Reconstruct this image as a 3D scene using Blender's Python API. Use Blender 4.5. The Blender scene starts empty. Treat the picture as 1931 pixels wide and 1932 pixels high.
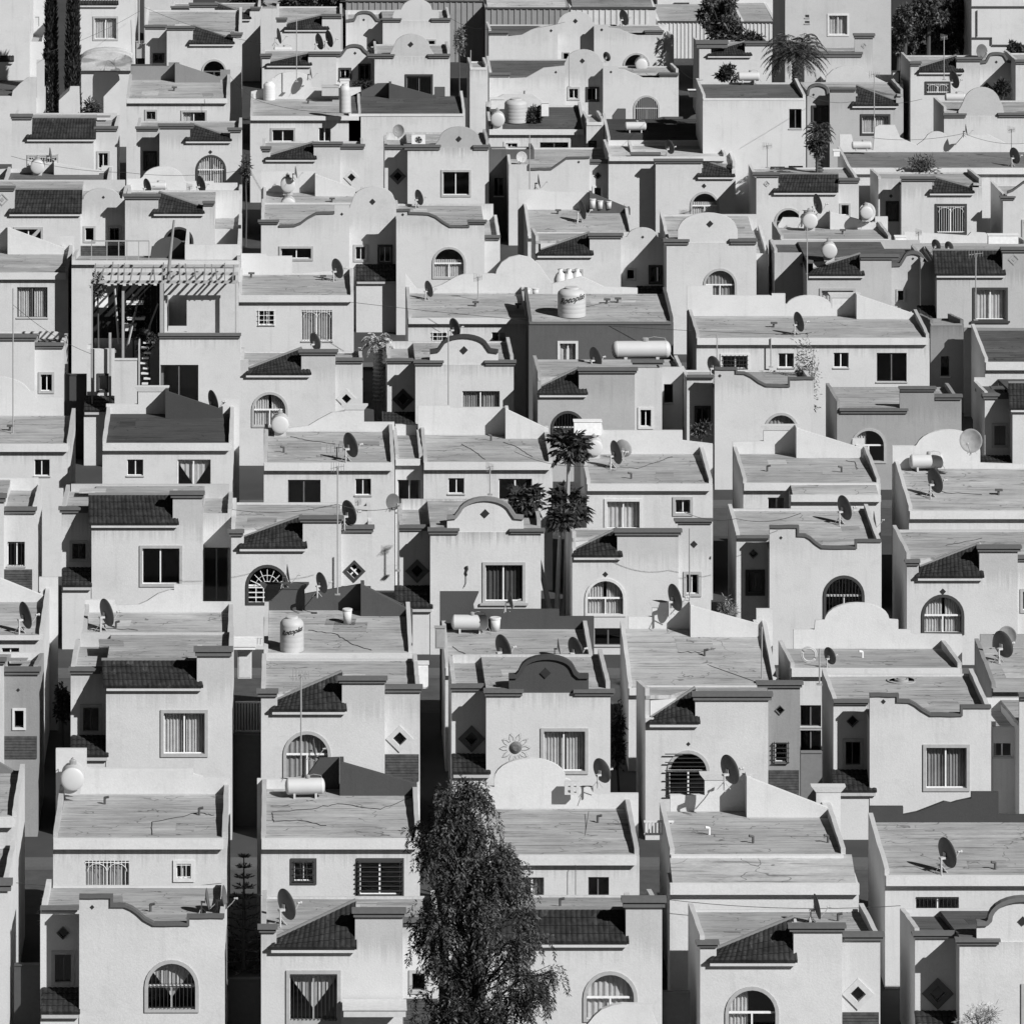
import bpy, math, random
from mathutils import Vector
from mathutils.geometry import tessellate_polygon
random.seed(7)
S = bpy.context.scene
COL = S.collection
# ---------------------------------------------------------------- survey of the place
# The hillside was surveyed from one station 70 m up with a 216 mm lens: a reading (tile, x, y)
# together with the distance Y of a facade gives a point of that facade in metres.
FL, CX, HY, H = 12300.0, 600.0, -1670.0, 70.0
K = 700 / 1931
T = dict(a=(0, 1500), b=(680, 1500), c=(1347, 1500), d=(0, 1080), e=(680, 1080), f=(1347, 1080),
         g=(0, 700), h=(680, 700), i=(1347, 700), j=(0, 350), k=(680, 350), l=(1347, 350),
         m=(0, 0), n=(680, 0), o=(1347, 0))
def X(t, x, Y): return (T[t][0] + x * K - CX) * Y / FL
def Z(t, y, Y): return H - (T[t][1] + y * K - HY) * Y / FL
def arc(x0, x1, yb, yt, n=14):
    xc, rx = (x0 + x1) / 2, (x1 - x0) / 2
    return [(xc - rx * math.cos(math.pi * k / n), yb - (yb - yt) * math.sin(math.pi * k / n)) for k in range(n + 1)]

# ---------------------------------------------------------------- materials (black and white place: greys only)
MATS = {}
ALB = .71
def nodes(name):
    m = bpy.data.materials.new(name); m.use_nodes = True
    nt = m.node_tree; b = nt.nodes['Principled BSDF']
    return m, nt, b
def N(nt, kind, **kw):
    n = nt.nodes.new(kind)
    for k_, v_ in kw.items():
        if k_.startswith('i_'): n.inputs[k_[2:].replace('_', ' ')].default_value = v_
        else: setattr(n, k_, v_)
    return n
def coords(nt, scale, jitter=True):
    tc = N(nt, 'ShaderNodeTexCoord'); mp = N(nt, 'ShaderNodeMapping'); mp.inputs['Scale'].default_value = scale
    nt.links.new(tc.outputs['Object'], mp.inputs['Vector'])
    if jitter:
        oi = N(nt, 'ShaderNodeObjectInfo'); ml = N(nt, 'ShaderNodeMath', operation='MULTIPLY'); ml.inputs[1].default_value = 90
        nt.links.new(oi.outputs['Random'], ml.inputs[0]); nt.links.new(ml.outputs[0], mp.inputs['Location'])
    return mp
def noise(nt, scale, sc=1.0, detail=4, rough=.55):
    mp = coords(nt, scale); n = N(nt, 'ShaderNodeTexNoise'); n.inputs['Scale'].default_value = sc
    n.inputs['Detail'].default_value = detail; n.inputs['Roughness'].default_value = rough
    nt.links.new(mp.outputs[0], n.inputs['Vector']); return n.outputs['Fac']
def remap(nt, sock, a, b, lo, hi):
    r = N(nt, 'ShaderNodeMapRange'); r.clamp = True
    for k_, v_ in zip(('From Min', 'From Max', 'To Min', 'To Max'), (a, b, lo, hi)): r.inputs[k_].default_value = v_
    nt.links.new(sock, r.inputs['Value']); return r.outputs['Result']
def mul(nt, *socks):
    cur = socks[0]
    for s in socks[1:]:
        m = N(nt, 'ShaderNodeMath', operation='MULTIPLY')
        nt.links.new(cur, m.inputs[0])
        if isinstance(s, (int, float)): m.inputs[1].default_value = s
        else: nt.links.new(s, m.inputs[1])
        cur = m.outputs[0]
    return cur
def grey(nt, b, sock):
    c = N(nt, 'ShaderNodeCombineColor')
    for k_ in range(3): nt.links.new(sock, c.inputs[k_])
    nt.links.new(c.outputs[0], b.inputs['Base Color'])
def bump(nt, b, sock, strength, dist):
    bp = N(nt, 'ShaderNodeBump'); bp.inputs['Strength'].default_value = strength; bp.inputs['Distance'].default_value = dist
    nt.links.new(sock, bp.inputs['Height']); nt.links.new(bp.outputs[0], b.inputs['Normal'])
def stucco(v, stain=None, force=.62):
    key = ('stucco', round(v, 2), stain, force)
    if key in MATS: return MATS[key]
    m, nt, b = nodes('stucco'); b.inputs['Roughness'].default_value = .9; b.inputs['Specular IOR Level'].default_value = .15
    big = remap(nt, noise(nt, (.45, .45, .45), 1, 4), .3, .72, 1.04, .94)
    streak = remap(nt, noise(nt, (3.2, 3.2, .22), 1, 5, .65), .56, .8, 1, .85)
    patch = remap(nt, noise(nt, (1.1, 1.1, 1.6), 1, 8, .75), .52, .7, 1.02, .93)
    fine = noise(nt, (14, 14, 14), 1, 5, .7)
    fac = [big, streak, patch, remap(nt, fine, .25, .75, .92, 1.08)]
    if stain:                                                # rain runs hanging down from the coping
        tc = N(nt, 'ShaderNodeTexCoord'); sx = N(nt, 'ShaderNodeSeparateXYZ'); nt.links.new(tc.outputs['Object'], sx.inputs[0])
        ln = N(nt, 'ShaderNodeMath', operation='MULTIPLY_ADD'); nt.links.new(noise(nt, (7, 7, .05), 1, 4, .7), ln.inputs[0]); ln.inputs[1].default_value = 2.6; nt.links.new(sx.outputs['Z'], ln.inputs[2])
        fac.append(remap(nt, ln.outputs[0], stain + .75, stain + 1.5, 1, force))
    grey(nt, b, mul(nt, *fac, v * ALB))
    bump(nt, b, fine, .5, .016)
    MATS[key] = m; return m
def roofing(v):
    v = v * 1.06 if v > .25 else v * .85
    key = ('roofing', round(v, 2))
    if key in MATS: return MATS[key]
    m, nt, b = nodes('roofing'); b.inputs['Roughness'].default_value = .93; b.inputs['Specular IOR Level'].default_value = .15
    big = remap(nt, noise(nt, (.3, .5, .5), 1, 5, .6), .3, .7, .78, 1.18)
    band = remap(nt, noise(nt, (.2, 2.9, 1), 1, 4, .6), .3, .7, .82, 1.12)
    seam_n = noise(nt, (.35, 7.5, 1), 1, 2, .5)
    seam = remap(nt, seam_n, .6, .67, 1, .55)
    wear = remap(nt, noise(nt, (.8, 2.4, 1), 1, 7, .72), .56, .68, 1, .66)
    pale = remap(nt, noise(nt, (.5, 1.5, 1), 1, 6, .7), .58, .7, 1, 1.3)
    fine = noise(nt, (5, 18, 9), 1, 5, .75)
    # sheet seams running across the roof, about half a metre apart
    tc = N(nt, 'ShaderNodeTexCoord'); sx = N(nt, 'ShaderNodeSeparateXYZ'); nt.links.new(tc.outputs['Object'], sx.inputs[0])
    wob = N(nt, 'ShaderNodeMath', operation='MULTIPLY_ADD'); nt.links.new(noise(nt, (.3, .3, .3), 1, 3), wob.inputs[0]); wob.inputs[1].default_value = .35
    nt.links.new(sx.outputs['Y'], wob.inputs[2])
    dv = N(nt, 'ShaderNodeMath', operation='DIVIDE'); nt.links.new(wob.outputs[0], dv.inputs[0]); dv.inputs[1].default_value = .62
    fr = N(nt, 'ShaderNodeMath', operation='FRACT'); nt.links.new(dv.outputs[0], fr.inputs[0])
    sheet = remap(nt, fr.outputs[0], 0, .1, .6, 1)
    mixs = N(nt, 'ShaderNodeMath', operation='MAXIMUM'); nt.links.new(sheet, mixs.inputs[0])
    nt.links.new(remap(nt, noise(nt, (.5, 1.3, 1), 1, 2), .42, .62, .6, 1), mixs.inputs[1])
    vo = N(nt, 'ShaderNodeTexVoronoi', feature='DISTANCE_TO_EDGE'); vo.inputs['Scale'].default_value = 1; mp = coords(nt, (.28, .5, .3))
    wn = N(nt, 'ShaderNodeTexNoise'); wn.inputs['Scale'].default_value = 2.2; nt.links.new(mp.outputs[0], wn.inputs['Vector']); ad = N(nt, 'ShaderNodeVectorMath', operation='ADD'); nt.links.new(mp.outputs[0], ad.inputs[0]); nt.links.new(wn.outputs['Color'], ad.inputs[1]); nt.links.new(ad.outputs[0], vo.inputs['Vector'])
    mc = N(nt, 'ShaderNodeMath', operation='MAXIMUM'); nt.links.new(remap(nt, vo.outputs['Distance'], .004, .011, .45, 1), mc.inputs[0]); nt.links.new(remap(nt, noise(nt, (.35, .35, .35), 1, 2), .5, .56, .4, 1), mc.inputs[1])
    grey(nt, b, mul(nt, big, band, seam, wear, pale, mc.outputs[0], mixs.outputs[0], remap(nt, fine, .25, .75, .84, 1.16), v))
    bump(nt, b, fine, .5, .03)
    MATS[key] = m; return m
def plain(name, v, rough=.6, metal=0, var=.12, spec=.3, sc=6):
    key = (name, round(v, 3))
    if key in MATS: return MATS[key]
    m, nt, b = nodes(name); b.inputs['Roughness'].default_value = rough; b.inputs['Metallic'].default_value = metal
    b.inputs['Specular IOR Level'].default_value = spec
    n = noise(nt, (sc, sc, sc), 1, 5, .65)
    grey(nt, b, mul(nt, remap(nt, n, .25, .75, 1 - var, 1 + var), v))
    MATS[key] = m; return m
def tilemat(v=.021):
    key = ('clay_tile', v)
    if key in MATS: return MATS[key]
    m, nt, b = nodes('clay_tile'); b.inputs['Roughness'].default_value = .85; b.inputs['Specular IOR Level'].default_value = .2
    a = remap(nt, noise(nt, (5, 5, 5), 1, 3, .6), .3, .7, .65, 1.35)
    c = remap(nt, noise(nt, (.6, 3, 3), 1, 4, .6), .35, .7, .8, 1.3)
    vo = N(nt, 'ShaderNodeTexVoronoi'); vo.inputs['Scale'].default_value = 1; nt.links.new(coords(nt, (4.8, 2.6, 2.6)).outputs[0], vo.inputs['Vector'])
    sc_ = N(nt, 'ShaderNodeSeparateColor'); nt.links.new(vo.outputs['Color'], sc_.inputs[0])
    grey(nt, b, mul(nt, a, c, remap(nt, sc_.outputs[0], 0, 1, .75, 1.3), remap(nt, sc_.outputs[1], .95, .98, 1, 1.8), v)); MATS[key] = m; return m
def glassmat():
    if 'glass' in MATS: return MATS['glass']
    m = bpy.data.materials.new('window_glass'); m.use_nodes = True; nt = m.node_tree; nt.nodes.clear()
    o = N(nt, 'ShaderNodeOutputMaterial'); mx = N(nt, 'ShaderNodeMixShader'); tr = N(nt, 'ShaderNodeBsdfTransparent'); gl = N(nt, 'ShaderNodeBsdfGlossy')
    tr.inputs[0].default_value = (.82, .82, .82, 1); gl.inputs['Roughness'].default_value = .04; gl.inputs[0].default_value = (.8, .8, .8, 1)
    fr = N(nt, 'ShaderNodeLayerWeight'); fr.inputs[0].default_value = .25
    nt.links.new(remap(nt, fr.outputs['Facing'], .0, 1, .09, .6), mx.inputs[0]); nt.links.new(tr.outputs[0], mx.inputs[1]); nt.links.new(gl.outputs[0], mx.inputs[2])
    nt.links.new(mx.outputs[0], o.inputs[0]); MATS['glass'] = m; return m
def leafmat(name, v):
    key = (name, v)
    if key in MATS: return MATS[key]
    m, nt, b = nodes(name); b.inputs['Roughness'].default_value = .65; b.inputs['Specular IOR Level'].default_value = .3
    n = noise(nt, (1.1, 1.1, 1.1), 1, 4, .7); g = N(nt, 'ShaderNodeNewGeometry')
    grey(nt, b, mul(nt, remap(nt, n, .3, .7, .5, 1.5), remap(nt, g.outputs['Random Per Island'], .2, 1, .35, 2.4), v))
    tr = N(nt, 'ShaderNodeBsdfTranslucent'); tr.inputs[0].default_value = (v * 1.2,) * 3 + (1,)
    mx = N(nt, 'ShaderNodeMixShader'); mx.inputs[0].default_value = .15; o = nt.nodes['Material Output']
    nt.links.new(b.outputs[0], mx.inputs[1]); nt.links.new(tr.outputs[0], mx.inputs[2]); nt.links.new(mx.outputs[0], o.inputs[0])
    MATS[key] = m; return m
PAINT = lambda v: plain('painted_trim', v, .8, 0, .12, .2)
WHITE_METAL = lambda: plain('white_metal', .72, .45)
DARK_METAL = lambda: plain('dark_metal', .035, .5)
FABRIC = lambda v=.62: plain('curtain_fabric', v, .95, 0, .15, .1, 3)

# ---------------------------------------------------------------- mesh builder
class M:
    def __init__(self): self.v = []; self.f = []
    def add(self, vs, fs):
        o = len(self.v); self.v += [tuple(p) for p in vs]; self.f += [tuple(i + o for i in q) for q in fs]
    def box(self, x0, x1, y0, y1, z0, z1):
        self.hexa([(x0, y0, z0), (x1, y0, z0), (x1, y1, z0), (x0, y1, z0), (x0, y0, z1), (x1, y0, z1), (x1, y1, z1), (x0, y1, z1)])
    def hexa(self, p):
        self.add(p, [(0, 3, 2, 1), (4, 5, 6, 7), (0, 1, 5, 4), (1, 2, 6, 5), (2, 3, 7, 6), (3, 0, 4, 7)])
    def slab(self, x0, x1, ya, yb, zba, zta, zbb, ztb):
        if yb - ya > 3.5 and x1 - x0 < .5:
            n = 9; rn = random.Random(int(x0 * 997 + ya * 13)); cols = []
            for k in range(n + 1):
                f = k / n; y = ya + (yb - ya) * f; z = zta + (ztb - zta) * f + (rn.uniform(-.022, .022) if 0 < k < n else 0); dx = rn.uniform(-.012, .012) if 0 < k < n else 0
                zb = zba + (zbb - zba) * f; cols.append([(x0, y, zb), (x1, y, zb), (x1 + dx, y, z), (x0 + dx, y, z)])
            fs = [(0, 1, 2, 3), tuple(4 * n + q for q in (3, 2, 1, 0))]
            for k in range(n):
                for q in range(4): a, b = 4 * k + q, 4 * k + (q + 1) % 4; fs.append((b, a, a + 4, b + 4))
            self.add([p for c in cols for p in c], fs); return
        self.slab0(x0, x1, ya, yb, zba, zta, zbb, ztb)
    def slab0(self, x0, x1, ya, yb, zba, zta, zbb, ztb):      # a wall running in depth with a sloping top
        self.hexa([(x0, ya, zba), (x1, ya, zba), (x1, yb, zbb), (x0, yb, zbb), (x0, ya, zta), (x1, ya, zta), (x1, yb, ztb), (x0, yb, ztb)])
    def prism(self, poly, y0, y1, holes=()):                  # an (x, z) outline, with holes, given thickness in depth
        loops = [clean(poly)] + [clean(h_) for h_ in holes]
        flat = [p for l_ in loops for p in l_]; n = len(flat)
        tris = tessellate_polygon([[Vector((p[0], p[1], 0)) for p in l_] for l_ in loops])
        vs = [(p[0], y0, p[1]) for p in flat] + [(p[0], y1, p[1]) for p in flat]
        fs = []
        for tr in tris:
            a, b, c = (flat[i] for i in tr)
            ar = (b[0] - a[0]) * (c[1] - a[1]) - (c[0] - a[0]) * (b[1] - a[1])
            if abs(ar) < 1e-9: continue
            q = tuple(tr) if ar > 0 else tuple(reversed(tr))
            fs.append(q); fs.append(tuple(i + n for i in reversed(q)))
        o = 0
        for li, l_ in enumerate(loops):
            area = sum(l_[k][0] * l_[(k + 1) % len(l_)][1] - l_[(k + 1) % len(l_)][0] * l_[k][1] for k in range(len(l_)))
            fwd = (area > 0) == (li == 0)
            for k in range(len(l_)):
                a, b = o + k, o + (k + 1) % len(l_)
                fs.append((b, a, a + n, b + n) if fwd else (a, b, b + n, a + n))
            o += len(l_)
        self.add(vs, fs)
    def sheet(self, poly, y): self.add([(p[0], y, p[1]) for p in clean(poly)], [tuple(range(len(clean(poly))))])
    def sweep(self, line, y0, y1, up, down):                  # a moulding along an (x, z) line
        line = uneven(line)
        n = len(line); ring = []
        for k in range(n):
            ds = []
            if k > 0: ds.append((line[k][0] - line[k - 1][0], line[k][1] - line[k - 1][1]))
            if k < n - 1: ds.append((line[k + 1][0] - line[k][0], line[k + 1][1] - line[k][1]))
            ns = []
            for d in ds:
                l_ = math.hypot(*d) or 1; ns.append((-d[1] / l_, d[0] / l_))
            nx, nz = sum(q[0] for q in ns) / len(ns), sum(q[1] for q in ns) / len(ns)
            l_ = nx * nx + nz * nz; l_ = max(l_, .4); nx, nz = nx / l_, nz / l_
            o = (line[k][0] + nx * up, line[k][1] + nz * up); i_ = (line[k][0] - nx * down, line[k][1] - nz * down)
            ring.append([(o[0], y0, o[1]), (o[0], y1, o[1]), (i_[0], y1, i_[1]), (i_[0], y0, i_[1])])
        vs = [p for r in ring for p in r]; fs = []
        for k in range(n - 1):
            for q in range(4):
                a, b = 4 * k + q, 4 * k + (q + 1) % 4
                fs.append((a, a + 4, b + 4, b))
        fs += [(0, 1, 2, 3), tuple(4 * (n - 1) + q for q in (3, 2, 1, 0))]
        self.add(vs, fs)
    def tube(self, path, r, n=6, r1=None):
        r1 = r if r1 is None else r1; pts = [Vector(p) for p in path]; rings = []
        for k, p in enumerate(pts):
            d = (pts[min(k + 1, len(pts) - 1)] - pts[max(k - 1, 0)]).normalized()
            u = d.cross(Vector((0, 0, 1)) if abs(d.z) < .9 else Vector((1, 0, 0))).normalized(); w = d.cross(u)
            rr = r + (r1 - r) * k / max(1, len(pts) - 1)
            rings.append([p + (u * math.cos(2 * math.pi * q / n) + w * math.sin(2 * math.pi * q / n)) * rr for q in range(n)])
        vs = [p for g in rings for p in g]; fs = []
        for k in range(len(pts) - 1):
            for q in range(n):
                a, b = k * n + q, k * n + (q + 1) % n
                fs.append((a, b, b + n, a + n))
        fs += [tuple(reversed(range(n))), tuple((len(pts) - 1) * n + q for q in range(n))]
        self.add(vs, fs)
    def lathe(self, prof, c=(0, 0, 0), axis='z', n=20):       # prof: (radius, along)
        vs = []; fs = []
        for r, h in prof:
            for q in range(n):
                a = 2 * math.pi * q / n; p, s = r * math.cos(a), r * math.sin(a)
                v = {'z': (p, s, h), 'x': (h, p, s), 'y': (s, h, p)}[axis]
                vs.append((c[0] + v[0], c[1] + v[1], c[2] + v[2]))
        for k in range(len(prof) - 1):
            for q in range(n):
                a, b = k * n + q, k * n + (q + 1) % n
                fs.append((a, b, b + n, a + n))
        if prof[0][0] > 1e-6: fs.append(tuple(reversed(range(n))))
        if prof[-1][0] > 1e-6: fs.append(tuple((len(prof) - 1) * n + q for q in range(n)))
        self.add(vs, fs)
    def leaf(self, p, d, l_, w):                              # one pointed leaf
        d = d.normalized(); u = d.cross(Vector((random.uniform(-1, 1), random.uniform(-1, 1), random.uniform(-1, 1)))).normalized()
        m_ = p + d * l_ * .45
        self.add([p, m_ + u * w, p + d * l_, m_ - u * w], [(0, 1, 2, 3)])
    def build(self, name, mat, parent=None, org=None, smooth=False):
        if not self.v: return None
        me = bpy.data.meshes.new(name)
        og = org if org is not None else (parent['_o'] if parent is not None and '_o' in parent else (0, 0, 0))
        me.from_pydata([(a - og[0], b - og[1], c - og[2]) for a, b, c in self.v], [], self.f); me.validate(); me.update()
        if smooth:
            me.polygons.foreach_set('use_smooth', [True] * len(me.polygons))
        me.materials.append(mat)
        o = bpy.data.objects.new(name, me); COL.objects.link(o)
        if parent is not None: o.parent = parent
        else: o.location = og
        return o
def uneven(line):
    rn = random.Random(int(line[0][0] * 911 + line[0][1] * 77)); r = [line[0]]
    for a, b in zip(line, line[1:]):
        L_ = math.hypot(b[0] - a[0], b[1] - a[1]); n = max(1, int(L_ / .35))
        for k in range(1, n): r.append((a[0] + (b[0] - a[0]) * k / n, a[1] + (b[1] - a[1]) * k / n + rn.uniform(-.014, .014)))
        r.append(b)
    return r
def clean(l_):
    r = []
    for p in l_:
        if not r or abs(p[0] - r[-1][0]) + abs(p[1] - r[-1][1]) > 1e-5: r.append((p[0], p[1]))
    if abs(r[0][0] - r[-1][0]) + abs(r[0][1] - r[-1][1]) < 1e-5: r.pop()
    return r
ORG = {}
def thing(name, label, cat, loc, group=None, kind=None):
    o = bpy.data.objects.new(name, None); COL.objects.link(o); o.location = loc; o.empty_display_size = .3
    tag(o, label, cat, group, kind); ORG[o.name] = loc; return o
def tag(o, label=None, cat=None, group=None, kind=None):
    for k_, v_ in (('label', label), ('category', cat), ('group', group), ('kind', kind)):
        if v_: o[k_] = v_
    return o
def root_of(o):
    while o.parent is not None: o = o.parent
    return o
def part(mb, name, mat, par, smooth=False):
    if not mb.v: return None
    return mb.build(name, mat, par, ORG[root_of(par).name], smooth)

# ---------------------------------------------------------------- openings
def boxpoly(x0, x1, z0, z1): return [(x0, z0), (x1, z0), (x1, z1), (x0, z1)]
def archpoly(x0, x1, z0, z1, n=14):
    xc, r = (x0 + x1) / 2, (x1 - x0) / 2; rz = min(r, (z1 - z0) * .8)
    return [(x0, z0), (x1, z0)] + [(xc + r * math.cos(math.pi * k / n), z1 - rz + rz * math.sin(math.pi * k / n)) for k in range(n + 1)]
def grown(poly, d):
    cx = (min(p[0] for p in poly) + max(p[0] for p in poly)) / 2; cz = (min(p[1] for p in poly) + max(p[1] for p in poly)) / 2
    w = max(p[0] for p in poly) - cx; h = max(p[1] for p in poly) - cz
    return [(cx + (p[0] - cx) * (w + d) / w, cz + (p[1] - cz) * (h + d) / h) for p in poly]
def drape(mb, x0, x1, z0, z1, y, folds=.13):
    n = max(6, int((x1 - x0) / folds * 4)); vs = []
    ph = random.uniform(0, 6)
    for k in range(n + 1):
        x = x0 + (x1 - x0) * k / n; yy = y + .035 * math.sin(k * math.pi / 2 + ph + .5 * math.sin(k * .7))
        vs += [(x, yy, z0), (x, yy, z1)]
    mb.add(vs, [(2 * k, 2 * k + 2, 2 * k + 3, 2 * k + 1) for k in range(n)])
def window(par, t, w, y):
    """Builds one opening on the plane y and returns the hole it needs in the wall (or None)."""
    k = w[0]
    if k == 'p':                                              # small glazed diamond plaque set into the parapet
        x, z, r = X(t, w[1], y), Z(t, w[2], y), w[3] * K * y / FL
        m = M(); m.prism([(x - r, z), (x, z - r), (x + r, z), (x, z + r)], y - .012, y + .05)
        part(m, 'plaque', plain('dark_ceramic', .03, .4), par); return None
    if k == 'o':                                              # outline-only diamond ornament
        x, z, r = X(t, w[1], y), Z(t, w[2], y), w[3] * K * y / FL
        dm = lambda q: [(x - q, z), (x, z - q), (x + q, z), (x, z + q)]
        m = M(); m.prism(dm(r), y - .03, y + .05, [dm(r * .72)]); m.prism(dm(r * .4), y - .02, y + .05)
        part(m, 'ornament', PAINT(.3), par); return None
    if k == 'd':
        st = w[5] if len(w) > 5 else ''
        x, z, R_, r = X(t, w[1], y), Z(t, w[2], y), w[3] * K * y / FL, w[4] * K * y / FL
        dm = lambda q: [(x - q, z), (x, z - q), (x + q, z), (x, z + q)]
        if 'K' in st: fv = .05
        elif 'k' in st: fv = .12
        else: fv = .5
        m = M(); m.prism(dm(R_), y - .05, y + .03, [dm(r - .004)])
        win = part(m, 'diamond_window', PAINT(fv), par)
        m = M(); m.sheet(dm(r + .006), y + .13); part(m, 'pane', glassmat(), win)
        m = M(); m.prism(dm(r + .02), y + .205, y + .24); part(m, 'blind', plain('dark_blind', .02, .7), win)
        if '4' in st:
            m = M(); b = r * .13
            for sx in (1, -1): m.prism([(x - sx * r * .5 - b, z - r * .5), (x - sx * r * .5 + b, z - r * .5), (x + sx * r * .5 + b, z + r * .5), (x + sx * r * .5 - b, z + r * .5)], y + .02 + .02 * sx, y + .05 + .02 * sx)
            part(m, 'muntin', WHITE_METAL(), win)
        return dm(r)
    _, x0, y0, x1, y1 = w[:5]; st = w[5] if len(w) > 5 else ''
    X0, X1, Z0, Z1 = X(t, x0, y), X(t, x1, y), Z(t, y1, y), Z(t, y0, y)
    fw = 0 if 'n' in st else min(.13, .16 * (X1 - X0))
    if k == 'a': outer = archpoly(X0, X1, Z0, Z1); inner = archpoly(X0 + fw, X1 - fw, Z0 + fw * .8, Z1 - fw)
    else: outer = boxpoly(X0, X1, Z0, Z1); inner = boxpoly(X0 + fw, X1 - fw, Z0 + fw, Z1 - fw)
    if 'n' in st: inner = outer
    a0, a1, b0, b1 = min(p[0] for p in inner), max(p[0] for p in inner), min(p[1] for p in inner), max(p[1] for p in inner)
    m = M()
    if 'n' in st: m.box(a0 - .05, a1 + .05, y - .05, y + .06, b0 - .07, b0 - .004)
    else: m.prism(outer, y - .05, y + .03, [grown(inner, -.004)])
    if 's' in st: m.box(X0 - .12, X1 + .12, y - .12, y - .052, Z0 - .06, Z0 + .05)
    fv = .05 if 'k' in st else (.56 if 'w' in st else .36)
    win = part(m, 'arched_window' if k == 'a' else 'window', PAINT(fv), par)
    # sash
    m = M(); sw = .024 if (a1 - a0) < .8 else .032
    if k == 'r':
        m.prism(boxpoly(a0, a1, b0, b1), y + .1, y + .15, [boxpoly(a0 + sw, a1 - sw, b0 + sw, b1 - sw)])
        xm = (a0 + a1) / 2 + random.uniform(-.03, .03)
        if (a1 - a0) > .55: m.box(xm - sw, xm + sw, y + .094, y + .156, b0 + sw, b1 - sw)
    else:
        rz = min((a1 - a0) / 2, (b1 - b0) * .8); zt = b1 - rz * (1.0 if b1 - rz > b0 + .3 else .6); xm = (a0 + a1) / 2
        m.box(a0, a1, y + .094, y + .156, zt - sw * 1.2, zt + sw * 1.2)
        if zt - b0 > .12: m.box(xm - sw, xm + sw, y + .096, y + .154, b0, zt - sw * 1.2)
    part(m, 'sash', WHITE_METAL() if 'D' not in st else plain('bronze_metal', .12, .5), win)
    m = M(); m.sheet(grown(inner, .006), y + .125); part(m, 'pane', glassmat(), win)
    # curtains inside
    m = M()
    if 'c' in st: drape(m, a0 + .02, a0 + (a1 - a0) * random.uniform(.44, .5), b0 - .1, b1 + .1, y + .28); drape(m, a0 + (a1 - a0) * random.uniform(.52, .58), a1, b0 - .1, b1 + .1, y + .29)
    elif 'l' in st: drape(m, a0, a0 + (a1 - a0) * .42, b0 - .1, b1 + .1, y + .28)
    elif 'f' in st: drape(m, a0, a1, b0 - .1, b1 + .1, y + .28, .2)
    elif 'v' in st:
        for sx in (0, 1):
            xa = a0 if sx == 0 else a1; xb = (a0 + a1) / 2; n = 10; vs = []
            for q in range(n + 1):
                s = q / n; vs += [(xa + (xb - xa) * s, y + .27 + .025 * math.sin(q * 2.1), b1 - (b1 - b0) * (.1 + .68 * s)), (xa + (xb - xa) * s, y + .27 + .025 * math.sin(q * 2.1), b1 + .1)]
            m.add(vs, [(2 * q, 2 * q + 2, 2 * q + 3, 2 * q + 1) for q in range(n)])
    elif 'q' in st:                                           # curtain on the lower half only
        drape(m, a0, a1, b0 - .1, b0 + (b1 - b0) * .6, y + .28)
    part(m, 'curtain', FABRIC(.12 if 'z' in st else .4 if 'y' in st else .66), win)
    # ironwork outside
    m = M(); gv = WHITE_METAL()
    if 'g' in st or 'G' in st:
        n = max(3, int((a1 - a0) / .14))
        for q in range(1, n):
            x = a0 + (a1 - a0) * q / n; zt = b1
            if k == 'a':
                rr = (a1 - a0) / 2; rz = min(rr, (b1 - b0) * .8); zt = b1 - rz + rz * math.sqrt(max(0, 1 - ((x - (a0 + a1) / 2) / rr) ** 2))
            m.box(x - .011, x + .011, y - .02, y + .004, b0, zt)
        for zz in ((b0 + .06, b0 + (b1 - b0) * .55) if k == 'a' else (b0 + .06, b1 - .06)): m.box(a0, a1, y - .026, y - .002, zz - .012, zz + .012)
        if 'G' in st: gv = DARK_METAL()
        elif k == 'r' and (a1 - a0) > 1:
            for sx in (0, 1):
                c_ = a0 + (a1 - a0) * (.27 + .46 * sx); rr = (a1 - a0) * .22
                m.tube([(c_ + rr * math.cos(math.pi * q / 10), y - .045, b1 - .1 - rr * .8 + rr * .8 * math.sin(math.pi * q / 10)) for q in range(11)], .013, 5)
    if 'B' in st:
        nx, nz = max(2, int((a1 - a0) / .22)), max(2, int((b1 - b0) / .22))
        for q in range(0, nx + 1): m.box(a0 + (a1 - a0) * q / nx - .014, a0 + (a1 - a0) * q / nx + .014, y - .07, y - .05, b0 - .05, b1 + .05)
        for q in range(0, nz + 1): m.box(a0 - .05, a1 + .05, y - .09, y - .071, b0 + (b1 - b0) * q / nz - .014, b0 + (b1 - b0) * q / nz + .014)
        gv = DARK_METAL() if 'W' not in st else WHITE_METAL()
    if 'h' in st:
        nz = max(4, int((b1 - b0) / .17))
        for q in range(nz + 1):
            zz = b0 + (b1 - b0) * q / nz; xa, xb = a0 - .1, a1 + .1
            if k == 'a':
                rr = (a1 - a0) / 2; rz = min(rr, (b1 - b0) * .8); u_ = max(0, (zz - (b1 - rz)) / rz); ch = rr * math.sqrt(max(0.02, 1 - u_ * u_)); xb = (a0 + a1) / 2 + ch; xa = a0 - .22 if q % 2 == 0 else (a0 + a1) / 2 - ch
            m.box(xa, xb, y - .16, y - .12, zz - .016, zz + .016)
        for x in (a0 - .06, a1 + .06): m.box(x - .015, x + .015, y - .12, y - .0505, b0 - .05, (b1 + .05) if k == 'r' else (b1 - (a1 - a0) / 2))
        gv = DARK_METAL()
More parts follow.
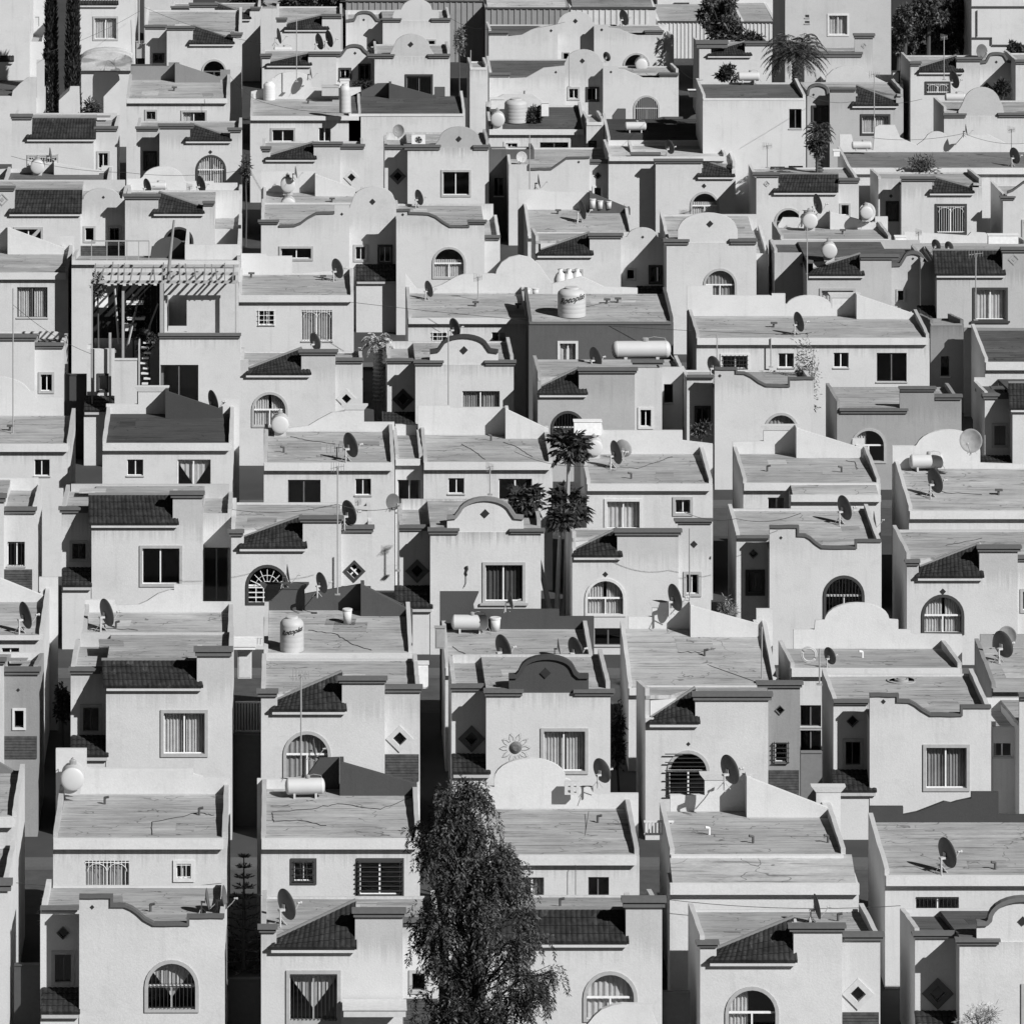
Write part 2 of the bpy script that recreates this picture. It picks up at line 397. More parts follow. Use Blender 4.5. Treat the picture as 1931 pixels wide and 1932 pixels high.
    if 'F' in st:                                             # fan light tracery
        xc, zc, rr = (a0 + a1) / 2, b0 + (b1 - b0) * .42, (a1 - a0) / 2
        for q in range(1, 8):
            an = math.pi * q / 8; m.tube([(xc + .12 * math.cos(an), y + .03, zc + .12 * math.sin(an)), (xc + rr * .97 * math.cos(an), y + .03, zc + rr * .97 * math.sin(an))], .016, 5)
        for fr_ in (.33, .66): m.tube([(xc + rr * fr_ * math.cos(math.pi * q / 12), y + .03, zc + rr * fr_ * math.sin(math.pi * q / 12)) for q in range(13)], .014, 5)
        for q in range(1, 5): m.box(a0 + (a1 - a0) * q / 5 - .02, a0 + (a1 - a0) * q / 5 + .02, y + .01, y + .05, b0, zc)
        for q in range(0, 3): m.box(a0, a1, y + .008, y + .052, b0 + (zc - b0) * (q + 1) / 3 - .02, b0 + (zc - b0) * (q + 1) / 3 + .02)
    part(m, 'grille', gv, win)
    return inner

# ---------------------------------------------------------------- houses
ROOF = {}
def roofz(key, Y):
    Y0, Y1, z0, z1 = ROOF[key]; return z0 + (z1 - z0) * (Y - Y0) / (Y1 - Y0)
def on(key, t, x, y):
    """The point of a roof that the reading (x, y) meets."""
    Y0, Y1, z0, z1 = ROOF[key]; b = (z1 - z0) / (Y1 - Y0); a = z0 - b * Y0
    v = T[t][1] + y * K - HY; Y = (H - a) / (b + v / FL); Y = min(max(Y, Y0 + .35), Y1 - .35)
    return (X(t, x, Y), Y, a + b * Y)
def tiles(mb, b0, b1, t0, t1, thick=.07):
    """Clay tiles between an eave b0-b1 and a top line t0-t1: barrel ridges, overlapping courses."""
    b0, b1, t0, t1 = map(Vector, (b0, b1, t0, t1))
    wid = (b1 - b0).length; ln = max((t0 - b0).length, (t1 - b1).length)
    nc = max(12, int(wid / .2) * 6); nr = max(2, int(ln / .34)); vs = []; rows = []
    for r in range(nr):
        for e in (0, 1):
            f = (r + e) / nr
            row = []
            for c in range(nc + 1):
                s = c / nc; p = b0.lerp(b1, s).lerp(t0.lerp(t1, s), f)
                loc = (t0.lerp(t1, s) - b0.lerp(b1, s)).length
                amp = .032 * abs(math.sin(math.pi * s * wid / .2)) + .03 * (1 - e)
                p = p + Vector((0, -.5, .87)) * (amp * min(1, loc / .3 + .3)); row.append(p)
            rows.append(row)
    n = nc + 1; fs = []
    for row in rows: vs += row
    for r in range(len(rows) - 1):
        for c in range(nc): fs.append((r * n + c, r * n + c + 1, (r + 1) * n + c + 1, (r + 1) * n + c))
    o = len(vs)
    low = [b0.lerp(b1, c / nc) - Vector((0, 0, thick)) for c in range(n)]; hi = [t0.lerp(t1, c / nc) - Vector((0, 0, thick)) for c in range(n)]
    vs += low + hi; last = (len(rows) - 1) * n
    for c in range(nc):
        fs.append((o + c, o + c + 1, c + 1, c)); fs.append((o + n + c + 1, o + n + c, o + c, o + c + 1)); fs.append((last + c, last + c + 1, o + n + c + 1, o + n + c))
    mb.add(vs, fs)
def tile_depths(tl):
    ey, ty0, ty1 = tl[2], tl[4], tl[6]; D1 = tl[7] if len(tl) > 7 else 1.0; hm = ey - min(ty0, ty1)
    if abs(ty0 - ty1) < 25: return D1, D1
    return .15 + (D1 - .15) * (ey - ty0) / hm, .15 + (D1 - .15) * (ey - ty1) / hm
def patches(h, key, x0, x1, rval, near=.6):                   # repaired sheets of roofing felt
    Y0, Y1, z0, z1 = ROOF[key]; rn = random.Random(key)
    for q in range(rn.choice((0, 1, 1, 2))):
        w, d = rn.uniform(.7, 2.2), rn.uniform(.5, 1.6); xa = rn.uniform(x0, max(x0 + .1, x1 - w)); ya = rn.uniform(Y0 + near, Y1 - .6 - d); yb = ya + d
        za, zb = roofz(key, ya), roofz(key, yb); m = M(); e = rn.uniform(-.1, .1)
        m.hexa([(xa, ya, za - .05), (min(xa + w, x1), ya, za - .05), (min(xa + w + e, x1), yb, zb - .05), (xa + e, yb, zb - .05), (xa, ya, za + .006), (min(xa + w, x1), ya, za + .006), (min(xa + w + e, x1), yb, zb + .006), (xa + e, yb, zb + .006)])
        part(m, 'roof_patch', roofing(round(rval * rn.choice((.78, .86, 1.12, 1.25)), 2)), h)
def cornice(mb, x0, x1, z0, z1, y, back=.26):
    h = z1 - z0
    mb.box(x0, x1, y - .17, y + back, z0 + h * .55, z1)
    mb.box(x0 + .06, x1 - .06, y - .1, y + back - .04, z0, z0 + h * .55)
GROUP = 'stucco terrace houses covering the hillside'
WT = .2
def HF(key, label, t, Y, out, bays=(), tile=(), cor=(), wins=(), pents=(), trim=None, rv=None, rf=None, val=.74, tv=.1, cv=.12,
       D=7.0, rval=.33, gable=None, bayval=None, name='house', cat='house', brick=(), stain=False):
    L, R = out[0][0], out[-1][0]
    allx = [L, R] + [b[0] for b in bays] + [b[1] for b in bays]
    xl, xr = X(t, min(allx), Y), X(t, max(allx), Y)
    h = thing(name, label, cat, ((xl + xr) / 2, Y, 0), GROUP)
    zl = lambda p, yy: (X(t, p[0], yy), Z(t, p[1], yy))
    o = [zl(p, Y) for p in out]
    z0 = Z(t, rf, Y + .3) if rf else min(o[0][1], o[-1][1]) - .25
    if trim and not tile: z0 = min(z0, min(p[1] for p in o) - .07)
    z1 = Z(t, rv, Y + D) if rv else z0 - .3
    if trim: z1 = min(z1, z0 + .25)
    ROOF[key] = (Y, Y + D, z0, z1); rz = lambda yy: z0 + (z1 - z0) * (yy - Y) / D
    planes = [(L, R, Y, o, val)]
    for b in bays:
        yy = Y + b[3]; top = b[2]
        op = [zl(p, yy) for p in top] if isinstance(top, (list, tuple)) else [zl((b[0], top), yy), zl((b[1], top), yy)]
        if abs(b[1] - L) < 2: op[-1] = (o[0][0], op[-1][1])
        if abs(b[0] - R) < 2: op[0] = (o[-1][0], op[0][1])
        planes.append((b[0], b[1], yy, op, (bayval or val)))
    # openings, sorted onto the plane they belong to
    holes = [[] for _ in planes]
    for w in wins:
        xc = w[1] if w[0] in 'pdo' else (w[1] + w[3]) / 2
        pi = 0
        for q, pl in enumerate(planes):
            if pl[0] <= xc <= pl[1]: pi = q; break
        hh = window(h, t, w, planes[pi][2])
        if hh: holes[pi].append(hh)
    wall = M(); walls2 = M(); trimm = M(); roof = M(); roof2 = M()
    for q, (a, b, yy, op, vv) in enumerate(planes):
        poly = [(op[0][0], 0)] + op + [(op[-1][0], 0)]
        hs = [hq for hq in holes[q] if min(p[1] for p in hq) > .05]
        tgt = wall if q == 0 or not bayval else walls2
        tgt.prism(poly, yy, yy + WT, hs)
        if trim and (q == 0):
            for (i0, i1) in ([(0, len(op) - 1)] if trim is True else trim): trimm.sweep(op[i0:i1 + 1], yy - .07, yy + WT + .04, .02, .08)
        if q > 0 and isinstance(bays[q - 1][2], (list, tuple)) and len(bays[q - 1]) > 4: trimm.sweep(op, yy - .1, yy + WT + .06, .03, .13)
    xs = sorted({round(v, 4) for pl in planes for v in (X(t, pl[0], Y), X(t, pl[1], Y))})
    # side walls, return walls, back wall
    offs = [0 if q == 0 else min(0, min(p[1] for p in pl[3]) - .1 - rz(pl[2] + WT)) for q, pl in enumerate(planes)]
    offs = [f if f < -.12 else 0 for f in offs]
    ez = [tl[2] for tl in tile]
    for q, (a, b, yy, op, vv) in enumerate(planes):
        of = offs[q]
        tgt = wall if q == 0 or not bayval else walls2
        for sx, e in ((0, op[0]), (1, op[-1])):
            x = e[0]; outerside = (a <= min(allx) + 1) if sx == 0 else (b >= max(allx) - 1)
            x0_, x1_ = (x, x + .18) if sx == 0 else (x - .18, x)
            ya = yy + WT
            if outerside:
                tgt.slab(x0_, x1_, ya, Y + D, 0, rz(ya) + .3 + of, 0, rz(Y + D) + .3 + of)
            else:
                other = [pl[2] for k2, pl in enumerate(planes) if k2 != q and pl[2] > yy + .1 and abs((X(t, pl[1], pl[2]) if sx == 0 else X(t, pl[0], pl[2])) - x) < .25]
                low = any(f < 0 and abs((planes[k2][3][-1][0] if sx == 0 else planes[k2][3][0][0]) - x) < .02 for k2, f in enumerate(offs))
                if low: tgt.slab(x0_, x1_, ya, Y + D - .2, 0, min(rz(ya), e[1]) - .17, 0, rz(Y + D) - .17)
                elif other: tgt.slab(x0_, x1_, ya, other[0] + .05, 0, min(rz(ya), e[1]) - .05, 0, rz(other[0]) - .05)
        inn = lambda x_: .0 if min(abs(x_ - xl), abs(x_ - xr)) > .13 else .02
        segs = [(op[0][0] + inn(op[0][0]), op[-1][0] - inn(op[-1][0]), WT - .02, WT - .02)]
        if q == 0:
            for tl in tile:
                d0, d1 = tile_depths(tl); ta, tb = X(t, tl[3], Y + d0), X(t, tl[5], Y + d1); ns = []
                for (sa, sb, da, db) in segs:
                    if ta > sa + .05: ns.append((sa, min(ta, sb), da, db))
                    ns.append((max(ta, sa), min(tb, sb), d0 + .08, d1 + .08))
                    if tb < sb - .05: ns.append((tb, sb, da, db))
                segs = ns
        roof2 = M()
        for (sa, sb, da, db) in segs:
            y0_, y1_, ye = yy + da, yy + db, Y + D - .19; rq = lambda y_: rz(y_) + of
            (roof if of == 0 else roof2).hexa([(sa, y0_, rq(y0_) - .16), (sb, y1_, rq(y1_) - .16), (sb, ye, rq(ye) - .16), (sa, ye, rq(ye) - .16), (sa, y0_, rq(y0_)), (sb, y1_, rq(y1_)), (sb, ye, rq(ye)), (sa, ye, rq(ye))])
        part(roof2, 'bay_roof', roofing(rval), h)
    wall.box(xl + .19, xr - .19, Y + D - .18, Y + D, 0, rz(Y + D) + .08)
    rid = M()
    for tl in tile:
        exL, exR, ey, tx0, ty0, tx1, ty1 = tl[:7]; D1 = tl[7] if len(tl) > 7 else 1.0
        hm = ey - min(ty0, ty1); mans = abs(ty0 - ty1) < 25
        d0, d1 = tile_depths(tl)
        ze = Z(t, ey, Y - .2)
        B0, B1 = (X(t, exL, Y), Y - .2, ze), (X(t, exR, Y), Y - .2, ze)
        T0 = (X(t, tx0, Y + d0), Y + d0, Z(t, ty0, Y + d0)); T1 = (X(t, tx1, Y + d1), Y + d1, Z(t, ty1, Y + d1))
        m = M(); tiles(m, B0, B1, T0, T1); tr = part(m, 'tile_roof', tilemat(), h)
        # wedge wall carrying the top of the tiles
        hw = lambda p, dy, dz: (p[0], p[1] + dy, p[2] + dz)
        zb = rz(Y + 1) - .1
        wall.hexa([(T0[0], T0[1] + .03, zb), (T1[0], T1[1] + .03, zb), (T1[0], T1[1] + .17, zb), (T0[0], T0[1] + .17, zb), hw(T0, .03, .0), hw(T1, .03, .0), hw(T1, .17, .0), hw(T0, .17, .0)])
        m = M(); m.tube([hw(T0, .08, .03), hw(T1, .08, .03)], .085, 8); part(m, 'ridge', plain('ridge_tile', .16, .85), tr)
        # side of the raised block that the tiles die into
        hi = max(p[1] for p in o)
        if not mans or tl[-1] != 'free':
            rx = T1 if (ty1 <= ty0) else T0; sgn = 1 if rx is T1 else -1
            ztop = max(p[1] for p in o if abs(p[0] - rx[0]) < .5) if any(abs(p[0] - rx[0]) < .5 for p in o) else hi
            xa = X(t, (tx1 if sgn == 1 else tx0), Y)
            cand = [p[0] for p in o if abs(p[0] - xa) < .6 and p[1] > ztop - .05]
            if cand: xa = min(cand) if sgn == 1 else max(cand)
            wall.box(min(xa, xa + sgn * .2), max(xa, xa + sgn * .2), Y + WT, Y + D1 + .3, rz(Y + D1) - .3, ztop - .012)
        m = M(); m.box(B0[0] + .12, B1[0] - .08, Y - .17, Y - .0, ze - .2, ze - .075); part(m, 'eave', stucco(.74), h)
    for p in pents:
        pl_, pr, pt, pb = p[:4]; by = [pl for pl in planes[1:] if pl[0] - 30 <= (pl_ + pr) / 2 <= pl[1] + 30]; yy = by[0][2] if by else Y + .2
        ze = Z(t, pb, Y - .15)
        m = M(); tiles(m, (X(t, pl_, Y), Y - .15, ze), (X(t, pr, Y), Y - .15, ze), (X(t, pl_, Y), yy - .01, max(Z(t, pt, yy), ze + .25)), (X(t, pr, Y), yy - .01, max(Z(t, pt, yy), ze + .25)))
        part(m, 'pent_roof', tilemat(), h)
        m = M(); m.box(X(t, pl_, Y) + .05, X(t, pr, Y) - .05, Y - .13, Y + .03, ze - .22, ze - .075); part(m, 'eave', stucco(.6), h)
        wall.box(X(t, pl_, Y) + .006, X(t, pr, Y) - .03, Y + .035, Y + .2, 0, ze - .08)
    for bq in brick:
        by = [pl for pl in planes if pl[0] <= (bq[0] + bq[1]) / 2 <= pl[1]]; yy = by[-1][2]
        m = M(); zz0, zz1 = Z(t, bq[3], yy), Z(t, bq[2], yy); nb = max(3, int((zz1 - zz0) / .11))
        for q in range(nb):
            m.box(X(t, bq[0], yy), X(t, bq[1], yy), yy - .05 - .02 * (q % 2), yy - .003, zz0 + (zz1 - zz0) * q / nb, zz0 + (zz1 - zz0) * (q + .86) / nb)
        part(m, 'stone_cladding', plain('dark_stone', .07, .9, 0, .5, .2, 4), h)
    for c in cor:
        cm = M()
        xc = (c[0] + c[1]) / 2; yy = Y
        for pl in planes[1:]:
            if pl[0] - 15 <= xc <= pl[1] + 15 and not (L <= xc <= R): yy = pl[2]
        cornice(cm, X(t, c[0], yy), X(t, c[1], yy), Z(t, c[3], yy), Z(t, c[2], yy) + .012, yy)
        part(cm, 'cornice', PAINT(cv), h)
    wm = stucco(val, round(min(p[1] for p in o), 1), .62 if stain else random.choice((.78, .84, .9, .94)))
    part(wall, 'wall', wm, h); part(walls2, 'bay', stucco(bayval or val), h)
    part(roof, 'roof', roofing(rval), h); part(trimm, 'coping', PAINT(tv), h)
    patches(h, key, xl + .6, xr - .6, rval, 1.3)
    if gable:                                                # raised gable standing on the front wall
        gp, gv, gtr = gable; g = [zl(p, Y + .04) for p in gp]; zb = min(p[1] for p in g) - .05
        m = M(); base = min(min(p[1] for p in o) + .0, zb)
        m.prism([(g[0][0], base)] + g + [(g[-1][0], base)], Y + .04, Y + .235); gb = part(m, 'gable', stucco(gv), h)
        if gtr: m = M(); m.sweep(g, Y - .06, Y + .3, .03, .13); part(m, 'gable_coping', PAINT(gtr), gb)
    return h
def HB(key, label, t, Y, L, R, lip, rv, fronts=(), wins=(), val=.74, rval=.33, D=7.0, steps=(), over=.24, nosides=False):
    h = thing('house', label, 'house', ((X(t, L, Y) + X(t, R, Y)) / 2, Y, 0), GROUP)
    xl, xr = X(t, L, Y), X(t, R, Y); zt, zf = Z(t, lip[0], Y), Z(t, lip[1], Y)
    z0 = zt - .03; z1 = Z(t, rv, Y + D); ROOF[key] = (Y, Y + D, z0, z1); rz = lambda yy: z0 + (z1 - z0) * (yy - Y) / D
    wall = M(); roof = M(); fas = M()
    hs = [hh for hh in (window(h, t, w, Y) for w in wins) if hh]
    wall.prism([(xl, 0), (xl, zt - .05), (xr, zt - .05), (xr, 0)], Y, Y + WT, hs)
    for x0_ in (xl, xr - .18): wall.slab(x0_, x0_ + .18, Y + WT, Y + D, 0, rz(Y) + .2, 0, rz(Y + D) + .38)
    roof.slab(xl + .185, xr - .185, Y + .02, Y + D - .01, z0 - .2, z0, z1 - .2, z1)
    if over: fas.box(xl + .02, xr - .12, Y - over, Y - .002, zf, zt); part(fas, 'fascia', stucco(min(.8, val + .04)), h)
    if not fronts: wall.box(xl + .181, xr - .181, Y + D - .15, Y + D, 0, rz(Y + D) + .1)
    for (fo, dy, fv) in fronts:
        yy = Y + D + dy; pl = [(X(t, p[0], yy), Z(t, p[1], yy)) for p in fo]
        m = M(); zb = 0 if dy >= -.05 else rz(yy) - .1
        m.prism([(pl[0][0], zb)] + pl + [(pl[-1][0], zb)], yy, yy + WT + .02)
        if dy < -.2:                                         # stepped-back piece: close it to the front wall
            for s_, e in ((1, pl[0]), (-1, pl[-1])):
                m.box(min(e[0], e[0] + s_ * .16), max(e[0], e[0] + s_ * .16), yy + WT + .02, Y + D, rz(Y + D) - .2, max(e[1] - .02, rz(Y + D) - .1))
        pp = part(m, 'parapet', stucco(fv or val), h)
        for k_ in range(1, len(pl) - 2):
            a, b_ = pl[k_], pl[k_ + 1]
            if abs(a[1] - b_[1]) < .06 and b_[0] - a[0] > .9 and pl[k_ - 1][1] < a[1] - .25 and pl[k_ + 2][1] < b_[1] - .25 and abs(pl[k_ - 1][0] - a[0]) < .3 and dy > -.1:
                m = M(); zt_ = max(a[1], b_[1]); m.hexa([(a[0] - .01, yy - .03, zt_ - .22), (b_[0] + .01, yy - .03, zt_ - .22), (b_[0] + .01, yy + WT + .06, zt_ - .22), (a[0] - .01, yy + WT + .06, zt_ - .22), (a[0] - .2, yy - .08, zt_ + .02), (b_[0] + .2, yy - .08, zt_ + .02), (b_[0] + .2, yy + WT + .2, zt_ + .02), (a[0] - .2, yy + WT + .2, zt_ + .02)])
                part(m, 'cap', stucco(fv or val), pp)
    for (sl, sr, sv0, sv1, dy) in steps:                      # part of the house that reaches further towards the yard
        yy = Y - dy; m = M(); za, zc = Z(t, sv0, yy), Z(t, sv1, yy)
        m.box(X(t, sl, yy), X(t, sr, yy), yy, Y - .26, 0, za - .06); an = part(m, 'annex', stucco(val), h)
        m = M(); m.slab(X(t, sl, yy) + .1, X(t, sr, yy) - .1, yy - .01, Y + .02, za - .05, za, z0 - .06, z0 + .012); part(m, 'annex_roof', roofing(rval), an)
        m = M(); m.box(X(t, sl, yy), X(t, sr, yy), yy - over, yy - .012, zc, za + .02); part(m, 'annex_fascia', stucco(.78), an)
    part(wall, 'wall', stucco(val, round(zf, 1), random.choice((.74, .8, .88))), h); part(roof, 'roof', roofing(rval), h)
    patches(h, key, xl + .5, xr - .5, rval)
    return h
SKY, SUN, EXPO = .05, 5.0, .27
# ================================================================ ROW 1 (nearest), fronts
HF('F10', 'white house corner cut off at the lower left edge, its lit right side wall showing', 'a', 225, [(-420, 745), (40, 745)],
   cor=[(-420, 70, 717, 776)], tile=[])
HF('F11', 'white house with swooping dark edged parapet and arched window, bottom left', 'a', 225,
   [(437, 805), (620, 805), (620, 855), (690, 855), (730, 872), (765, 897), (800, 930), (850, 957), (1033, 957), (1033, 915), (1238, 915)],
   bays=[(222, 437, 880, 1.25)], trim=True, cor=[(222, 436, 870, 890)], rv=757,
   wins=[('p', 508, 868, 13), ('a', 797, 1158, 1097, 1448, 'vG'), ('d', 347, 1010, 37, 33, 'k'), ('r', 283, 1108, 412, 1302, 'D')],
   pents=[(222, 442, 1312, 1450)])
HF('F12', 'white house with dark tiled wedge roof and square window with V shaped curtains', 'a', 225,
   [(1440, 1000), (1525, 1000), (1525, 1092), (1958, 1092), (1958, 905), (2221, 905)], bays=[(2221, 2420, 945, 1.1)],
   tile=[(1478, 1968, 1092, 1520, 1045, 1962, 838)], cor=[(1420, 1532, 972, 1004), (1940, 2240, 880, 920), (2221, 2430, 935, 965)], rv=818,
   wins=[('r', 1578, 1216, 1880, 1515, 'vG'), ('r', 2256, 1215, 2360, 1345, 'D')], brick=[(2226, 2415, 1370, 1640)])
HF('F13', 'white house right of the willow, long dark tiled roof and round topped window', 'b', 225,
   [(800, 1085), (1575, 1085), (1575, 840), (1775, 840)], bays=[(600, 800, 960, 1.25)],
   tile=[(790, 1592, 1062, 800, 885, 1575, 885)], cor=[(1550, 1800, 815, 866)], rv=812, rf=895,
   wins=[('a', 1340, 1220, 1640, 1500, 'f'), ('r', 640, 1215, 760, 1360, 'D')], pents=[(600, 800, 1400, 1540)])
HF('F14', 'white house with wedge of dark tiles above a round arched window, bottom row right', 'c', 225,
   [(145, 1085), (235, 1085), (235, 1165), (660, 1165), (660, 985), (928, 985)], bays=[(928, 1138, 1040, .3)],
   tile=[(180, 680, 1165, 232, 1105, 660, 930)], cor=[(120, 250, 1058, 1086), (628, 950, 965, 1000), (930, 1162, 1012, 1048)], rv=890, rf=1060,
   wins=[('a', 283, 1305, 580, 1600, 'l'), ('d', 1015, 1347, 88, 45)], brick=[(930, 1130, 1445, 1700)])
HF('F15', 'white house with domed dark edged gable cut by the right edge, bottom corner', 'c', 225,
   [(1575, 1060), (2390, 1060)], bays=[(1330, 1575, 1022, 1.3)], cor=[(1312, 1578, 1008, 1036), (1550, 1800, 1043, 1072), (2060, 2400, 1043, 1072)],
   gable=([(1670, 950), (1722, 948)] + arc(1735, 2115, 935, 815) + [(2128, 948), (2180, 950)], .74, .13), rv=885, rf=1015, rval=.12,
   wins=[('d', 1455, 1345, 88, 46, 'k'), ('p', 1925, 945, 26), ('r', 1915, 1290, 2190, 1560, 'c')], pents=[(1345, 1580, 1440, 1580)])

# ROW 1, backs (the houses of the next street, seen from their yards)
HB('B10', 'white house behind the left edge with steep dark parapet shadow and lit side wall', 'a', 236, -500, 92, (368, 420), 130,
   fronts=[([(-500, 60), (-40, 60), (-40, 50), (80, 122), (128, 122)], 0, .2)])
HB('B11', 'white house back with grey roof, grilled window and smaller barred one, lower left', 'a', 236, 293, 1250, (485, 540), 245,
   fronts=[([(308, -4), (478, -4), (478, 103), (1062, 103), (1068, 135), (1120, 150), (1270, 155)], 0, None)],
   wins=[('r', 470, 612, 712, 800, 'ngcy'), ('r', 955, 608, 1072, 728, 'wg')])
HB('B12', 'white house back with dark painted wedge parapet and louvred window left of willow', 'a', 236, 1440, 2316, (485, 540), 215,
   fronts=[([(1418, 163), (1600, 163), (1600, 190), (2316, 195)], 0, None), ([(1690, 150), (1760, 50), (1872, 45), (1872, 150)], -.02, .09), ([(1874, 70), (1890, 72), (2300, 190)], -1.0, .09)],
   wins=[('r', 1603, 598, 1746, 742, 'kB'), ('r', 1966, 597, 2228, 818, 'kh')])
HB('B13', 'white house back with rounded pale gable and smooth grey roof right of willow', 'b', 236, 800, 1650, (577, 628), 325,
   fronts=[([(770, 205), (850, 205)] + arc(850, 1245, 160, 48) + [(1262, 165), (1310, 205), (1395, 205), (1395, 243), (1645, 243)], 0, None)],
   wins=[('r', 990, 704, 1124, 815, 'ncy'), ('r', 1368, 702, 1482, 812, 'nD')])
HB('B14', 'white house back with two level patched roof and two dark sliding windows', 'c', 236, -20, 950, (575, 592), 340,
   fronts=[([(-20, 250), (170, 250), (170, 135), (432, 135), (432, 330), (785, 330), (785, 203), (920, 203), (920, 260)], 0, None), ([(402, 150), (420, 156), (850, 322)], -1.0, None)],
   steps=[(-22, 1020, 735, 790, 1.9)])
HB('B15', 'white house back with dark swooping parapet behind its roof, dish near the middle', 'c', 236, 1165, 2200, (690, 742), 400,
   fronts=[([(1080, 315), (1265, 315), (1265, 360), (1340, 345), (1490, 287), (1530, 295), (1560, 285), (1640, 268), (1640, 235), (1790, 235), (1790, 360), (2200, 362)], 0, .075)],
   wins=[('r', 1333, 812, 1572, 930, 'nG')])

# ================================================================ ROW 2, fronts
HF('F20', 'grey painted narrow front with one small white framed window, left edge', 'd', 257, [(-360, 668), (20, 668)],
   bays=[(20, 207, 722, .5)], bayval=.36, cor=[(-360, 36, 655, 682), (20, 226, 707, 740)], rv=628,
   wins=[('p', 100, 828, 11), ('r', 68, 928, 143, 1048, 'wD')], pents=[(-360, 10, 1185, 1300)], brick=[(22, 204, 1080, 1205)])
HF('F21', 'white house with broad dark tiled roof and large curtained square window, left', 'd', 257,
   [(585, 835), (1086, 835), (1086, 618), (1280, 618)], bays=[(390, 585, 722, 1.25)],
   tile=[(572, 1122, 808, 560, 668, 1086, 668)], cor=[(1068, 1286, 594, 638), (378, 562, 707, 736)], rf=690,
   wins=[('r', 886, 937, 1147, 1197, 'c'), ('r', 441, 906, 562, 1072, 'D')], pents=[(390, 600, 1078, 1190)])
HF('F22', 'white house with wedge of tiles, arched window and pale diamond window over dark stone', 'd', 257,
   [(1440, 858), (1530, 858), (1530, 935), (1886, 935), (1886, 785), (2122, 785)], bays=[(2122, 2316, 832, .3)],
   tile=[(1486, 1914, 938, 1528, 885, 1886, 732)], cor=[(1414, 1536, 828, 862), (1862, 2138, 758, 788), (2118, 2332, 804, 838)], rf=840,
   wins=[('a', 1562, 1054, 1826, 1330, 'fy'), ('d', 2204, 1097, 75, 40)], brick=[(2124, 2310, 1180, 1330)])
HF('F23', 'white house under a dark painted round gable, metal sun beside its window', 'e', 257,
   [(805, 845), (1490, 845)], bays=[(615, 805, 815, 1.25)], cor=[(600, 806, 800, 830), (790, 1012, 826, 858), (1285, 1515, 828, 856)],
   gable=([(930, 745), (968, 745), (985, 728)] + arc(995, 1290, 715, 640)[1:-1] + [(1302, 730), (1320, 745), (1370, 745)], .085, .05), rf=815,
   wins=[('r', 1106, 1038, 1368, 1292, 'c'), ('d', 725, 1097, 75, 40, 'k'), ('p', 1132, 735, 30)], pents=[(618, 830, 1180, 1285)])
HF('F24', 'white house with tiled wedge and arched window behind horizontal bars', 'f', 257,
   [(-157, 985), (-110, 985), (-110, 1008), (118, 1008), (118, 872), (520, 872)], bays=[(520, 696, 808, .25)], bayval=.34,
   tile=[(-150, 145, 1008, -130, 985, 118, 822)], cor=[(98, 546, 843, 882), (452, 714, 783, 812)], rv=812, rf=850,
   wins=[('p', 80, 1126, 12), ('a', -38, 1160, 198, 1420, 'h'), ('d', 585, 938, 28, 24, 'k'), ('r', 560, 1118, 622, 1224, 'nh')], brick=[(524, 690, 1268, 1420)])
HF('F25', 'white house with swooping parapet and ornate lace curtains in a square window', 'f', 257,
   [(1080, 852), (1238, 852), (1238, 885), (1300, 887), (1335, 905), (1370, 932), (1418, 960), (1582, 960), (1582, 917), (1750, 917)],
   bays=[(880, 1080, 895, 1.25)], trim=True, cor=[(878, 1078, 886, 906)], rv=748, rf=890,
   wins=[('p', 1155, 892, 14), ('r', 1374, 1128, 1632, 1386, 'cy'), ('d', 985, 1000, 34, 30, 'k'), ('r', 930, 1096, 1046, 1258, 'D')], pents=[(880, 1118, 1268, 1385)])
HF('F26', 'white house at right edge with small double pane window in its shaded recess', 'f', 257,
   [(1905, 870), (2500, 870)], bays=[(1755, 1905, 1034, 1.6)], rv=880, rf=1000, cor=[(1900, 2500, 850, 880)],
   wins=[('r', 1762, 1122, 1862, 1196, 'n'), ('r', 2050, 1100, 2250, 1300, 'c')])

# ROW 2, backs
HB('B20', 'white house back at the left edge with wedge parapet and sun struck side', 'd', 268, -300, 238, (525, 546), 312,
   fronts=[([(-300, 300), (215, 300), (215, 208), (320, 208), (320, 260)], 0, None), ([(-300, 205), (0, 212), (238, 308)], -1.0, None)],
   wins=[('r', 10, 596, 106, 640, 'n')])
HB('B21', 'white house back with long grey roof and one wavy parapet, dish at its left end', 'd', 268, 440, 1275, (655, 690), 400,
   fronts=[([(468, 330), (632, 330), (632, 362), (765, 357), (810, 338), (870, 298), (930, 278), (960, 276), (960, 248), (1112, 248), (1112, 345), (1282, 345)], 0, None)])
HB('B22', 'white house back carrying the tall water tank and dark painted parapets', 'd', 268, 1455, 2276, (622, 650), 388,
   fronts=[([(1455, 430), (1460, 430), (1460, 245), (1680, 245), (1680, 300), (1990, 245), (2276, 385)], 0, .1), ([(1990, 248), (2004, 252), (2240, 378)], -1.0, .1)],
   wins=[('r', 1605, 698, 1702, 735, 'n')], over=.45)
HB('B23', 'white house back with white gas tank and dark parapet, dishes on pale roof', 'e', 268, 580, 1402, (702, 742), 492,
   fronts=[([(550, 288), (765, 288), (735, 355), (740, 385), (1208, 385), (1208, 425), (1400, 425)], 0, .085)])
HB('B24', 'white house back with a wide bare grey roof stepping lower at its left', 'f', 268, -250, 575, (815, 850), 490,
   fronts=[([(-250, 425), (-120, 425), (-120, 345), (95, 345), (95, 470), (455, 470), (455, 382), (545, 382), (545, 440)], 0, None), ([(92, 362), (108, 368), (465, 466)], -1.0, None)])
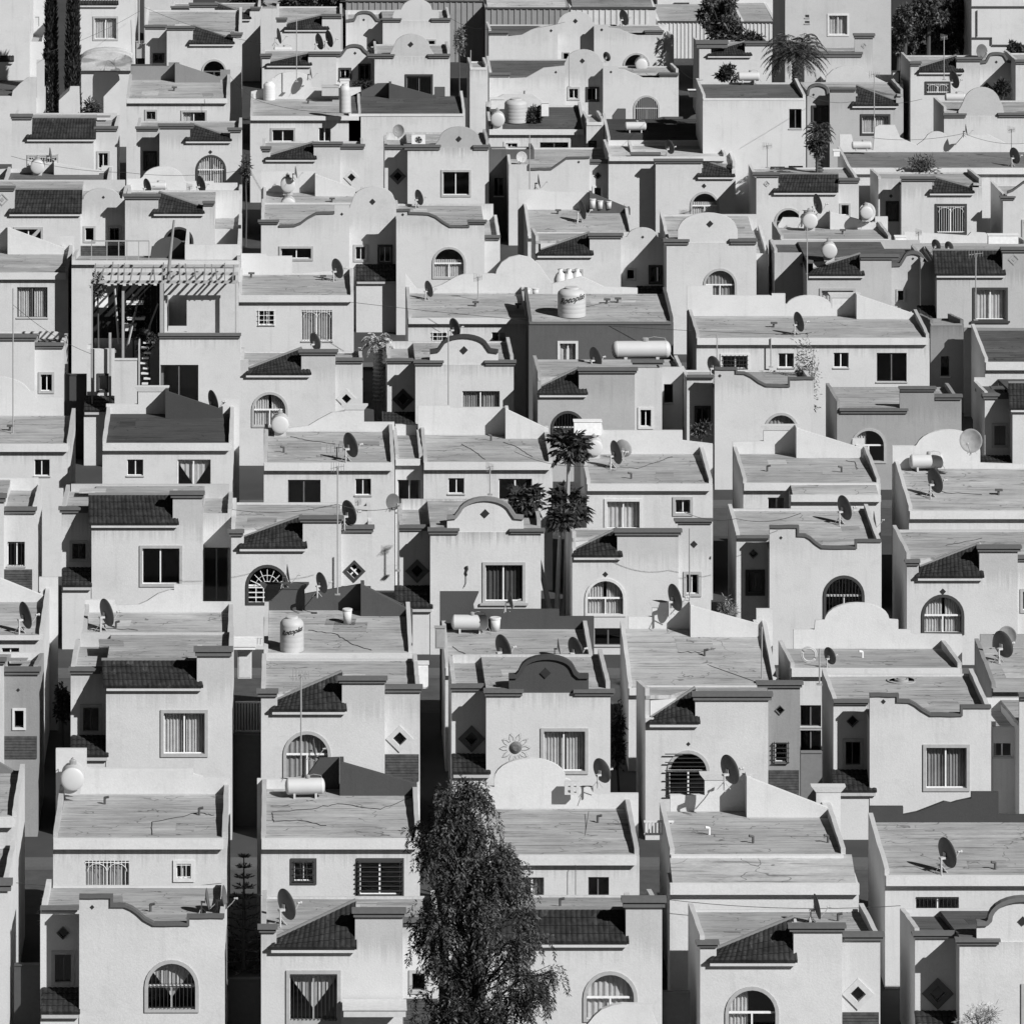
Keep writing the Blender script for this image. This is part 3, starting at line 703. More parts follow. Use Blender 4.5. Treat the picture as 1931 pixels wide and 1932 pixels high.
HB('B25', 'white house back with a pale dome shaped parapet, rings of hose beside it', 'f', 268, 645, 1590, (705, 748), 600,
   fronts=[([(660, 495), (775, 495), (780, 445), (830, 440)] + arc(835, 1188, 438, 348)[1:-1] + [(1190, 440), (1238, 443), (1238, 498), (1305, 498), (1305, 520), (1590, 525)], 0, None)],
   wins=[('r', 697, 912, 812, 1030, 'nD'), ('r', 697, 1050, 812, 1180, 'nD')])
HB('B26', 'grey walled house back with dark eave at right edge under two dishes', 'f', 268, 1755, 2300, (815, 832), 590,
   fronts=[([(1690, 525), (2300, 525)], 0, None)], val=.4, wins=[('r', 1912, 880, 2000, 922, 'n')])

# ================================================================ ROW 3, fronts
HF('F30', 'narrow white front with flower ironwork on its window, left edge below middle', 'g', 290, [(-200, 815), (20, 815)],
   bays=[(20, 200, 885, .5)], cor=[(-200, 38, 796, 836), (20, 204, 870, 900)], rv=712,
   wins=[('r', 42, 1058, 137, 1192, 'nG')], pents=[], brick=[(22, 178, 1208, 1330)])
HF('F31', 'white house with broad dark tiled roof and plain dark double window, left', 'g', 290,
   [(505, 983), (953, 983), (953, 797), (1117, 797)], bays=[(340, 505, 882, 1.25), (1117, 1277, 905, 2.0)],
   tile=[(490, 988, 958, 488, 803, 953, 803)], cor=[(935, 1130, 783, 813), (322, 490, 868, 896)], rf=880,
   wins=[('r', 770, 1078, 1006, 1306, ''), ('r', 383, 1052, 488, 1168, 'D'), ('r', 1125, 1090, 1268, 1395, 'nD')], pents=[(342, 508, 1200, 1300)])
HF('F32', 'white house with tiled wedge, fan light arched window and four pane diamond window', 'g', 290,
   [(1275, 1020), (1345, 1020), (1345, 1085), (1670, 1085), (1670, 945), (1882, 945)], bays=[(1882, 2052, 1000, .3)],
   tile=[(1308, 1696, 1088, 1340, 1035, 1668, 917)], cor=[(1256, 1348, 995, 1024), (1648, 1892, 918, 948), (1884, 2066, 970, 1004)], rf=985,
   wins=[('a', 1356, 1184, 1592, 1405, 'kF'), ('d', 1954, 1220, 62, 42, 'K4')], brick=[(1884, 2045, 1300, 1420)])
HF('F33', 'white house with grey edged round gable and rain stains below, centre', 'h', 289,
   [(497, 1005), (1107, 1005)], bays=[(327, 497, 985, 1.25)], cor=[(314, 495, 970, 994), (482, 658, 984, 1014), (932, 1130, 988, 1012)], stain=True,
   gable=([(590, 918), (632, 914)] + arc(650, 952, 905, 815)[1:-1] + [(968, 914), (1012, 918)], .74, .2), rf=965,
   wins=[('p', 800, 902, 24), ('r', 785, 1170, 1022, 1400, 'sfz'), ('d', 425, 1220, 66, 36, 'k')], pents=[(300, 512, 1300, 1420)])
HF('F34', 'white house right of the papaya with tiled wedge and white arched window', 'h', 289,
   [(1280, 1095), (1285, 1095), (1285, 1135), (1528, 1135), (1528, 1012), (1865, 1012)], bays=[(1865, 2045, 960, .3)],
   tile=[(1274, 1558, 1135, 1290, 1105, 1528, 990)], cor=[(1508, 1886, 990, 1020), (1840, 2056, 934, 956)], rf=1030, rv=990,
   wins=[('p', 1462, 1238, 16), ('a', 1350, 1258, 1576, 1470, 'wc'), ('p', 1950, 1072, 21), ('r', 1893, 1222, 1992, 1360, ''), ('r', 1402, 1535, 1555, 1630, 'nD'), ('r', 1410, 1655, 1555, 1860, 'nD')])
HF('F35', 'white house with swooping dark coping and dark framed arched window, right of middle', 'i', 287,
   [(528, 972), (688, 972), (688, 1018), (728, 1020), (755, 1035), (785, 1062), (818, 1084), (1000, 1086), (1000, 1050), (1145, 1050)],
   bays=[(345, 528, 1035, 1.25)], trim=True, cor=[(345, 528, 1028, 1046)], rv=878, rf=1000,
   wins=[('p', 590, 1036, 10), ('a', 824, 1243, 1052, 1480, 'kG'), ('d', 438, 1125, 26, 23, 'k'), ('r', 394, 1212, 502, 1355, 'kD')])
HF('F36', 'white house with tiled wedge and arched window near right edge, patched roof', 'i', 287,
   [(1285, 1175), (1350, 1175), (1350, 1250), (1685, 1250), (1685, 1095), (1896, 1095)], bays=[(1896, 2080, 1145, .3)],
   tile=[(1330, 1710, 1250, 1355, 1200, 1685, 1072)], cor=[(1272, 1358, 1160, 1186), (1668, 1918, 1080, 1110), (1890, 2090, 1138, 1162)], rv=1000, rf=1150,
   wins=[('p', 1483, 1333, 18), ('a', 1366, 1348, 1602, 1570, 'kc'), ('r', 1910, 1318, 2000, 1450, '')])

# ROW 3, backs
HB('B30', 'white house back at left edge, curved pale parapet and tiny double window', 'g', 305, -200, 388, (516, 556), 362,
   fronts=[([(-330, 150)] + arc(-320, 155, 228, 140)[1:-1] + [(165, 228), (195, 230), (195, 262), (350, 262), (350, 300)], 0, None)],
   wins=[('r', 190, 604, 274, 694, 'n')])
HB('B31', 'white house back with dark painted roof and dark wedge parapet', 'g', 303, 565, 1282, (512, 550), 352,
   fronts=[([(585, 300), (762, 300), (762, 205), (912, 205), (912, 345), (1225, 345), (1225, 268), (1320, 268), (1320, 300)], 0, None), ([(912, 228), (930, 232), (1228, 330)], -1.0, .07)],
   wins=[('r', 702, 604, 790, 692, 'n'), ('r', 980, 604, 1162, 800, 'nv')], rval=.075)
HB('B32', 'white house back with wavy parapet and yagi antenna, dark sliding window', 'g', 302, 1455, 2176, (620, 660), 450,
   fronts=[([(1455, 432), (1590, 432), (1700, 418), (1760, 382), (1830, 345), (1900, 338), (1905, 305), (2008, 305), (2008, 400), (2175, 400)], 0, None)],
   wins=[('r', 1588, 716, 1768, 888, 'nD'), ('r', 1960, 710, 2046, 800, 'n')])
HB('B32b', 'narrow white infill with one dark glazed door between two grey roofs', 'h', 302.6, 304, 456, (600, 632), 470,
   fronts=[([(304, 412), (450, 412)], 0, None)], wins=[('r', 316, 716, 450, 890, 'n')])
HB('B33', 'white house back with stepped block parapet and cracked grey roof, centre', 'h', 302, 460, 1172, (617, 656), 468,
   fronts=[([(430, 308), (602, 308), (602, 318), (915, 318), (915, 440), (1150, 440)], 0, None), ([(912, 326), (926, 332), (1150, 438)], -1.0, None)],
   wins=[('r', 597, 707, 684, 792, 'n'), ('r', 874, 710, 1058, 840, 'n')])
HB('B34', 'white house back with tall white parapet and blind covered sliding window', 'h', 300, 1360, 2055, (736, 772), 575,
   fronts=[([(1290, 392), (1440, 392), (1450, 445), (1888, 445), (1888, 500), (2055, 520)], 0, None)],
   wins=[('r', 1456, 820, 1666, 1000, 'wf'), ('r', 1834, 810, 1945, 915, '')])
HB('B35', 'white house back whose right half reaches forward under a lower grey roof', 'i', 300, 383, 1140, (732, 770), 573,
   fronts=[([(325, 508), (495, 503), (495, 418), (676, 418), (676, 545), (985, 545), (985, 490), (1050, 490), (1050, 540)], 0, None), ([(676, 430), (690, 436), (1030, 542)], -1.0, None)],
   wins=[('r', 518, 814, 612, 880, 'n')], steps=[(645, 1140, 800, 832, 1.6)])
HB('B36', 'white house back with white dome parapet and horizontal gas tank, right', 'i', 297, 1297, 2250, (885, 927), 655,
   fronts=[([(1205, 530), (1330, 530)] + arc(1335, 1690, 545, 440)[1:-1] + [(1690, 560), (1690, 625), (2250, 640)], 0, None)],
   wins=[('r', 1775, 905, 1860, 925, 'n')])

# ================================================================ ROW 4, fronts
HF('F40', 'white front with small framed window beside a dark gap, left edge', 'j', 332, [(-200, 895), (190, 895)],
   bays=[(190, 352, 940, .5)], cor=[(-200, 205, 882, 910), (190, 356, 928, 954)], rv=870,
   wins=[('r', 212, 1086, 300, 1204, '')])
HF('F42', 'white house with dark tiled wedge, arched window and tiny diamond window, left', 'j', 331,
   [(1325, 1020), (1370, 1020), (1370, 1094), (1662, 1094), (1662, 985), (1850, 985)], bays=[(1850, 2000, 1030, .3)],
   tile=[(1345, 1718, 1096, 1375, 1070, 1665, 958)], cor=[(1645, 1866, 965, 990), (1848, 2006, 1012, 1036)], rv=980, rf=1040,
   wins=[('a', 1388, 1196, 1588, 1392, 'c'), ('d', 1910, 1234, 55, 28)])
HF('F43', 'white house under a black edged round gable, low dark window, centre left', 'h', 329,
   [(415, 80), (957, 80)], bays=[(260, 415, 68, 1.25)], cor=[(248, 404, 50, 70), (404, 572, 58, 82), (796, 972, 58, 82)],
   gable=([(495, 2), (538, -4)] + arc(552, 815, -15, -82)[1:-1] + [(830, -4), (872, 2)], .74, .045), rf=60,
   wins=[('p', 683, 0, 22), ('r', 674, 226, 880, 330, 'ncy'), ('d', 347, 272, 60, 34, 'K')], pents=[(240, 418, 342, 412)])
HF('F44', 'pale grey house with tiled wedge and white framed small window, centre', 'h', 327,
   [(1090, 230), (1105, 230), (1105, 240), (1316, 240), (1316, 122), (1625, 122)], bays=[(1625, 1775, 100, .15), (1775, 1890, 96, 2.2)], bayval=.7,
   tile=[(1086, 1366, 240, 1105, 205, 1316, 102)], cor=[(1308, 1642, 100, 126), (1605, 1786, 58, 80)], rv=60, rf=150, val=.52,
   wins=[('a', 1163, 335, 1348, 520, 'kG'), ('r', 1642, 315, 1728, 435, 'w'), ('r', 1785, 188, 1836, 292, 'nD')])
HF('F45', 'white house with swooping parapet and half hidden arched window, leafy shrub beside it', 'i', 325,
   [(225, 98), (348, 100), (348, 122), (392, 124), (430, 142), (470, 172), (510, 192), (632, 194), (632, 153), (772, 153)],
   bays=[(72, 225, 150, 1.25)], trim=True, cor=[(72, 222, 142, 158)], rv=118, rf=135,
   wins=[('p', 253, 142, 10), ('a', 498, 345, 688, 560, 'fy'), ('r', 113, 308, 203, 430, 'kD')])
HF('F46', 'grey rendered house with flat ledge roof and pale arched window, right', 'i', 325,
   [(900, 255), (905, 338), (1246, 338), (1246, 218), (1436, 218)], bays=[(1436, 1586, 262, .3)], val=.42,
   cor=[(912, 1292, 322, 348), (1240, 1448, 204, 226), (1434, 1592, 247, 272)], rv=212, rf=312,
   wins=[('a', 978, 430, 1172, 624, 'l')])
HF('F47', 'white house with dark mansard at the right edge, small window in dark recess', 'i', 325,
   [(1868, 340), (2260, 340), (2260, 200), (2400, 200)], bays=[(1715, 1868, 255, 1.3)], cor=[(1700, 1866, 240, 268)],
   tile=[(1845, 2275, 322, 1845, 185, 2260, 185)], rval=.1, rv=158, rf=232, wins=[('r', 1753, 403, 1843, 538, 'D'), ('r', 2000, 450, 2200, 650, 'c')], pents=[(1700, 1872, 590, 640)])

# ROW 4, backs
HB('B40', 'white house back at left edge with curtained double window and lit side wall', 'j', 351, -150, 376, (537, 572), 420,
   fronts=[([(-150, 292), (46, 292), (46, 408), (325, 408), (325, 335), (410, 335), (410, 370)], 0, None), ([(42, 290), (60, 296), (352, 402)], -1.0, None)],
   wins=[('r', 94, 618, 262, 786, 'ncD')])
HB('B42', 'white house back with square grid window and tall white grilled window', 'j', 347, 1315, 1951, (662, 697), 550,
   fronts=[([(1330, 435), (1470, 435), (1470, 448), (1612, 448), (1612, 545), (1950, 520)], 0, None)],
   wins=[('r', 1428, 746, 1512, 826, 'nBW'), ('r', 1664, 745, 1832, 915, 'ngfy')])
HB('B43', 'white house back below a bell shaped pale parapet, two small barred windows', 'k', 344, 375, 1040, (787, 817), 652,
   fronts=[([(360, 548), (420, 625), (500, 625), (560, 605), (640, 560), (690, 545), (858, 545), (865, 520), (890, 482), (930, 455), (985, 442), (1050, 455), (1100, 500), (1140, 560), (1170, 600)], 0, None)],
   wins=[('r', 511, 867, 588, 955, 'nBW'), ('r', 836, 867, 915, 945, 'n')])
HB('B44', 'dark grey painted house back carrying the big round water tank', 'k', 340, 1040, 1838, (808, 822), 655,
   fronts=[([(1170, 600), (1330, 560), (1400, 590), (1450, 615), (1640, 625)], 0, .74)],
   val=.14, wins=[('r', 1198, 915, 1312, 1100, 'wf')], over=.06)
HB('B45', 'long white double house back with four windows under one grey roof, right', 'l', 337, 125, 1410, (897, 932), 778,
   fronts=[([(72, 612), (215, 612), (215, 665), (540, 665), (540, 655), (615, 655), (615, 712)] + arc(620, 870, 725, 664)[1:-1] + [(872, 740), (872, 655), (1012, 655), (1012, 768), (1330, 770)], 0, None), ([(1008, 660), (1022, 664), (1330, 768)], -1.0, None)],
   wins=[('r', 256, 984, 418, 1080, 'wB'), ('r', 577, 983, 662, 1062, 'n'), ('r', 881, 980, 964, 1062, 'n'), ('r', 1119, 981, 1284, 1140, 'nD')])
HB('B45b', 'bare concrete block annex with slit window behind the double house', 'l', 345, 1415, 1600, (818, 830), 800,
   wins=[('r', 1472, 1000, 1520, 1110, 'nD')], val=.3, over=.03)
HB('B46', 'white house back with dark roof at right edge, white eave', 'l', 337, 1717, 2250, (1030, 1072), 858,
   fronts=[([(1600, 845), (2250, 850)], 0, .3)], rval=.1)

# ================================================================ ROW 5, fronts
HF('F50', 'white house with long dark tiled roof and joined round gable, upper left', 'j', 376, [(-100, 78), (80, 78), (80, 208), (440, 208)],
   bays=[(440, 690, [(440, 140)] + arc(462, 662, 130, 72) + [(690, 140)], 1.25)], cor=[(-100, 86, 62, 84)],
   tile=[(42, 452, 208, 80, 82, 455, 83)], rf=105,
   wins=[('o', 12, 135, 36), ('p', 570, 122, 9), ('r', 75, 286, 238, 380, ''), ('r', 460, 280, 528, 372, ''), ('r', 594, 280, 668, 372, 'D')], brick=[(442, 688, 388, 470)])
HF('F51', 'white house with tiles sloping down to the right and stair tower beside, upper left', 'j', 376,
   [(690, 118), (873, 118), (873, 205), (1120, 205), (1120, 158), (1182, 158)], cor=[(678, 888, 106, 130), (1116, 1186, 146, 166)],
   tile=[(838, 1130, 207, 876, 96, 1118, 178)], rf=165, bays=[(1184, 1330, 300, .8)],
   wins=[('a', 903, 285, 1068, 450, 'kD')])
HF('F52', 'white house with parapet swooping up to the right, seen left of a small dome', 'j', 368.8,
   [(1440, 262), (1538, 262), (1538, 278), (1625, 276), (1660, 262), (1700, 232), (1745, 208), (1845, 205), (1845, 168), (1926, 168)], trim=[(2, 7)],
   cor=[(1422, 1540, 250, 268)], bays=[(1926, 2186, [(1926, 185), (1940, 150)] + arc(1950, 2172, 130, 65)[1:-1] + [(2180, 150), (2186, 190)], 1.2)], rf=285, rv=90,
   wins=[('p', 1885, 215, 9), ('r', 1538, 392, 1728, 472, ''), ('p', 2054, 147, 18), ('r', 1950, 383, 2028, 478, ''), ('r', 2082, 383, 2166, 490, 'k'),
         ('r', 1966, 694, 2036, 828, 'fy'), ('r', 2076, 692, 2162, 828, 'wf')], pents=[(1964, 2202, 492, 580)])
HF('F53', 'white house with parapet swooping down to the right and arched window, centre', 'k', 368,
   [(310, 192), (384, 190), (384, 208), (490, 212), (530, 228), (570, 258), (608, 280), (706, 280), (706, 260), (796, 260)], trim=True,
   bays=[(796, 882, 345, .8)], cor=[(700, 810, 250, 268), (796, 884, 334, 356)], rv=165, rf=228,
   wins=[('p', 345, 218, 9), ('a', 508, 395, 694, 572, 'q'), ])
HF('F54', 'white house with tiled wedge and shared small round gable, right of centre', 'k', 364,
   [(1078, 430), (1100, 430), (1100, 435), (1376, 435), (1376, 338), (1548, 338)],
   bays=[(1548, 1800, [(1548, 345), (1580, 340)] + arc(1586, 1746, 338, 290)[1:-1] + [(1752, 345), (1800, 372)], 1.2)],
   tile=[(1076, 1398, 437, 1105, 415, 1376, 320)], cor=[(1364, 1562, 322, 346)], rv=320, rf=360,
   wins=[('p', 1668, 342, 9), ('r', 1212, 518, 1340, 600, 'D'), ('r', 1572, 512, 1632, 584, ''), ('r', 1700, 496, 1778, 602, 'kD')], pents=[(1640, 1822, 612, 695)])
HF('F55', 'white house with plain broad dome gable above an arched window, right of centre', 'l', 362,
   [(-40, 372), (455, 372)], cor=[(-60, 86, 354, 382), (306, 460, 352, 380)], gable=([(22, 300)] + arc(30, 345, 292, 208)[1:-1] + [(352, 300)], .74, 0),
   bays=[(455, 522, 435, 1.0)], rv=222, rf=385, wins=[('p', 200, 268, 18), ('a', 163, 514, 348, 680, 'fy')])
HF('F56', 'pale grey house with tiled wedge and small rounded gable, shaded passage at left', 'l', 358,
   [(735, 545), (765, 548), (1028, 548), (1028, 455), (1200, 455)],
   bays=[(555, 735, 430, 3.2), (1200, 1440, [(1200, 490), (1245, 488), (1262, 460)] + arc(1270, 1370, 450, 422)[1:-1] + [(1385, 465), (1400, 485), (1440, 490)], .9, 1)],
   tile=[(732, 1052, 549, 768, 520, 1028, 437)], cor=[(1024, 1244, 440, 464), (697, 764, 486, 505)], val=.6, rval=.12, rv=365, rf=470,
   wins=[('p', 1318, 461, 8), ('r', 803, 624, 1002, 740, 'fs'), ('r', 1226, 628, 1278, 702, ''), ('r', 1358, 628, 1408, 704, 'kD')])
HF('F57', 'pale grey house with dark tiled mansard and gridded curtained window, right edge', 'l', 357,
   [(1450, 560), (1813, 560), (1813, 415), (2150, 415)], bays=[(1362, 1450, 480, 1.2)], val=.58,
   tile=[(1436, 1830, 547, 1428, 418, 1813, 418)], cor=[(1800, 2160, 400, 424)], rf=470,
   wins=[('o', 1875, 465, 32), ('r', 1648, 620, 1842, 808, 'kfs'), ], pents=[(1352, 1468, 720, 815)])

# ROW 5, backs
HB('B51', 'white house back with weathered dark roof and round tank end, upper left', 'm', 388, 15, 600, (1030, 1045), 952,
   fronts=[([(-80, 940), (150, 925), (150, 880), (300, 900), (300, 938), (560, 938), (560, 915), (622, 915)], 0, None), ([(298, 896), (310, 900), (545, 942)], -1.0, None)], rval=.16)
HB('B52', 'low white house back crowded with tank, dome and dishes, upper left', 'm', 388, 690, 1330, (1085, 1100), 1050,
   fronts=[([(700, 985), (775, 985)] + arc(785, 1010, 990, 918)[1:-1] + [(1020, 1000), (1180, 1000), (1180, 1010), (1310, 1010)], 0, None)])
HB('B53', 'white house back with big grey roof and two round tank ends stacked', 'm', 386, 1450, 2010, (1200, 1215), 1062,
   fronts=[([(1440, 945), (1740, 945), (1740, 1060), (2010, 1060)], 0, None), ([(1738, 962), (1750, 966), (1960, 1040)], -1.0, None)])
HB('B54', 'white house back with laundry poles and patched grey roof, centre', 'k', 375, 1035, 1615, (332, 345), 190,
   fronts=[([(980, 82), (1128, 82), (1128, 90), (1380, 95), (1380, 180), (1560, 185)], 0, None), ([(1376, 98), (1400, 104), (1600, 185)], -1.0, .12)])
HB('B55', 'white house back with wedge parapet behind a round tank end, right', 'l', 369, 590, 1200, (352, 366), 290,
   fronts=[([(575, 275), (600, 235), (690, 235), (690, 195), (865, 205), (865, 280), (1110, 280), (1110, 230), (1180, 230)], 0, None), ([(862, 204), (880, 208), (1115, 270)], -1.0, None)])
HB('B56', 'white house back with long low white parapet, far right', 'l', 369, 1280, 1990, (408, 420), 375,
   fronts=[([(1270, 312), (1620, 335), (1640, 315), (1720, 320), (1730, 330), (1900, 332)], 0, None)])

# ================================================================ ROW 6, fronts
HF('F60', 'white house with dark tiled mansard and half hidden barred window, upper left', 'm', 405,
   [(65, 645), (175, 645), (175, 768), (517, 768)], bays=[(517, 645, 712, .5)], cor=[(55, 182, 630, 656), (517, 652, 698, 720)],
   tile=[(140, 530, 762, 177, 652, 530, 653)], rf=690, wins=[('r', 150, 852, 322, 950, 'gcy'), ('r', 533, 832, 606, 938, '')])
HF('F61', 'white house with tiles sloping down right and white barred arched window, upper left', 'm', 403,
   [(880, 697), (1048, 697), (1048, 772), (1270, 772), (1270, 715), (1330, 715)], bays=[(752, 880, 710, 1.3)],
   tile=[(1015, 1280, 772, 1050, 682, 1272, 758)], cor=[(870, 1072, 684, 706), (1252, 1336, 706, 726), (745, 878, 700, 718)], rf=735,
   wins=[('p', 1160, 838, 12), ('a', 1080, 853, 1248, 1030, 'kgc'), ('r', 790, 832, 866, 940, 'kD')])
HF('F62', 'white house with tiled wedge beside a tall gap, small diamond window, upper middle', 'm', 400,
   [(1445, 828), (1492, 828), (1492, 872), (1730, 872), (1730, 800), (1876, 800)], bays=[(1876, 2008, 815, .3)],
   tile=[(1455, 1748, 874, 1490, 858, 1730, 786)], cor=[(1434, 1498, 810, 832), (1722, 1892, 784, 804), (1874, 2014, 797, 818)], rf=850,
   wins=[('d', 1938, 978, 42, 24)])
HF('F63', 'white house with plain grey round gable and streaked wall, upper centre', 'n', 400,
   [(372, 815), (820, 815)], bays=[(246, 372, 818, 1.25)], cor=[(350, 556, 798, 824), (732, 824, 800, 824), (240, 352, 802, 820)], stain=True,
   gable=([(522, 800), (545, 770)] + arc(552, 762, 762, 698)[1:-1] + [(770, 775), (790, 805)], .5, 0), rf=800,
   wins=[('p', 655, 765, 16), ('r', 556, 936, 722, 1085, ''), ('d', 318, 972, 46, 26, 'k')])
HF('F63b', 'dark boarded gate wall between two white houses, upper centre', 'n', 402, [(822, 825), (1070, 825)], val=.14, rv=815, D=5, name='house', cat='house',
   wins=[('r', 850, 980, 900, 1080, 'nD')])
HF('F64', 'white house with low parapet rising to the right, small diamond window, upper centre', 'n', 398.5,
   [(930, 908), (1042, 908), (1042, 930), (1165, 928), (1205, 900), (1250, 868), (1375, 865)], bays=[(1375, 1496, 898, .3)],
   cor=[(1372, 1496, 882, 900)], rv=820, rf=900, trim=[(1, 6)],
   wins=[('p', 1315, 893, 8), ('d', 1420, 968, 20, 16, 'K'), ('r', 1392, 1025, 1450, 1130, 'w')])
HF('F65', 'white house with tiles sloping down right and plaque over arched window, upper right', 'n', 397,
   [(1740, 890), (1994, 890), (1994, 970), (2160, 970), (2160, 935), (2180, 935)], bays=[(1612, 1740, 856, 1.25)],
   tile=[(1962, 2178, 970, 1996, 885, 2166, 940)], cor=[(1728, 2002, 878, 898), (1598, 1768, 842, 862)], rv=800, rf=912,
   wins=[('p', 2006, 1025, 14), ('a', 1930, 1055, 2090, 1200, 'q'), ('p', 1680, 962, 17), ('r', 1648, 1022, 1724, 1130, 'kD')])
HF('F66', 'white house with dark tiled mansard and ornament plaque, upper right', 'o', 391,
   [(455, 962), (575, 962), (575, 1058), (908, 1058)], bays=[(908, 1020, 998, .3)], cor=[(432, 584, 952, 974), (908, 1026, 984, 1006)],
   tile=[(540, 906, 1056, 578, 962, 908, 963)], rf=1010, rv=930,
   wins=[('o', 512, 1013, 18), ('a', 556, 1145, 712, 1300, 'D'), ('r', 914, 1120, 974, 1195, '')])
HF('F67', 'white house with ornate white grilled square window, upper right', 'l', 390,
   [(1255, 20), (1424, 20), (1424, 92), (1648, 92), (1648, 70), (1700, 70)], bays=[(1128, 1255, 22, 1.25)],
   tile=[(1400, 1658, 94, 1428, 12, 1650, 75)], cor=[(1250, 1444, 10, 30)], rf=40, rv=-10,
   wins=[('r', 1440, 158, 1616, 328, 'kg'), ('p', 1197, 115, 11), ('r', 1168, 143, 1240, 255, 'kD')])
HF('F68', 'white house with dark edged swooping parapet at right edge, upper right', 'l', 388.5,
   [(1815, 128), (1838, 128), (1838, 92), (1870, 80), (1931, 35), (2100, 30)], trim=[(2, 5)], cor=[(1798, 1884, 116, 134)], rf=120, wins=[('r', 1918, 245, 2050, 380, 'c')])

# ROW 6, backs
HB('B61', 'white house back with cobbled stone wedge parapet and two windows, top left', 'm', 417, 697, 1262, (542, 566), 440,
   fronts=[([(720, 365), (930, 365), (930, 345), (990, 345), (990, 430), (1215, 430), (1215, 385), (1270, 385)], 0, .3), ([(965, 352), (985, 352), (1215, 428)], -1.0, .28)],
   wins=[('r', 798, 603, 868, 668, 'D'), ('r', 998, 607, 1142, 700, 'l')])
HB('B62', 'white house back with pale roof and white bottle shaped tank, top left of centre', 'm', 415, 1380, 1990, (638, 660), 545,
   fronts=[([(1385, 505), (1490, 480), (1500, 430)] + arc(1510, 1710, 440, 395)[1:-1] + [(1720, 480), (1800, 490), (1990, 480)], 0, None)],
   wins=[('r', 1492, 704, 1630, 790, ''), ('r', 1758, 704, 1824, 780, 'n')])
HB('B63', 'white house back with blank wall under black roof and black wedge parapet, top centre', 'n', 415, 48, 690, (626, 640), 530,
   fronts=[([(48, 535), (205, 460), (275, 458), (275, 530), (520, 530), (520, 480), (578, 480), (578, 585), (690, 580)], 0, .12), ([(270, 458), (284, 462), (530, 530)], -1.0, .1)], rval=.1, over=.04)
HB('B64', 'white house back with dark roof crowded by two tanks, top centre', 'n', 410, 820, 1352, (712, 740), 590,
   fronts=[([(820, 560), (900, 520), (1060, 520), (1150, 580), (1350, 582)], 0, None)], rval=.11,
   wins=[('r', 902, 778, 988, 822, 'w'), ('r', 1102, 784, 1258, 890, 'nD')])
HB('B64b', 'pale column of wall with a single slit left of the tank roof, top centre', 'n', 424, 715, 815, (370, 384), 345, over=.03)
HB('B64c', 'narrow white annex with one small window right of the tank roof, top centre', 'n', 409, 1358, 1455, (672, 690), 640,
   wins=[('r', 1370, 775, 1414, 862, 'kD')], over=.05)
HB('B65', 'white low house back with black roof under a gas tank, top right of centre', 'n', 405, 1475, 2090, (772, 800), 655,
   fronts=[([(1500, 640), (1530, 600), (1575, 600), (1575, 690), (1780, 645), (1890, 645), (1890, 675), (1935, 640), (1990, 620), (2010, 630), (2010, 750)], 0, .12)], rval=.06)
HB('B65b', 'white stepped low house with grey roof, top right of centre', 'n', 398, 1480, 2130, (862, 884), 800, fronts=[([(1480, 790), (2100, 785), (2110, 775), (2150, 790)], 0, None)], rval=.45)
HB('B65c', 'modern blank white cube house with one dark corner window, top right', 'o', 400, 160, 728, (540, 552), 462,
   wins=[('r', 636, 600, 704, 708, 'nD'), ('r', 532, 918, 612, 940, 'nD'), ('r', 632, 914, 712, 938, 'nD')], rval=.13, over=.02)
HB('B66', 'long white house back with half dark half pale roof, top right', 'o', 398, 955, 2200, (924, 957), 838,
   fronts=[([(915, 742), (980, 742), (1000, 825), (1100, 825), (1110, 700), (1130, 690), (1220, 690), (1250, 760), (1340, 800), (1380, 770)] + arc(1390, 1510, 765, 725)[1:-1] + [(1520, 800), (1560, 790), (1600, 745), (1730, 740), (1830, 790), (2200, 800)], 0, None)], rval=.2)

# ================================================================ ROW 7, fronts
HF('F70', 'tall white house at the top left corner with shaded slit window', 'm', 438.5, [(-200, -60), (162, -60)],
   bays=[(162, 245, 230, 1.6)], wins=[('r', 187, 85, 222, 150, 'wD')], rf=-40, tile=[(-200, 78, 335, -200, 262, 78, 262, .4)])
HF('F70b', 'low white house with dark slanted roof and curved wall, top left edge', 'm', 431, [(-200, 530), (65, 530), (70, 500), (110, 460), (155, 425), (200, 425)],
   rv=425, rf=525, rval=.1, bays=[(200, 245, 330, .4)], D=9)
HF('F71', 'tall white house with curtained window above an arched tiled porch, top left', 'm', 441,
   [(440, -40), (745, -40)], wins=[('r', 512, 88, 652, 222, 'c')], rf=-30, tile=[(432, 655, 22, 440, -35, 650, -35, .4)])
HF('F72', 'white house with tiles sloping down right and fan shaped black window, top left', 'm', 440,
   [(920, 155), (1063, 155), (1063, 237), (1286, 237), (1286, 192), (1330, 192)], bays=[(800, 920, 150, 1.25)],
   tile=[(1036, 1296, 237, 1066, 142, 1290, 220)], cor=[(914, 1078, 144, 162), (798, 922, 138, 156), (1270, 1340, 180, 200)], rf=175, rv=60,
   wins=[('a', 1112, 325, 1250, 480, 'D'), ('r', 842, 292, 906, 345, 'kD')])
HF('F73', 'white house with low tiled wedge and humped dark coping, top left of centre', 'm', 436,
   [(1445, 312), (1490, 312), (1490, 355), (1700, 355), (1700, 300), (1855, 300)],
   bays=[(1855, 2066, [(1855, 300), (1880, 298), (1900, 270)] + arc(1905, 2005, 268, 246)[1:-1] + [(2012, 275), (2045, 300), (2066, 300)], .9, 1)],
   tile=[(1462, 1722, 355, 1492, 342, 1700, 295)], cor=[(1434, 1500, 298, 318), (1700, 1880, 288, 306)], rf=330,
   wins=[('p', 1958, 292, 9), ('r', 1868, 372, 1938, 440, 'k'), ('r', 1976, 350, 2045, 445, 'kD')])
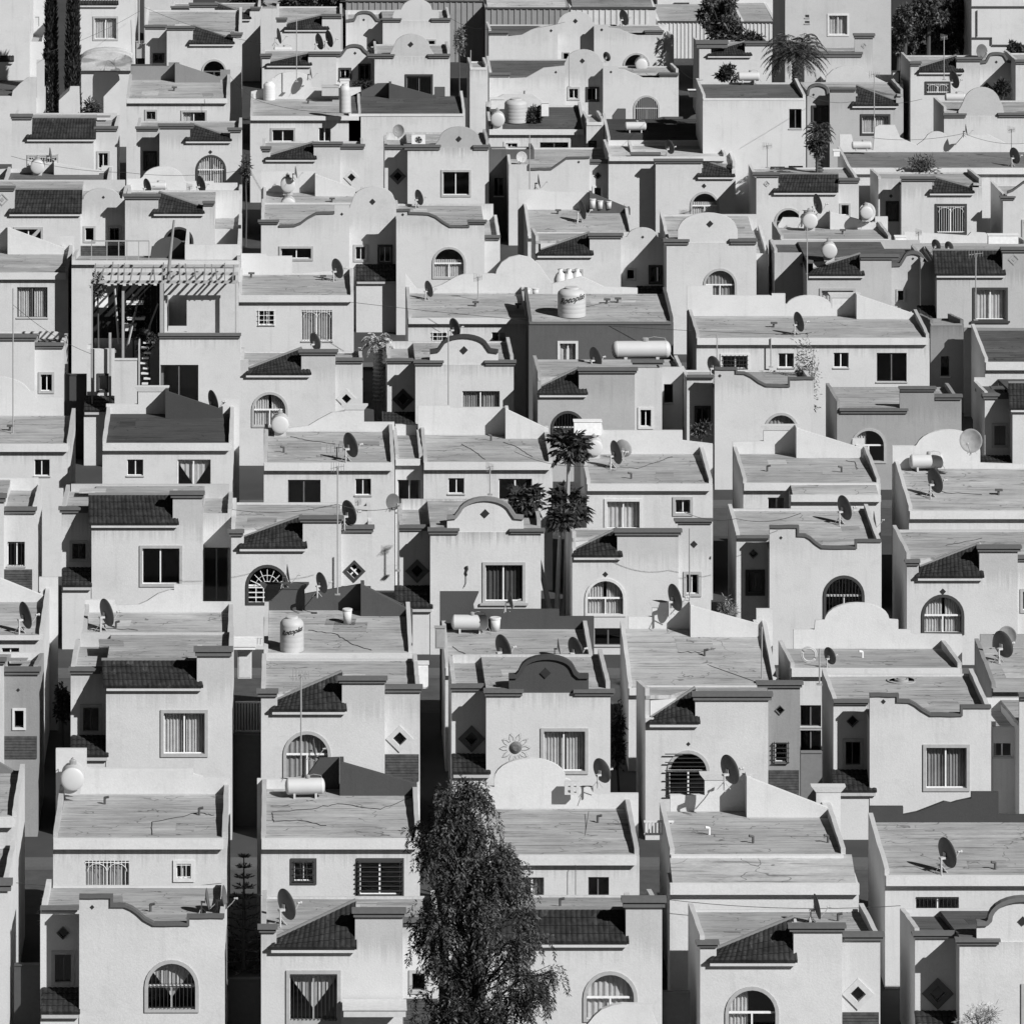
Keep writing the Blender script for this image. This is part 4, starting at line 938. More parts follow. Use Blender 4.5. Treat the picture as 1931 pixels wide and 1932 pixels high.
HF('F74', 'white house with wide plain dome gable and iron scroll window, top centre', 'n', 435,
   [(190, 312), (606, 312)], cor=[(148, 302, 298, 318), (482, 608, 298, 318)], gable=([(275, 300), (292, 262)] + arc(300, 490, 255, 186)[1:-1] + [(498, 270), (520, 300)], .6, 0), rf=300,
   wins=[('p', 390, 243, 15), ('r', 358, 408, 512, 540, 'kG')])
HF('F75', 'white house with parapet rising to a shared dome gable, top centre', 'n', 430,
   [(822, 412), (934, 410), (934, 432), (1025, 428), (1070, 402), (1120, 374), (1240, 362)], cor=[(822, 940, 402, 420)],
   bays=[(1240, 1450, [(1240, 350)] + arc(1246, 1436, 340, 272)[1:-1] + [(1450, 350)], 1.0)], rf=415, rv=330, rval=.12,
   wins=[('p', 1189, 397, 8), ('p', 1335, 335, 15), ('r', 1252, 478, 1322, 552, ''), ('r', 1354, 478, 1428, 560, 'kD')])
HF('F76', 'white house with parapet swooping down right, barred arched window, top right of centre', 'n', 430,
   [(1450, 366), (1535, 366), (1535, 380), (1570, 384), (1620, 406), (1670, 428), (1760, 428), (1760, 410), (1866, 410)], cor=[(1756, 1868, 402, 418)],
   rf=400, rv=370, wins=[('p', 1493, 396, 8), ('a', 1618, 524, 1762, 680, 'gD')])
HF('F77', 'grey front with tiles sloping right and curled shadow wall, top right', 'o', 420,
   [(860, 495), (1003, 495), (1003, 577), (1226, 577), (1226, 540), (1266, 540)], val=.55,
   bays=[(735, 860, [(735, 520)] + arc(738, 852, 500, 462)[1:-1] + [(860, 520)], .9, 1)],
   tile=[(974, 1238, 578, 1006, 472, 1230, 560)], cor=[(858, 1006, 484, 502)], rf=515, wins=[('p', 770, 522, 8), ('r', 1028, 628, 1194, 745, 'kc'), ('r', 758, 580, 856, 680, 'kD')])
HF('F78', 'white house with pale peaked dome and grey side wall, right edge near top', 'o', 415,
   [(1490, 640), (2100, 640)], cor=[(1484, 1614, 625, 646), (1786, 2100, 622, 644)], gable=([(1570, 610), (1590, 575)] + arc(1598, 1800, 570, 480)[1:-1] + [(1815, 585), (1820, 620)], .6, 0), rf=610, rv=560, val=.74)

# ================================================================ ROW 8, fronts
HF('F81', 'small white house with tiles sloping right at the top edge, left', 'm', 470,
   [(1045, 28), (1183, 28), (1183, 98), (1378, 98), (1378, 45), (1435, 45)], bays=[(944, 1045, 40, 1.2)],
   tile=[(1142, 1388, 99, 1186, 14, 1380, 82)], cor=[(1040, 1204, 16, 36), (1380, 1440, 38, 54), (940, 1046, 34, 50)], rf=45, rv=20, wins=[('r', 1018, 70, 1040, 130, 'kD')])
HF('F82', 'white house with shallow tiled wedge and antenna mast, top edge left of centre', 'm', 465,
   [(1525, 108), (1580, 108), (1580, 158), (1776, 158), (1776, 90), (1890, 90)], tile=[(1560, 1818, 158, 1585, 130, 1776, 84)], cor=[(1520, 1586, 98, 116), (1772, 1895, 78, 98)], rf=120, rv=40)
HF('F83', 'white house with pale round gable and black hump coping, top edge centre', 'n', 465,
   [(235, 112), (606, 112)], bays=[(32, 235, [(32, 110), (75, 105), (85, 80)] + arc(92, 180, 78, 62)[1:-1] + [(188, 82), (205, 105), (235, 108)], 1.2, 1)],
   cor=[(228, 340, 100, 118), (500, 612, 100, 118)], gable=([(290, 85), (300, 55), (335, 52)] + arc(340, 505, 50, -5)[1:-1] + [(508, 55), (545, 60)], .68, 0), rf=105,
   wins=[('d', 185, 248, 36, 20, 'k'), ('p', 130, 108, 8), ('r', 480, 215, 530, 290, '')])
HF('F84', 'white house with parapet rising right to a domed bay, top edge right of centre', 'n', 460,
   [(820, 182), (925, 180), (925, 200), (1000, 192), (1050, 165), (1110, 142), (1200, 134)], cor=[(818, 930, 172, 188)],
   bays=[(1200, 1400, [(1200, 130)] + arc(1204, 1394, 122, 62)[1:-1] + [(1400, 130)], 1.0)], rf=180, rv=140, rval=.13,
   wins=[('p', 1163, 168, 9), ('p', 1297, 115, 14), ('r', 1225, 285, 1265, 340, 'D')])
HF('F85', 'white house with parapet swooping down right, dish in sky, top right of centre', 'n', 460,
   [(1400, 136), (1480, 136), (1480, 152), (1540, 158), (1590, 182), (1640, 194), (1680, 192), (1680, 176), (1782, 176)], cor=[(1678, 1786, 168, 184)], rf=165, rv=140,
   wins=[('p', 1442, 163, 9), ('a', 1560, 290, 1708, 420, 'D')], bays=[(1782, 1840, 210, .8)])
HF('F86', 'small white house with tiled wedge beside the palm, top right', 'o', 450,
   [(140, 245), (205, 245), (205, 302), (392, 302), (392, 240), (540, 240)], tile=[(178, 432, 302, 205, 285, 392, 230)], cor=[(120, 300, 222, 262), (390, 545, 228, 248)], rf=262, rv=225)
HF('F87', 'white house with corniced block behind the palm, top right', 'o', 440,
   [(720, 312), (997, 312), (997, 200), (1097, 200)], cor=[(738, 1042, 285, 312), (988, 1110, 185, 208)], val=.62, rf=290, rv=262, wins=[('o', 1048, 250, 16)])
HF('F87b', 'white domed parapet house in front of the palm trunk, top right', 'o', 436, [(835, 480), (840, 420), (880, 380)] + arc(890, 1050, 385, 362)[1:-1] + [(1060, 400), (1100, 420), (1180, 460), (1265, 465)], rf=470,
   wins=[('r', 1200, 388, 1248, 460, 'kD')])
HF('F88', 'white house with tiled wedge and diamond window beneath a hump, right edge top', 'o', 435,
   [(1305, 350), (1350, 350), (1350, 392), (1558, 392), (1558, 325), (1688, 325)],
   bays=[(1688, 1885, [(1688, 340), (1720, 335), (1735, 305)] + arc(1740, 1825, 302, 290)[1:-1] + [(1830, 308), (1845, 335), (1885, 342)], .9, 1)],
   tile=[(1342, 1600, 393, 1352, 372, 1558, 308)], cor=[(1300, 1366, 340, 360), (1556, 1705, 316, 336)], rf=365, rv=310,
   wins=[('p', 1778, 341, 9), ('r', 1384, 448, 1526, 520, 'kg'), ('d', 1725, 488, 36, 24, 'K4')])
HF('F89', 'white slab of a house cut by the right edge near the top', 'o', 433, [(1885, 345), (2100, 345)], cor=[(1880, 2100, 330, 350)], rf=350)

HB('B00', 'white parapet top poking up at the bottom edge right of the willow', 'b', 206, 1350, 1790, (1720, 1750), 1600,
   fronts=[([(1340, 1545), (1400, 1470), (1440, 1435), (1500, 1412), (1552, 1402), (1722, 1406), (1722, 1450), (1750, 1520)], 0, None)])
# ---------------------------------------------------------------- pergola house
h41 = HF('F41', 'half built house with shady wooden pergola terrace and open lower room, left', 'j', 331, [(880, 888), (1325, 888)],
         bays=[(480, 632, 960, 1.4)], cor=[(872, 1330, 876, 898)], rf=905, rv=905, D=6,
         wins=[('r', 885, 1047, 1094, 1260, 'nD'), ('r', 535, 1094, 602, 1196, 'kD')], pents=[(462, 640, 1218, 1300)])
_m = M(); _y = 332.6
_m.prism([(X('j', 905, _y), Z('j', 905, _y)), (X('j', 905, _y), Z('j', 602, _y)), (X('j', 1312, _y), Z('j', 602, _y)), (X('j', 1312, _y), Z('j', 905, _y))], _y, _y + .2,
         [boxpoly(X('j', 912, _y), X('j', 1030, _y), Z('j', 866, _y), Z('j', 662, _y))])
_m.box(X('j', 905, _y), X('j', 905, _y) + .15, _y + .2, _y + 4, Z('j', 905, _y), Z('j', 602, _y)); _m.box(X('j', 1312, _y) - .15, X('j', 1312, _y), _y + .2, _y + 4, Z('j', 905, _y), Z('j', 602, _y))
_m.box(X('j', 905, _y) + .16, X('j', 1312, _y) - .16, _y + 3.8, _y + 4, Z('j', 905, _y), Z('j', 602, _y) - .01)
_m.box(X('j', 1034, _y), X('j', 1312, _y) - .2, _y + .21, _y + 3.79, Z('j', 662, _y), Z('j', 652, _y))
part(_m, 'upper_storey', stucco(.66), h41)
pg = thing('pergola', 'wooden pergola of thin rafters over the cluttered terrace', 'pergola', (X('j', 890, 332), 332, 0))
_y0, _y1 = 331.6, 336.4; _zb = Z('j', 588, _y0)
for xx in (508, 892, 1300):
    for yy in (_y0, _y1):
        if yy == _y1 and xx != 892: continue
        w_ = .2 if xx == 892 else .07; m = M(); m.box(X('j', xx, _y0) - w_ / 2, X('j', xx, _y0) + w_ / 2, yy - .09, yy + .09, 0 if yy == _y0 and xx == 508 else 5 if xx == 1300 else 0, _zb - .081); part(m, 'post', plain('weathered_wood', .32, .9), pg)
for yy in (_y0, (_y0 + _y1) / 2, _y1):
    m = M(); m.box(X('j', 500, _y0), X('j', 1312, _y0), yy - .06, yy + .06, _zb - .08, _zb + .06); part(m, 'beam', plain('weathered_wood', .34, .9), pg)
for q in range(19):
    xx = X('j', 515 + 43 * q + random.uniform(-11, 11), _y0); m = M(); sk = random.uniform(-.18, .18); dz = random.uniform(-.02, .05); ye = _y1 + random.uniform(-1.2, .4); m.hexa([(xx - .03, _y0 - .25, _zb + .062), (xx + .03, _y0 - .25, _zb + .062), (xx + .03 + sk, ye, _zb + .062), (xx - .03 + sk, ye, _zb + .062), (xx - .03, _y0 - .25, _zb + .16 + dz), (xx + .03, _y0 - .25, _zb + .16 + dz), (xx + .03 + sk, ye, _zb + .16), (xx - .03 + sk, ye, _zb + .16)]); part(m, 'rafter', plain('weathered_wood', .22, .9, 0, .4), pg)
HB('B41', 'white house back hidden behind the pergola with dark dome parapet', 'j', 350, 395, 1325, (470, 490), 445,
   fronts=[([(1020, 385), (1325, 385)], -5.5, None), ([(830, 440)] + arc(834, 1035, 438, 343)[1:-1] + [(1036, 440)], -3, .1)])
rl = thing('railing', 'thin metal balcony railing above the pergola', 'railing', (X('j', 650, 350), 350, 0)); m = M()
for xx in (505, 590, 655, 700, 765, 822): m.box(X('j', xx, 350.3) - .025, X('j', xx, 350.3) + .025, 350.28, 350.33, Z('j', 470, 350.3), Z('j', 362, 350.3))
m.box(X('j', 505, 350.3), X('j', 822, 350.3), 350.27, 350.34, Z('j', 366, 350.3), Z('j', 360, 350.3)); part(m, 'rail', plain('grey_metal', .3, .6), rl)
_y = 334; m = M(); m.tube([(X('j', 925, _y), _y, Z('j', 600, _y)), (X('j', 940, _y), _y + .03, Z('j', 430, _y)), (X('j', 960, _y), _y, Z('j', 248, _y))], .11, 8, .06)
tag(m.build('wooden_pole', plain('rough_wood', .25, .95), None, (X('j', 925, _y), _y, 0)), 'rough leaning wooden pole rising out of the pergola', 'pole')
# yard clutter below the pergola
ST = thing('staircase', 'narrow outdoor stair of pale treads beside the pergola', 'stairs', (X('j', 790, 332), 331, 0))
for q in range(10):
    y_ = 331.2; x_ = X('j', 772 + (q * 7 % 5) * 5, y_); z_ = Z('j', 1180 - 26 * q, y_); m = M(); m.box(x_, x_ + .3 + .03 * (q * 5 % 4), y_ + .12 * q, y_ + .12 * q + .28, z_ - .05, z_ + .02); part(m, 'tread', plain('concrete', .55, .9), ST)
m = M(); m.box(X('j', 763, 331), X('j', 770, 331), 331.1, 332.4, 0, Z('j', 930, 331)); part(m, 'stringer', plain('concrete', .4, .9), ST)
_o = (X('j', 695, 330), 330, 0); m = M(); m.box(X('j', 632, 330), X('j', 756, 330), 330, 330.2, 0, Z('j', 1022, 330)); m.box(X('j', 632, 330) - .02, X('j', 756, 330) + .02, 329.96, 330.24, Z('j', 1022, 330) + .002, Z('j', 1014, 330))
tag(m.build('garden_wall', stucco(.7), None, _o), 'pale rendered yard wall below the pergola stair', 'wall')
for (x0, x1, zt, lab) in ((600, 632, 870, 'narrow leaning board left of the pergola stair'), (672, 690, 640, 'dark rough board upright under the pergola')):
    m = M(); m.box(X('j', x0, 331.4), X('j', x0 + 14, 331.4), 331.4, 331.46, 0, Z('j', zt, 331.4)); tag(m.build('board', plain('rough_wood', .3, .95), None, (X('j', x0, 331.4), 331.4, 0)), lab, 'board')

# ---------------------------------------------------------------- satellite dishes
def copy_tree(o, parent=None):
    c = o.copy(); COL.objects.link(c); c.parent = parent
    for ch in o.children: copy_tree(ch, c)
    return c
def proto(name, loc=(0, 0, 0)):
    return thing(name, '', '', loc)
def make_dish(v=.1):
    r = proto('satellite_dish'); tl = math.radians(9); c_, s_ = math.cos(tl), math.sin(tl)
    m = M(); m.lathe([(.0, 0), (.15, .008), (.3, .034), (.42, .066), (.5, .094), (.512, .09), (.505, .08), (.42, .052), (.3, .02), (.15, -.008), (0, -.016)], axis='x', n=32)
    m.v = [(x * c_ - z * s_, y, x * s_ + z * c_ + .64) for x, y, z in m.v]
    part(m, 'reflector', plain('dish_grey', v, .6, .0, .2, .3, 5), r, True)
    m = M(); m.tube([(-.2, -.06, 0), (-.2, -.06, .5)], .034, 8); m.box(-.24, -.03, -.1, .03, .48, .55); m.box(-.05, -.03, -.07, .07, .45, .68)
    for a in (0, 2.1, 4.2): m.tube([(-.2, -.06, .3), (-.2 + .26 * math.cos(a), -.06 + .26 * math.sin(a), .0)], .014, 5)
    part(m, 'mount', plain('white_metal', .42, .5), r)
    m = M(); m.tube([(.2, 0, .2), (.42, 0, .42), (.56, 0, .62)], .018, 6); arm = part(m, 'feed_arm', plain('galvanised', .35, .5), r)
    m = M(); m.lathe([(0, 0), (.035, 0), (.035, .09), (.05, .1), (.05, .16), (0, .165)], (.5, 0, .62), 'x', 10); part(m, 'receiver', plain('plastic_white', .4, .5), arm)
    return r
DISH = make_dish(); DISH2 = make_dish(.38); FIRST = {'dish': True, 'pale': True}
def dish(label, t, x, y, h, host=None, Y=None, yaw=29, dark=True, pale=False):
    pale = label.startswith(('pale', 'white', 'big pale', 'ring')); first = FIRST.pop('pale' if pale else 'dish', None); src = DISH2 if pale else DISH; o = src if first else copy_tree(src)
    if host:
        b = on(host, t, x, y + h * .62); Y = b[1]
    s = h * K * Y / FL / 1.02
    zb = b[2] if host else Z(t, y, Y) - .64 * s
    o.location = (X(t, x, Y) + .05 * s, Y, zb); o.scale = (s, s, s); o.rotation_euler = (0, 0, math.radians(yaw + random.uniform(-5, 5)))
    tag(o, label, 'satellite dish', 'satellite dishes on the roofs')
D_ = dish
D_('dark satellite dish at left end of the roof with tiled wedge, front row', 'a', 1560, 858, 176, 'F12')
D_('narrow edge on dish on the swoop parapet house roof, lower left', 'a', 1130, 825, 120, 'F11', yaw=2)
D_('edge on dish near the right parapet of the swoop house, lower left', 'a', 1222, 815, 130, 'F11', yaw=-4)
D_('grey dish beside the pale rounded gable right of the willow', 'b', 1428, 118, 140, Y=242.6, yaw=40)
D_('dish with white mount on the block parapet above the two level roof', 'c', 290, 112, 166, Y=241.5)
D_('dish alone on broad roof with cable loop, lower right', 'c', 1488, 578, 172, 'B15')
D_('dish standing behind the tiled wedge of the bottom right house', 'c', 772, 868, 140, 'F14', yaw=12)
D_('dish on grey roof at the left edge, lower half', 'd', 122, 420, 152, 'B20')
D_('dish on long grey roof beside wavy parapet, left of centre', 'd', 570, 405, 156, 'B21')
D_('dish on the dark parapet roof behind the tall water tank', 'd', 1760, 238, 118, Y=274)
D_('edge on dish seen against fan light window, left of centre', 'd', 1578, 190, 112, Y=274.3, yaw=0)
D_('edge on dish before an arched window above dark box, lower left', 'd', 1722, 1150, 108, Y=242.2, yaw=0)
D_('left dish of three on the roof above the dark round gable', 'e', 882, 606, 152, 'B23')
D_('large right dish of three behind the dark round gable', 'e', 1282, 622, 140, 'B23')
D_('thin middle dish of three behind the dark round gable', 'e', 1196, 590, 92, 'B23', yaw=0)
D_('dark dish by the gas tank in front of shuttered window, centre', 'e', 925, 330, 104, Y=273, yaw=14)
D_('dish on pale block parapet right of the arched window with curtains', 'e', 1828, 320, 152, Y=274.5)
D_('dish leaning by hose rings left of the pale dome, right side', 'f', 850, 655, 98, 'B25', yaw=40)
D_('black dish on roof of the grey walled house, right edge', 'f', 1800, 580, 152, 'B26', yaw=35)
D_('pale dish turned to the viewer at the right edge above a black one', 'f', 1838, 465, 112, 'B26', yaw=-120)
D_('dish on dark wedge parapet of the dark painted roof, left', 'g', 1160, 288, 132, Y=309.6)
D_('dish at right end of the yagi antenna roof, left of centre', 'h', 42, 532, 140, 'B32')
D_('dark dish beside rooftop box above the four pane diamond window', 'h', 34, 905, 138, 'F32', yaw=30)
D_('grey dish turned sideways on a wall left of the streaked dome house', 'h', 282, 838, 92, Y=295, yaw=-60)
D_('dish with pale twin behind it on roof right of the papaya', 'h', 1505, 568, 134, 'B34')
D_('pale dish turned away just right of its dark neighbour, centre right', 'h', 1555, 545, 100, 'B34', yaw=60)
D_('tall dish behind white sack on roof of pale grey house, centre', 'h', 1395, 42, 116, Y=333)
D_('dish on the forward lower roof of the split level back, right', 'i', 925, 874, 140, 'F35')
D_('edge on dish on white wall end above swooping coping, right', 'i', 1098, 935, 92, Y=293.5, yaw=0)
D_('dish on patched roof below the horizontal gas tank, right', 'i', 1425, 725, 140, 'B36')
D_('big pale ringed dish facing left beside the white dome, right', 'i', 1635, 500, 130, Y=302, yaw=-112)
D_('dark dish on parapet corner above the swooping parapet, right of centre', 'i', 210, 88, 108, 'F45', yaw=40)
D_('dish at right end of the roof behind grid windowed wall, left', 'j', 1848, 517, 112, Y=352)
D_('dish standing before the tall white grilled window, left', 'j', 1727, 905, 100, 'F42', yaw=35)
D_('small dish left of the joined round gable, upper left', 'j', 490, 62, 76, Y=384)
D_('dish at mouth of a white tank, upper left', 'j', 802, 62, 86, Y=387, yaw=35)
D_('dish over crowded roof with stair tower, upper left', 'j', 1097, 52, 96, Y=387, yaw=35)
D_('dish with white ring on far left of the water tank roof', 'k', 478, 630, 92, 'B43', yaw=30)
D_('dish over arched window house parapet, centre top', 'k', 425, 125, 88, 'F53', yaw=35)
D_('dark dish behind the black edged round gable, centre', 'k', 620, 842, 104, Y=340, yaw=35)
D_('dish leaning on patched roof with laundry poles, centre top', 'k', 1322, 195, 106, 'B54', yaw=20)
D_('dish in the middle of the long double house roof', 'l', 676, 812, 112, 'B45', yaw=20)
D_('tall dish above round tank end, upper right', 'l', 780, 160, 112, Y=375.5, yaw=22)
D_('ring shaped pale dish on wedge parapet, upper right', 'l', 1058, 205, 104, Y=374.8, yaw=-60)
D_('left of a pair of small dishes above dark mansard, right', 'l', 1440, 388, 66, 'F57', yaw=40)
D_('right of a pair of small dishes above dark mansard, right', 'l', 1512, 396, 60, 'F57', yaw=50)
D_('slim dish above white tank on a low wall, top left of centre', 'm', 1528, 198, 88, Y=445, yaw=18)
D_('left one of two dishes side by side, top left of centre', 'm', 1750, 230, 92, Y=445)
D_('right one of two dishes side by side, top left of centre', 'm', 1804, 214, 96, Y=445)
D_('edge on dish before barred window, upper left', 'm', 270, 850, 76, Y=394, yaw=0)
D_('edge on dish before white dome right of bottle tank', 'm', 1708, 402, 66, Y=421, yaw=0)
D_('edge on dish above round tank end, upper left of centre', 'm', 1625, 950, 70, Y=391, yaw=0)
D_('dish high against corrugated wall, top right of centre', 'n', 1555, 97, 88, Y=466)
D_('small dark dish left of round tank end, top centre right', 'n', 1465, 312, 54, Y=438, yaw=50)
D_('white dish tilted up on blank white parapet, top centre', 'n', 322, 720, 70, Y=401, yaw=-120)
D_('pale dish before the dark boarded gate, top centre', 'n', 996, 866, 62, Y=400, yaw=-70)
D_('dish on grey flat roof, top right of centre', 'n', 1808, 835, 80, 'B65b', yaw=35)
D_('edge on dish on low roof, upper centre right', 'n', 1088, 1000, 82, Y=383, yaw=0)
D_('dish above small white gas tank, right near top', 'o', 1535, 440, 98, Y=428)
D_('dark dish on pale half of the long roof, right edge', 'o', 1870, 860, 92, 'B66', yaw=30)
D_('edge on dish on domed parapet, right near top', 'o', 1606, 716, 66, Y=404, yaw=0)
D_('round grey dish behind hump coping, top right', 'o', 1690, 282, 80, Y=441, yaw=-60)

# ---------------------------------------------------------------- tanks
def make_gas():
    r = proto('gas_tank'); m = M(); R_, L_ = .3, .62
    prof = [(0, -L_ - .13)] + [(R_ * math.sin(a), -L_ - .13 * math.cos(a)) for a in (.35, .7, 1.05, 1.35)] + [(R_, -L_), (R_, -L_ + .02), (R_, L_ - .02), (R_, L_)] + [(R_ * math.sin(a), L_ + .13 * math.cos(a)) for a in (1.35, 1.05, .7, .35)] + [(0, L_ + .13)]
    m.lathe(prof, (0, 0, .42), 'x', 28); sh = part(m, 'shell', plain('tank_white', .47, .5, 0, .05, .4, 2), r, True)
    m = M(); m.lathe([(.09, 0), (.09, .1), (.06, .13), (0, .13)], (.1, 0, .71), 'z', 12); m.tube([(.1, 0, .8), (.32, 0, .86), (.6, .05, .8), (.75, .05, .2), (.85, .05, .02)], .012, 5); part(m, 'valve', plain('grey_metal', .25, .5), r)
    for sx in (-.4, .4): m = M(); m.box(sx - .04, sx + .04, -.2, .2, 0, .2); part(m, 'leg', plain('grey_metal', .45, .5), r)
    for sx in (-1, 1): m = M(); m.lathe([(R_ + .004, sx * (L_ - .01) - .012), (R_ + .004, sx * (L_ - .01) + .012)], (0, 0, .42), 'x', 28); part(m, 'weld_band', plain('tank_white', .48, .5), sh)
    return r
GAS = make_gas(); FIRST['gas'] = True
def gas(label, t, x, y, w, host=None, Y=None, end=False, hh=None):
    """w: seen length (or, end on, seen diameter); y: the reading of its feet."""
    o = GAS if FIRST.pop('gas', None) else copy_tree(GAS)
    if host: b = on(host, t, x, y); Y = b[1]; zb = b[2]
    else: zb = Z(t, y, Y)
    s = w * K * Y / FL / (.6 if end else 1.5)
    o.location = (X(t, x, Y), Y, zb); o.scale = (s * (.5 if end else 1), s, s) if not hh else (s, hh * K * Y / FL / .72, hh * K * Y / FL / .72); o.rotation_euler = (0, 0, math.radians(90 if end else random.uniform(-4, 4)))
    tag(o, label, 'gas tank', 'white gas tanks on the roofs')
gas('round end of a white tank beside flared parapet, lower left', 'a', 402, 235, 128, Y=242, end=True)
gas('white horizontal gas tank with dark box behind, left of the willow', 'a', 1682, 262, 222, 'B12')
gas('white gas tank with round ends by a bucket, centre', 'e', 715, 512, 205, 'B23')
gas('stained white gas tank with pipes on top before white dome, right', 'i', 1392, 664, 190, 'B36')
gas('long white tank lying behind dark painted wall roof, centre right', 'k', 1660, 1030, 330, Y=336.5, hh=115)
gas('white round tank end over wavy parapet, left of centre', 'g', 1545, 470, 96, 'B32', end=True)
gas('upper of two stacked round tank ends, upper left of centre', 'j', 1588, 105, 80, Y=391.8, end=True)
gas('lower of two stacked round tank ends, upper left of centre', 'j', 1590, 215, 80, 'B53', end=True)
gas('round tank end below leaning antenna, upper left', 'm', 207, 968, 76, Y=394, end=True)
gas('white tank barrel pointing left above tiles, upper left', 'm', 865, 1055, 108, Y=391)
gas('bright round tank end above dark tiled roof, right', 'l', 855, 505, 84, 'F56', end=True)
gas('round tank end under a tall dish, upper right', 'l', 748, 305, 84, 'B55', end=True)
gas('tank with dark hood tipped on edge near white wall, upper right', 'l', 1060, 250, 70, Y=374.5, end=True)
gas('white spherical tank half hidden by the papaya crown', 'h', 1402, 592, 88, 'B34', end=True)
gas('round tank end beside brown water tank, top centre', 'n', 868, 708, 78, 'B64', end=True)
gas('white gas tank on black roof, top right of centre', 'n', 1628, 730, 122, 'B65')
gas('round tank end within the shadowed arch, top right of centre', 'n', 1660, 400, 68, Y=436, end=True)
gas('plain white tank in front of the palm, top right', 'o', 412, 455, 124, Y=406.5)
gas('small white tank above half dark roof, right', 'o', 1035, 832, 112, Y=404)
gas('white tank under a dish above pale dome, right near top', 'o', 1552, 570, 118, Y=424)
gas('white tank on the wall below slim dish, top left of centre', 'm', 1560, 305, 104, Y=445)
_wt = {}
def water(label, t, x, yb, w, hgt, host=None, Y=None, v=.5, text=True, name='water_tank'):
    if host: b = on(host, t, x, yb); Y = b[1]; zb = b[2]
    else: zb = Z(t, yb, Y)
    R_ = w * K * Y / FL / 2; Hh = hgt * K * Y / FL; r = thing(name, label, 'water tank', (X(t, x, Y), Y, zb)); c = (X(t, x, Y), Y, zb)
    prof = [(R_, 0)]
    for q in range(5): prof += [(R_, Hh * (.02 + .145 * q)), (R_ * 1.0, Hh * (.12 + .145 * q)), (R_ * .994, Hh * (.135 + .145 * q)), (R_ * .994, Hh * (.155 + .145 * q))]
    prof += [(R_, Hh * .76), (R_ * .97, Hh * .82), (R_ * .8, Hh * .9), (R_ * .5, Hh * .95)]
    m = M(); m.lathe(prof, c, 'z', 36); part(m, 'body', plain('tank_plastic', v, .55, 0, .06, .3, 2), r, True)
    m = M(); m.lathe([(R_ * .52, Hh * .93), (R_ * .52, Hh * .985), (R_ * .4, Hh * 1.0), (0, Hh * 1.0)], c, 'z', 24); part(m, 'lid', plain('tank_plastic', v * 1.1, .5), r)
    if text:
        cu = bpy.data.curves.new('lettering', 'FONT'); cu.body = 'Rotoplas'; cu.size = R_ * .56; cu.shear = .45; cu.align_x = 'CENTER'; cu.extrude = .006; cu.offset = .008
        to = bpy.data.objects.new('lettering', cu); COL.objects.link(to); dg = bpy.context.evaluated_depsgraph_get(); me = bpy.data.meshes.new_from_object(to.evaluated_get(dg)); bpy.data.objects.remove(to)
        for vv in me.vertices:
            a = vv.co.x / R_; rr = R_ * 1.012 + vv.co.z; zz = Hh * .56 + vv.co.y + vv.co.x * .22
            vv.co = (rr * math.sin(a), -rr * math.cos(a), zz)
        me.materials.clear(); me.materials.append(plain('dark_ink', .03, .6)); lo = bpy.data.objects.new('lettering', me); COL.objects.link(lo); lo.parent = r
    return r
water('tall pale water tank with slanted lettering on the roof, left of centre', 'd', 1610, 610, 132, 190, 'B22', v=.42)
water('big round water tank with lettering on the grey roof, centre', 'k', 1277, 776, 156, 160, 'B44', v=.43)
water('grey brown water tank among plants, top centre', 'n', 970, 672, 128, 132, 'B64', v=.4, text=False)
water('white bottle shaped tank on pale roof, top left of centre', 'm', 1485, 542, 66, 102, 'B62', v=.55, text=False)
def bucket(label, t, x, yb, w, hgt, host=None, Y=None):
    if host: b = on(host, t, x, yb); Y = b[1]; c = b
    else: c = (X(t, x, Y), Y, Z(t, yb, Y))
    R_ = w * K * Y / FL / 2; Hh = hgt * K * Y / FL; r = thing('bucket', label, 'bucket', c)
    m = M(); m.lathe([(R_ * .82, 0), (R_ * .97, Hh * .9)], c, 'z', 20); part(m, 'body', plain('plastic_pale', .5, .6), r, True)
    m = M(); m.lathe([(R_, Hh * .88), (R_ * 1.06, Hh * .9), (R_ * 1.06, Hh), (R_ * .9, Hh * 1.02), (0, Hh * 1.0)], c, 'z', 20); part(m, 'lid', plain('plastic_pale', .55, .6), r)
bucket('white bucket on roof right of the tall water tank', 'e', 40, 460, 52, 80, 'B22')
bucket('white bucket right of the gas tank, centre', 'e', 856, 500, 58, 75, 'B23')
bucket('left of two pale pots by bell shaped parapet', 'k', 1030, 672, 42, 48, 'B43')
bucket('right of two pale pots by bell shaped parapet', 'k', 1078, 668, 38, 44, 'B43')
# sacks stacked behind the big tank
for (x, lab) in ((1215, 'left white bundle behind the big round tank'), (1260, 'middle white bundle behind the big round tank'), (1305, 'right white bundle behind the big round tank')):
    _y = 347.5; m = M(); c = (X('k', x, _y), _y, Z('k', 640, _y)); m.lathe([(.0, 0), (.28, .02), (.36, .3), (.34, .7), (.22, .98), (.1, 1.12), (.14, 1.25), (0, 1.2)], c, 'z', 14)
    m.v = [(a + random.uniform(-.05, .05), b, z) for a, b, z in m.v]; tag(m.build('bundle', plain('cloth_white', .56, .9), None, c, True), lab, 'bundle', 'white bundles on the roof')
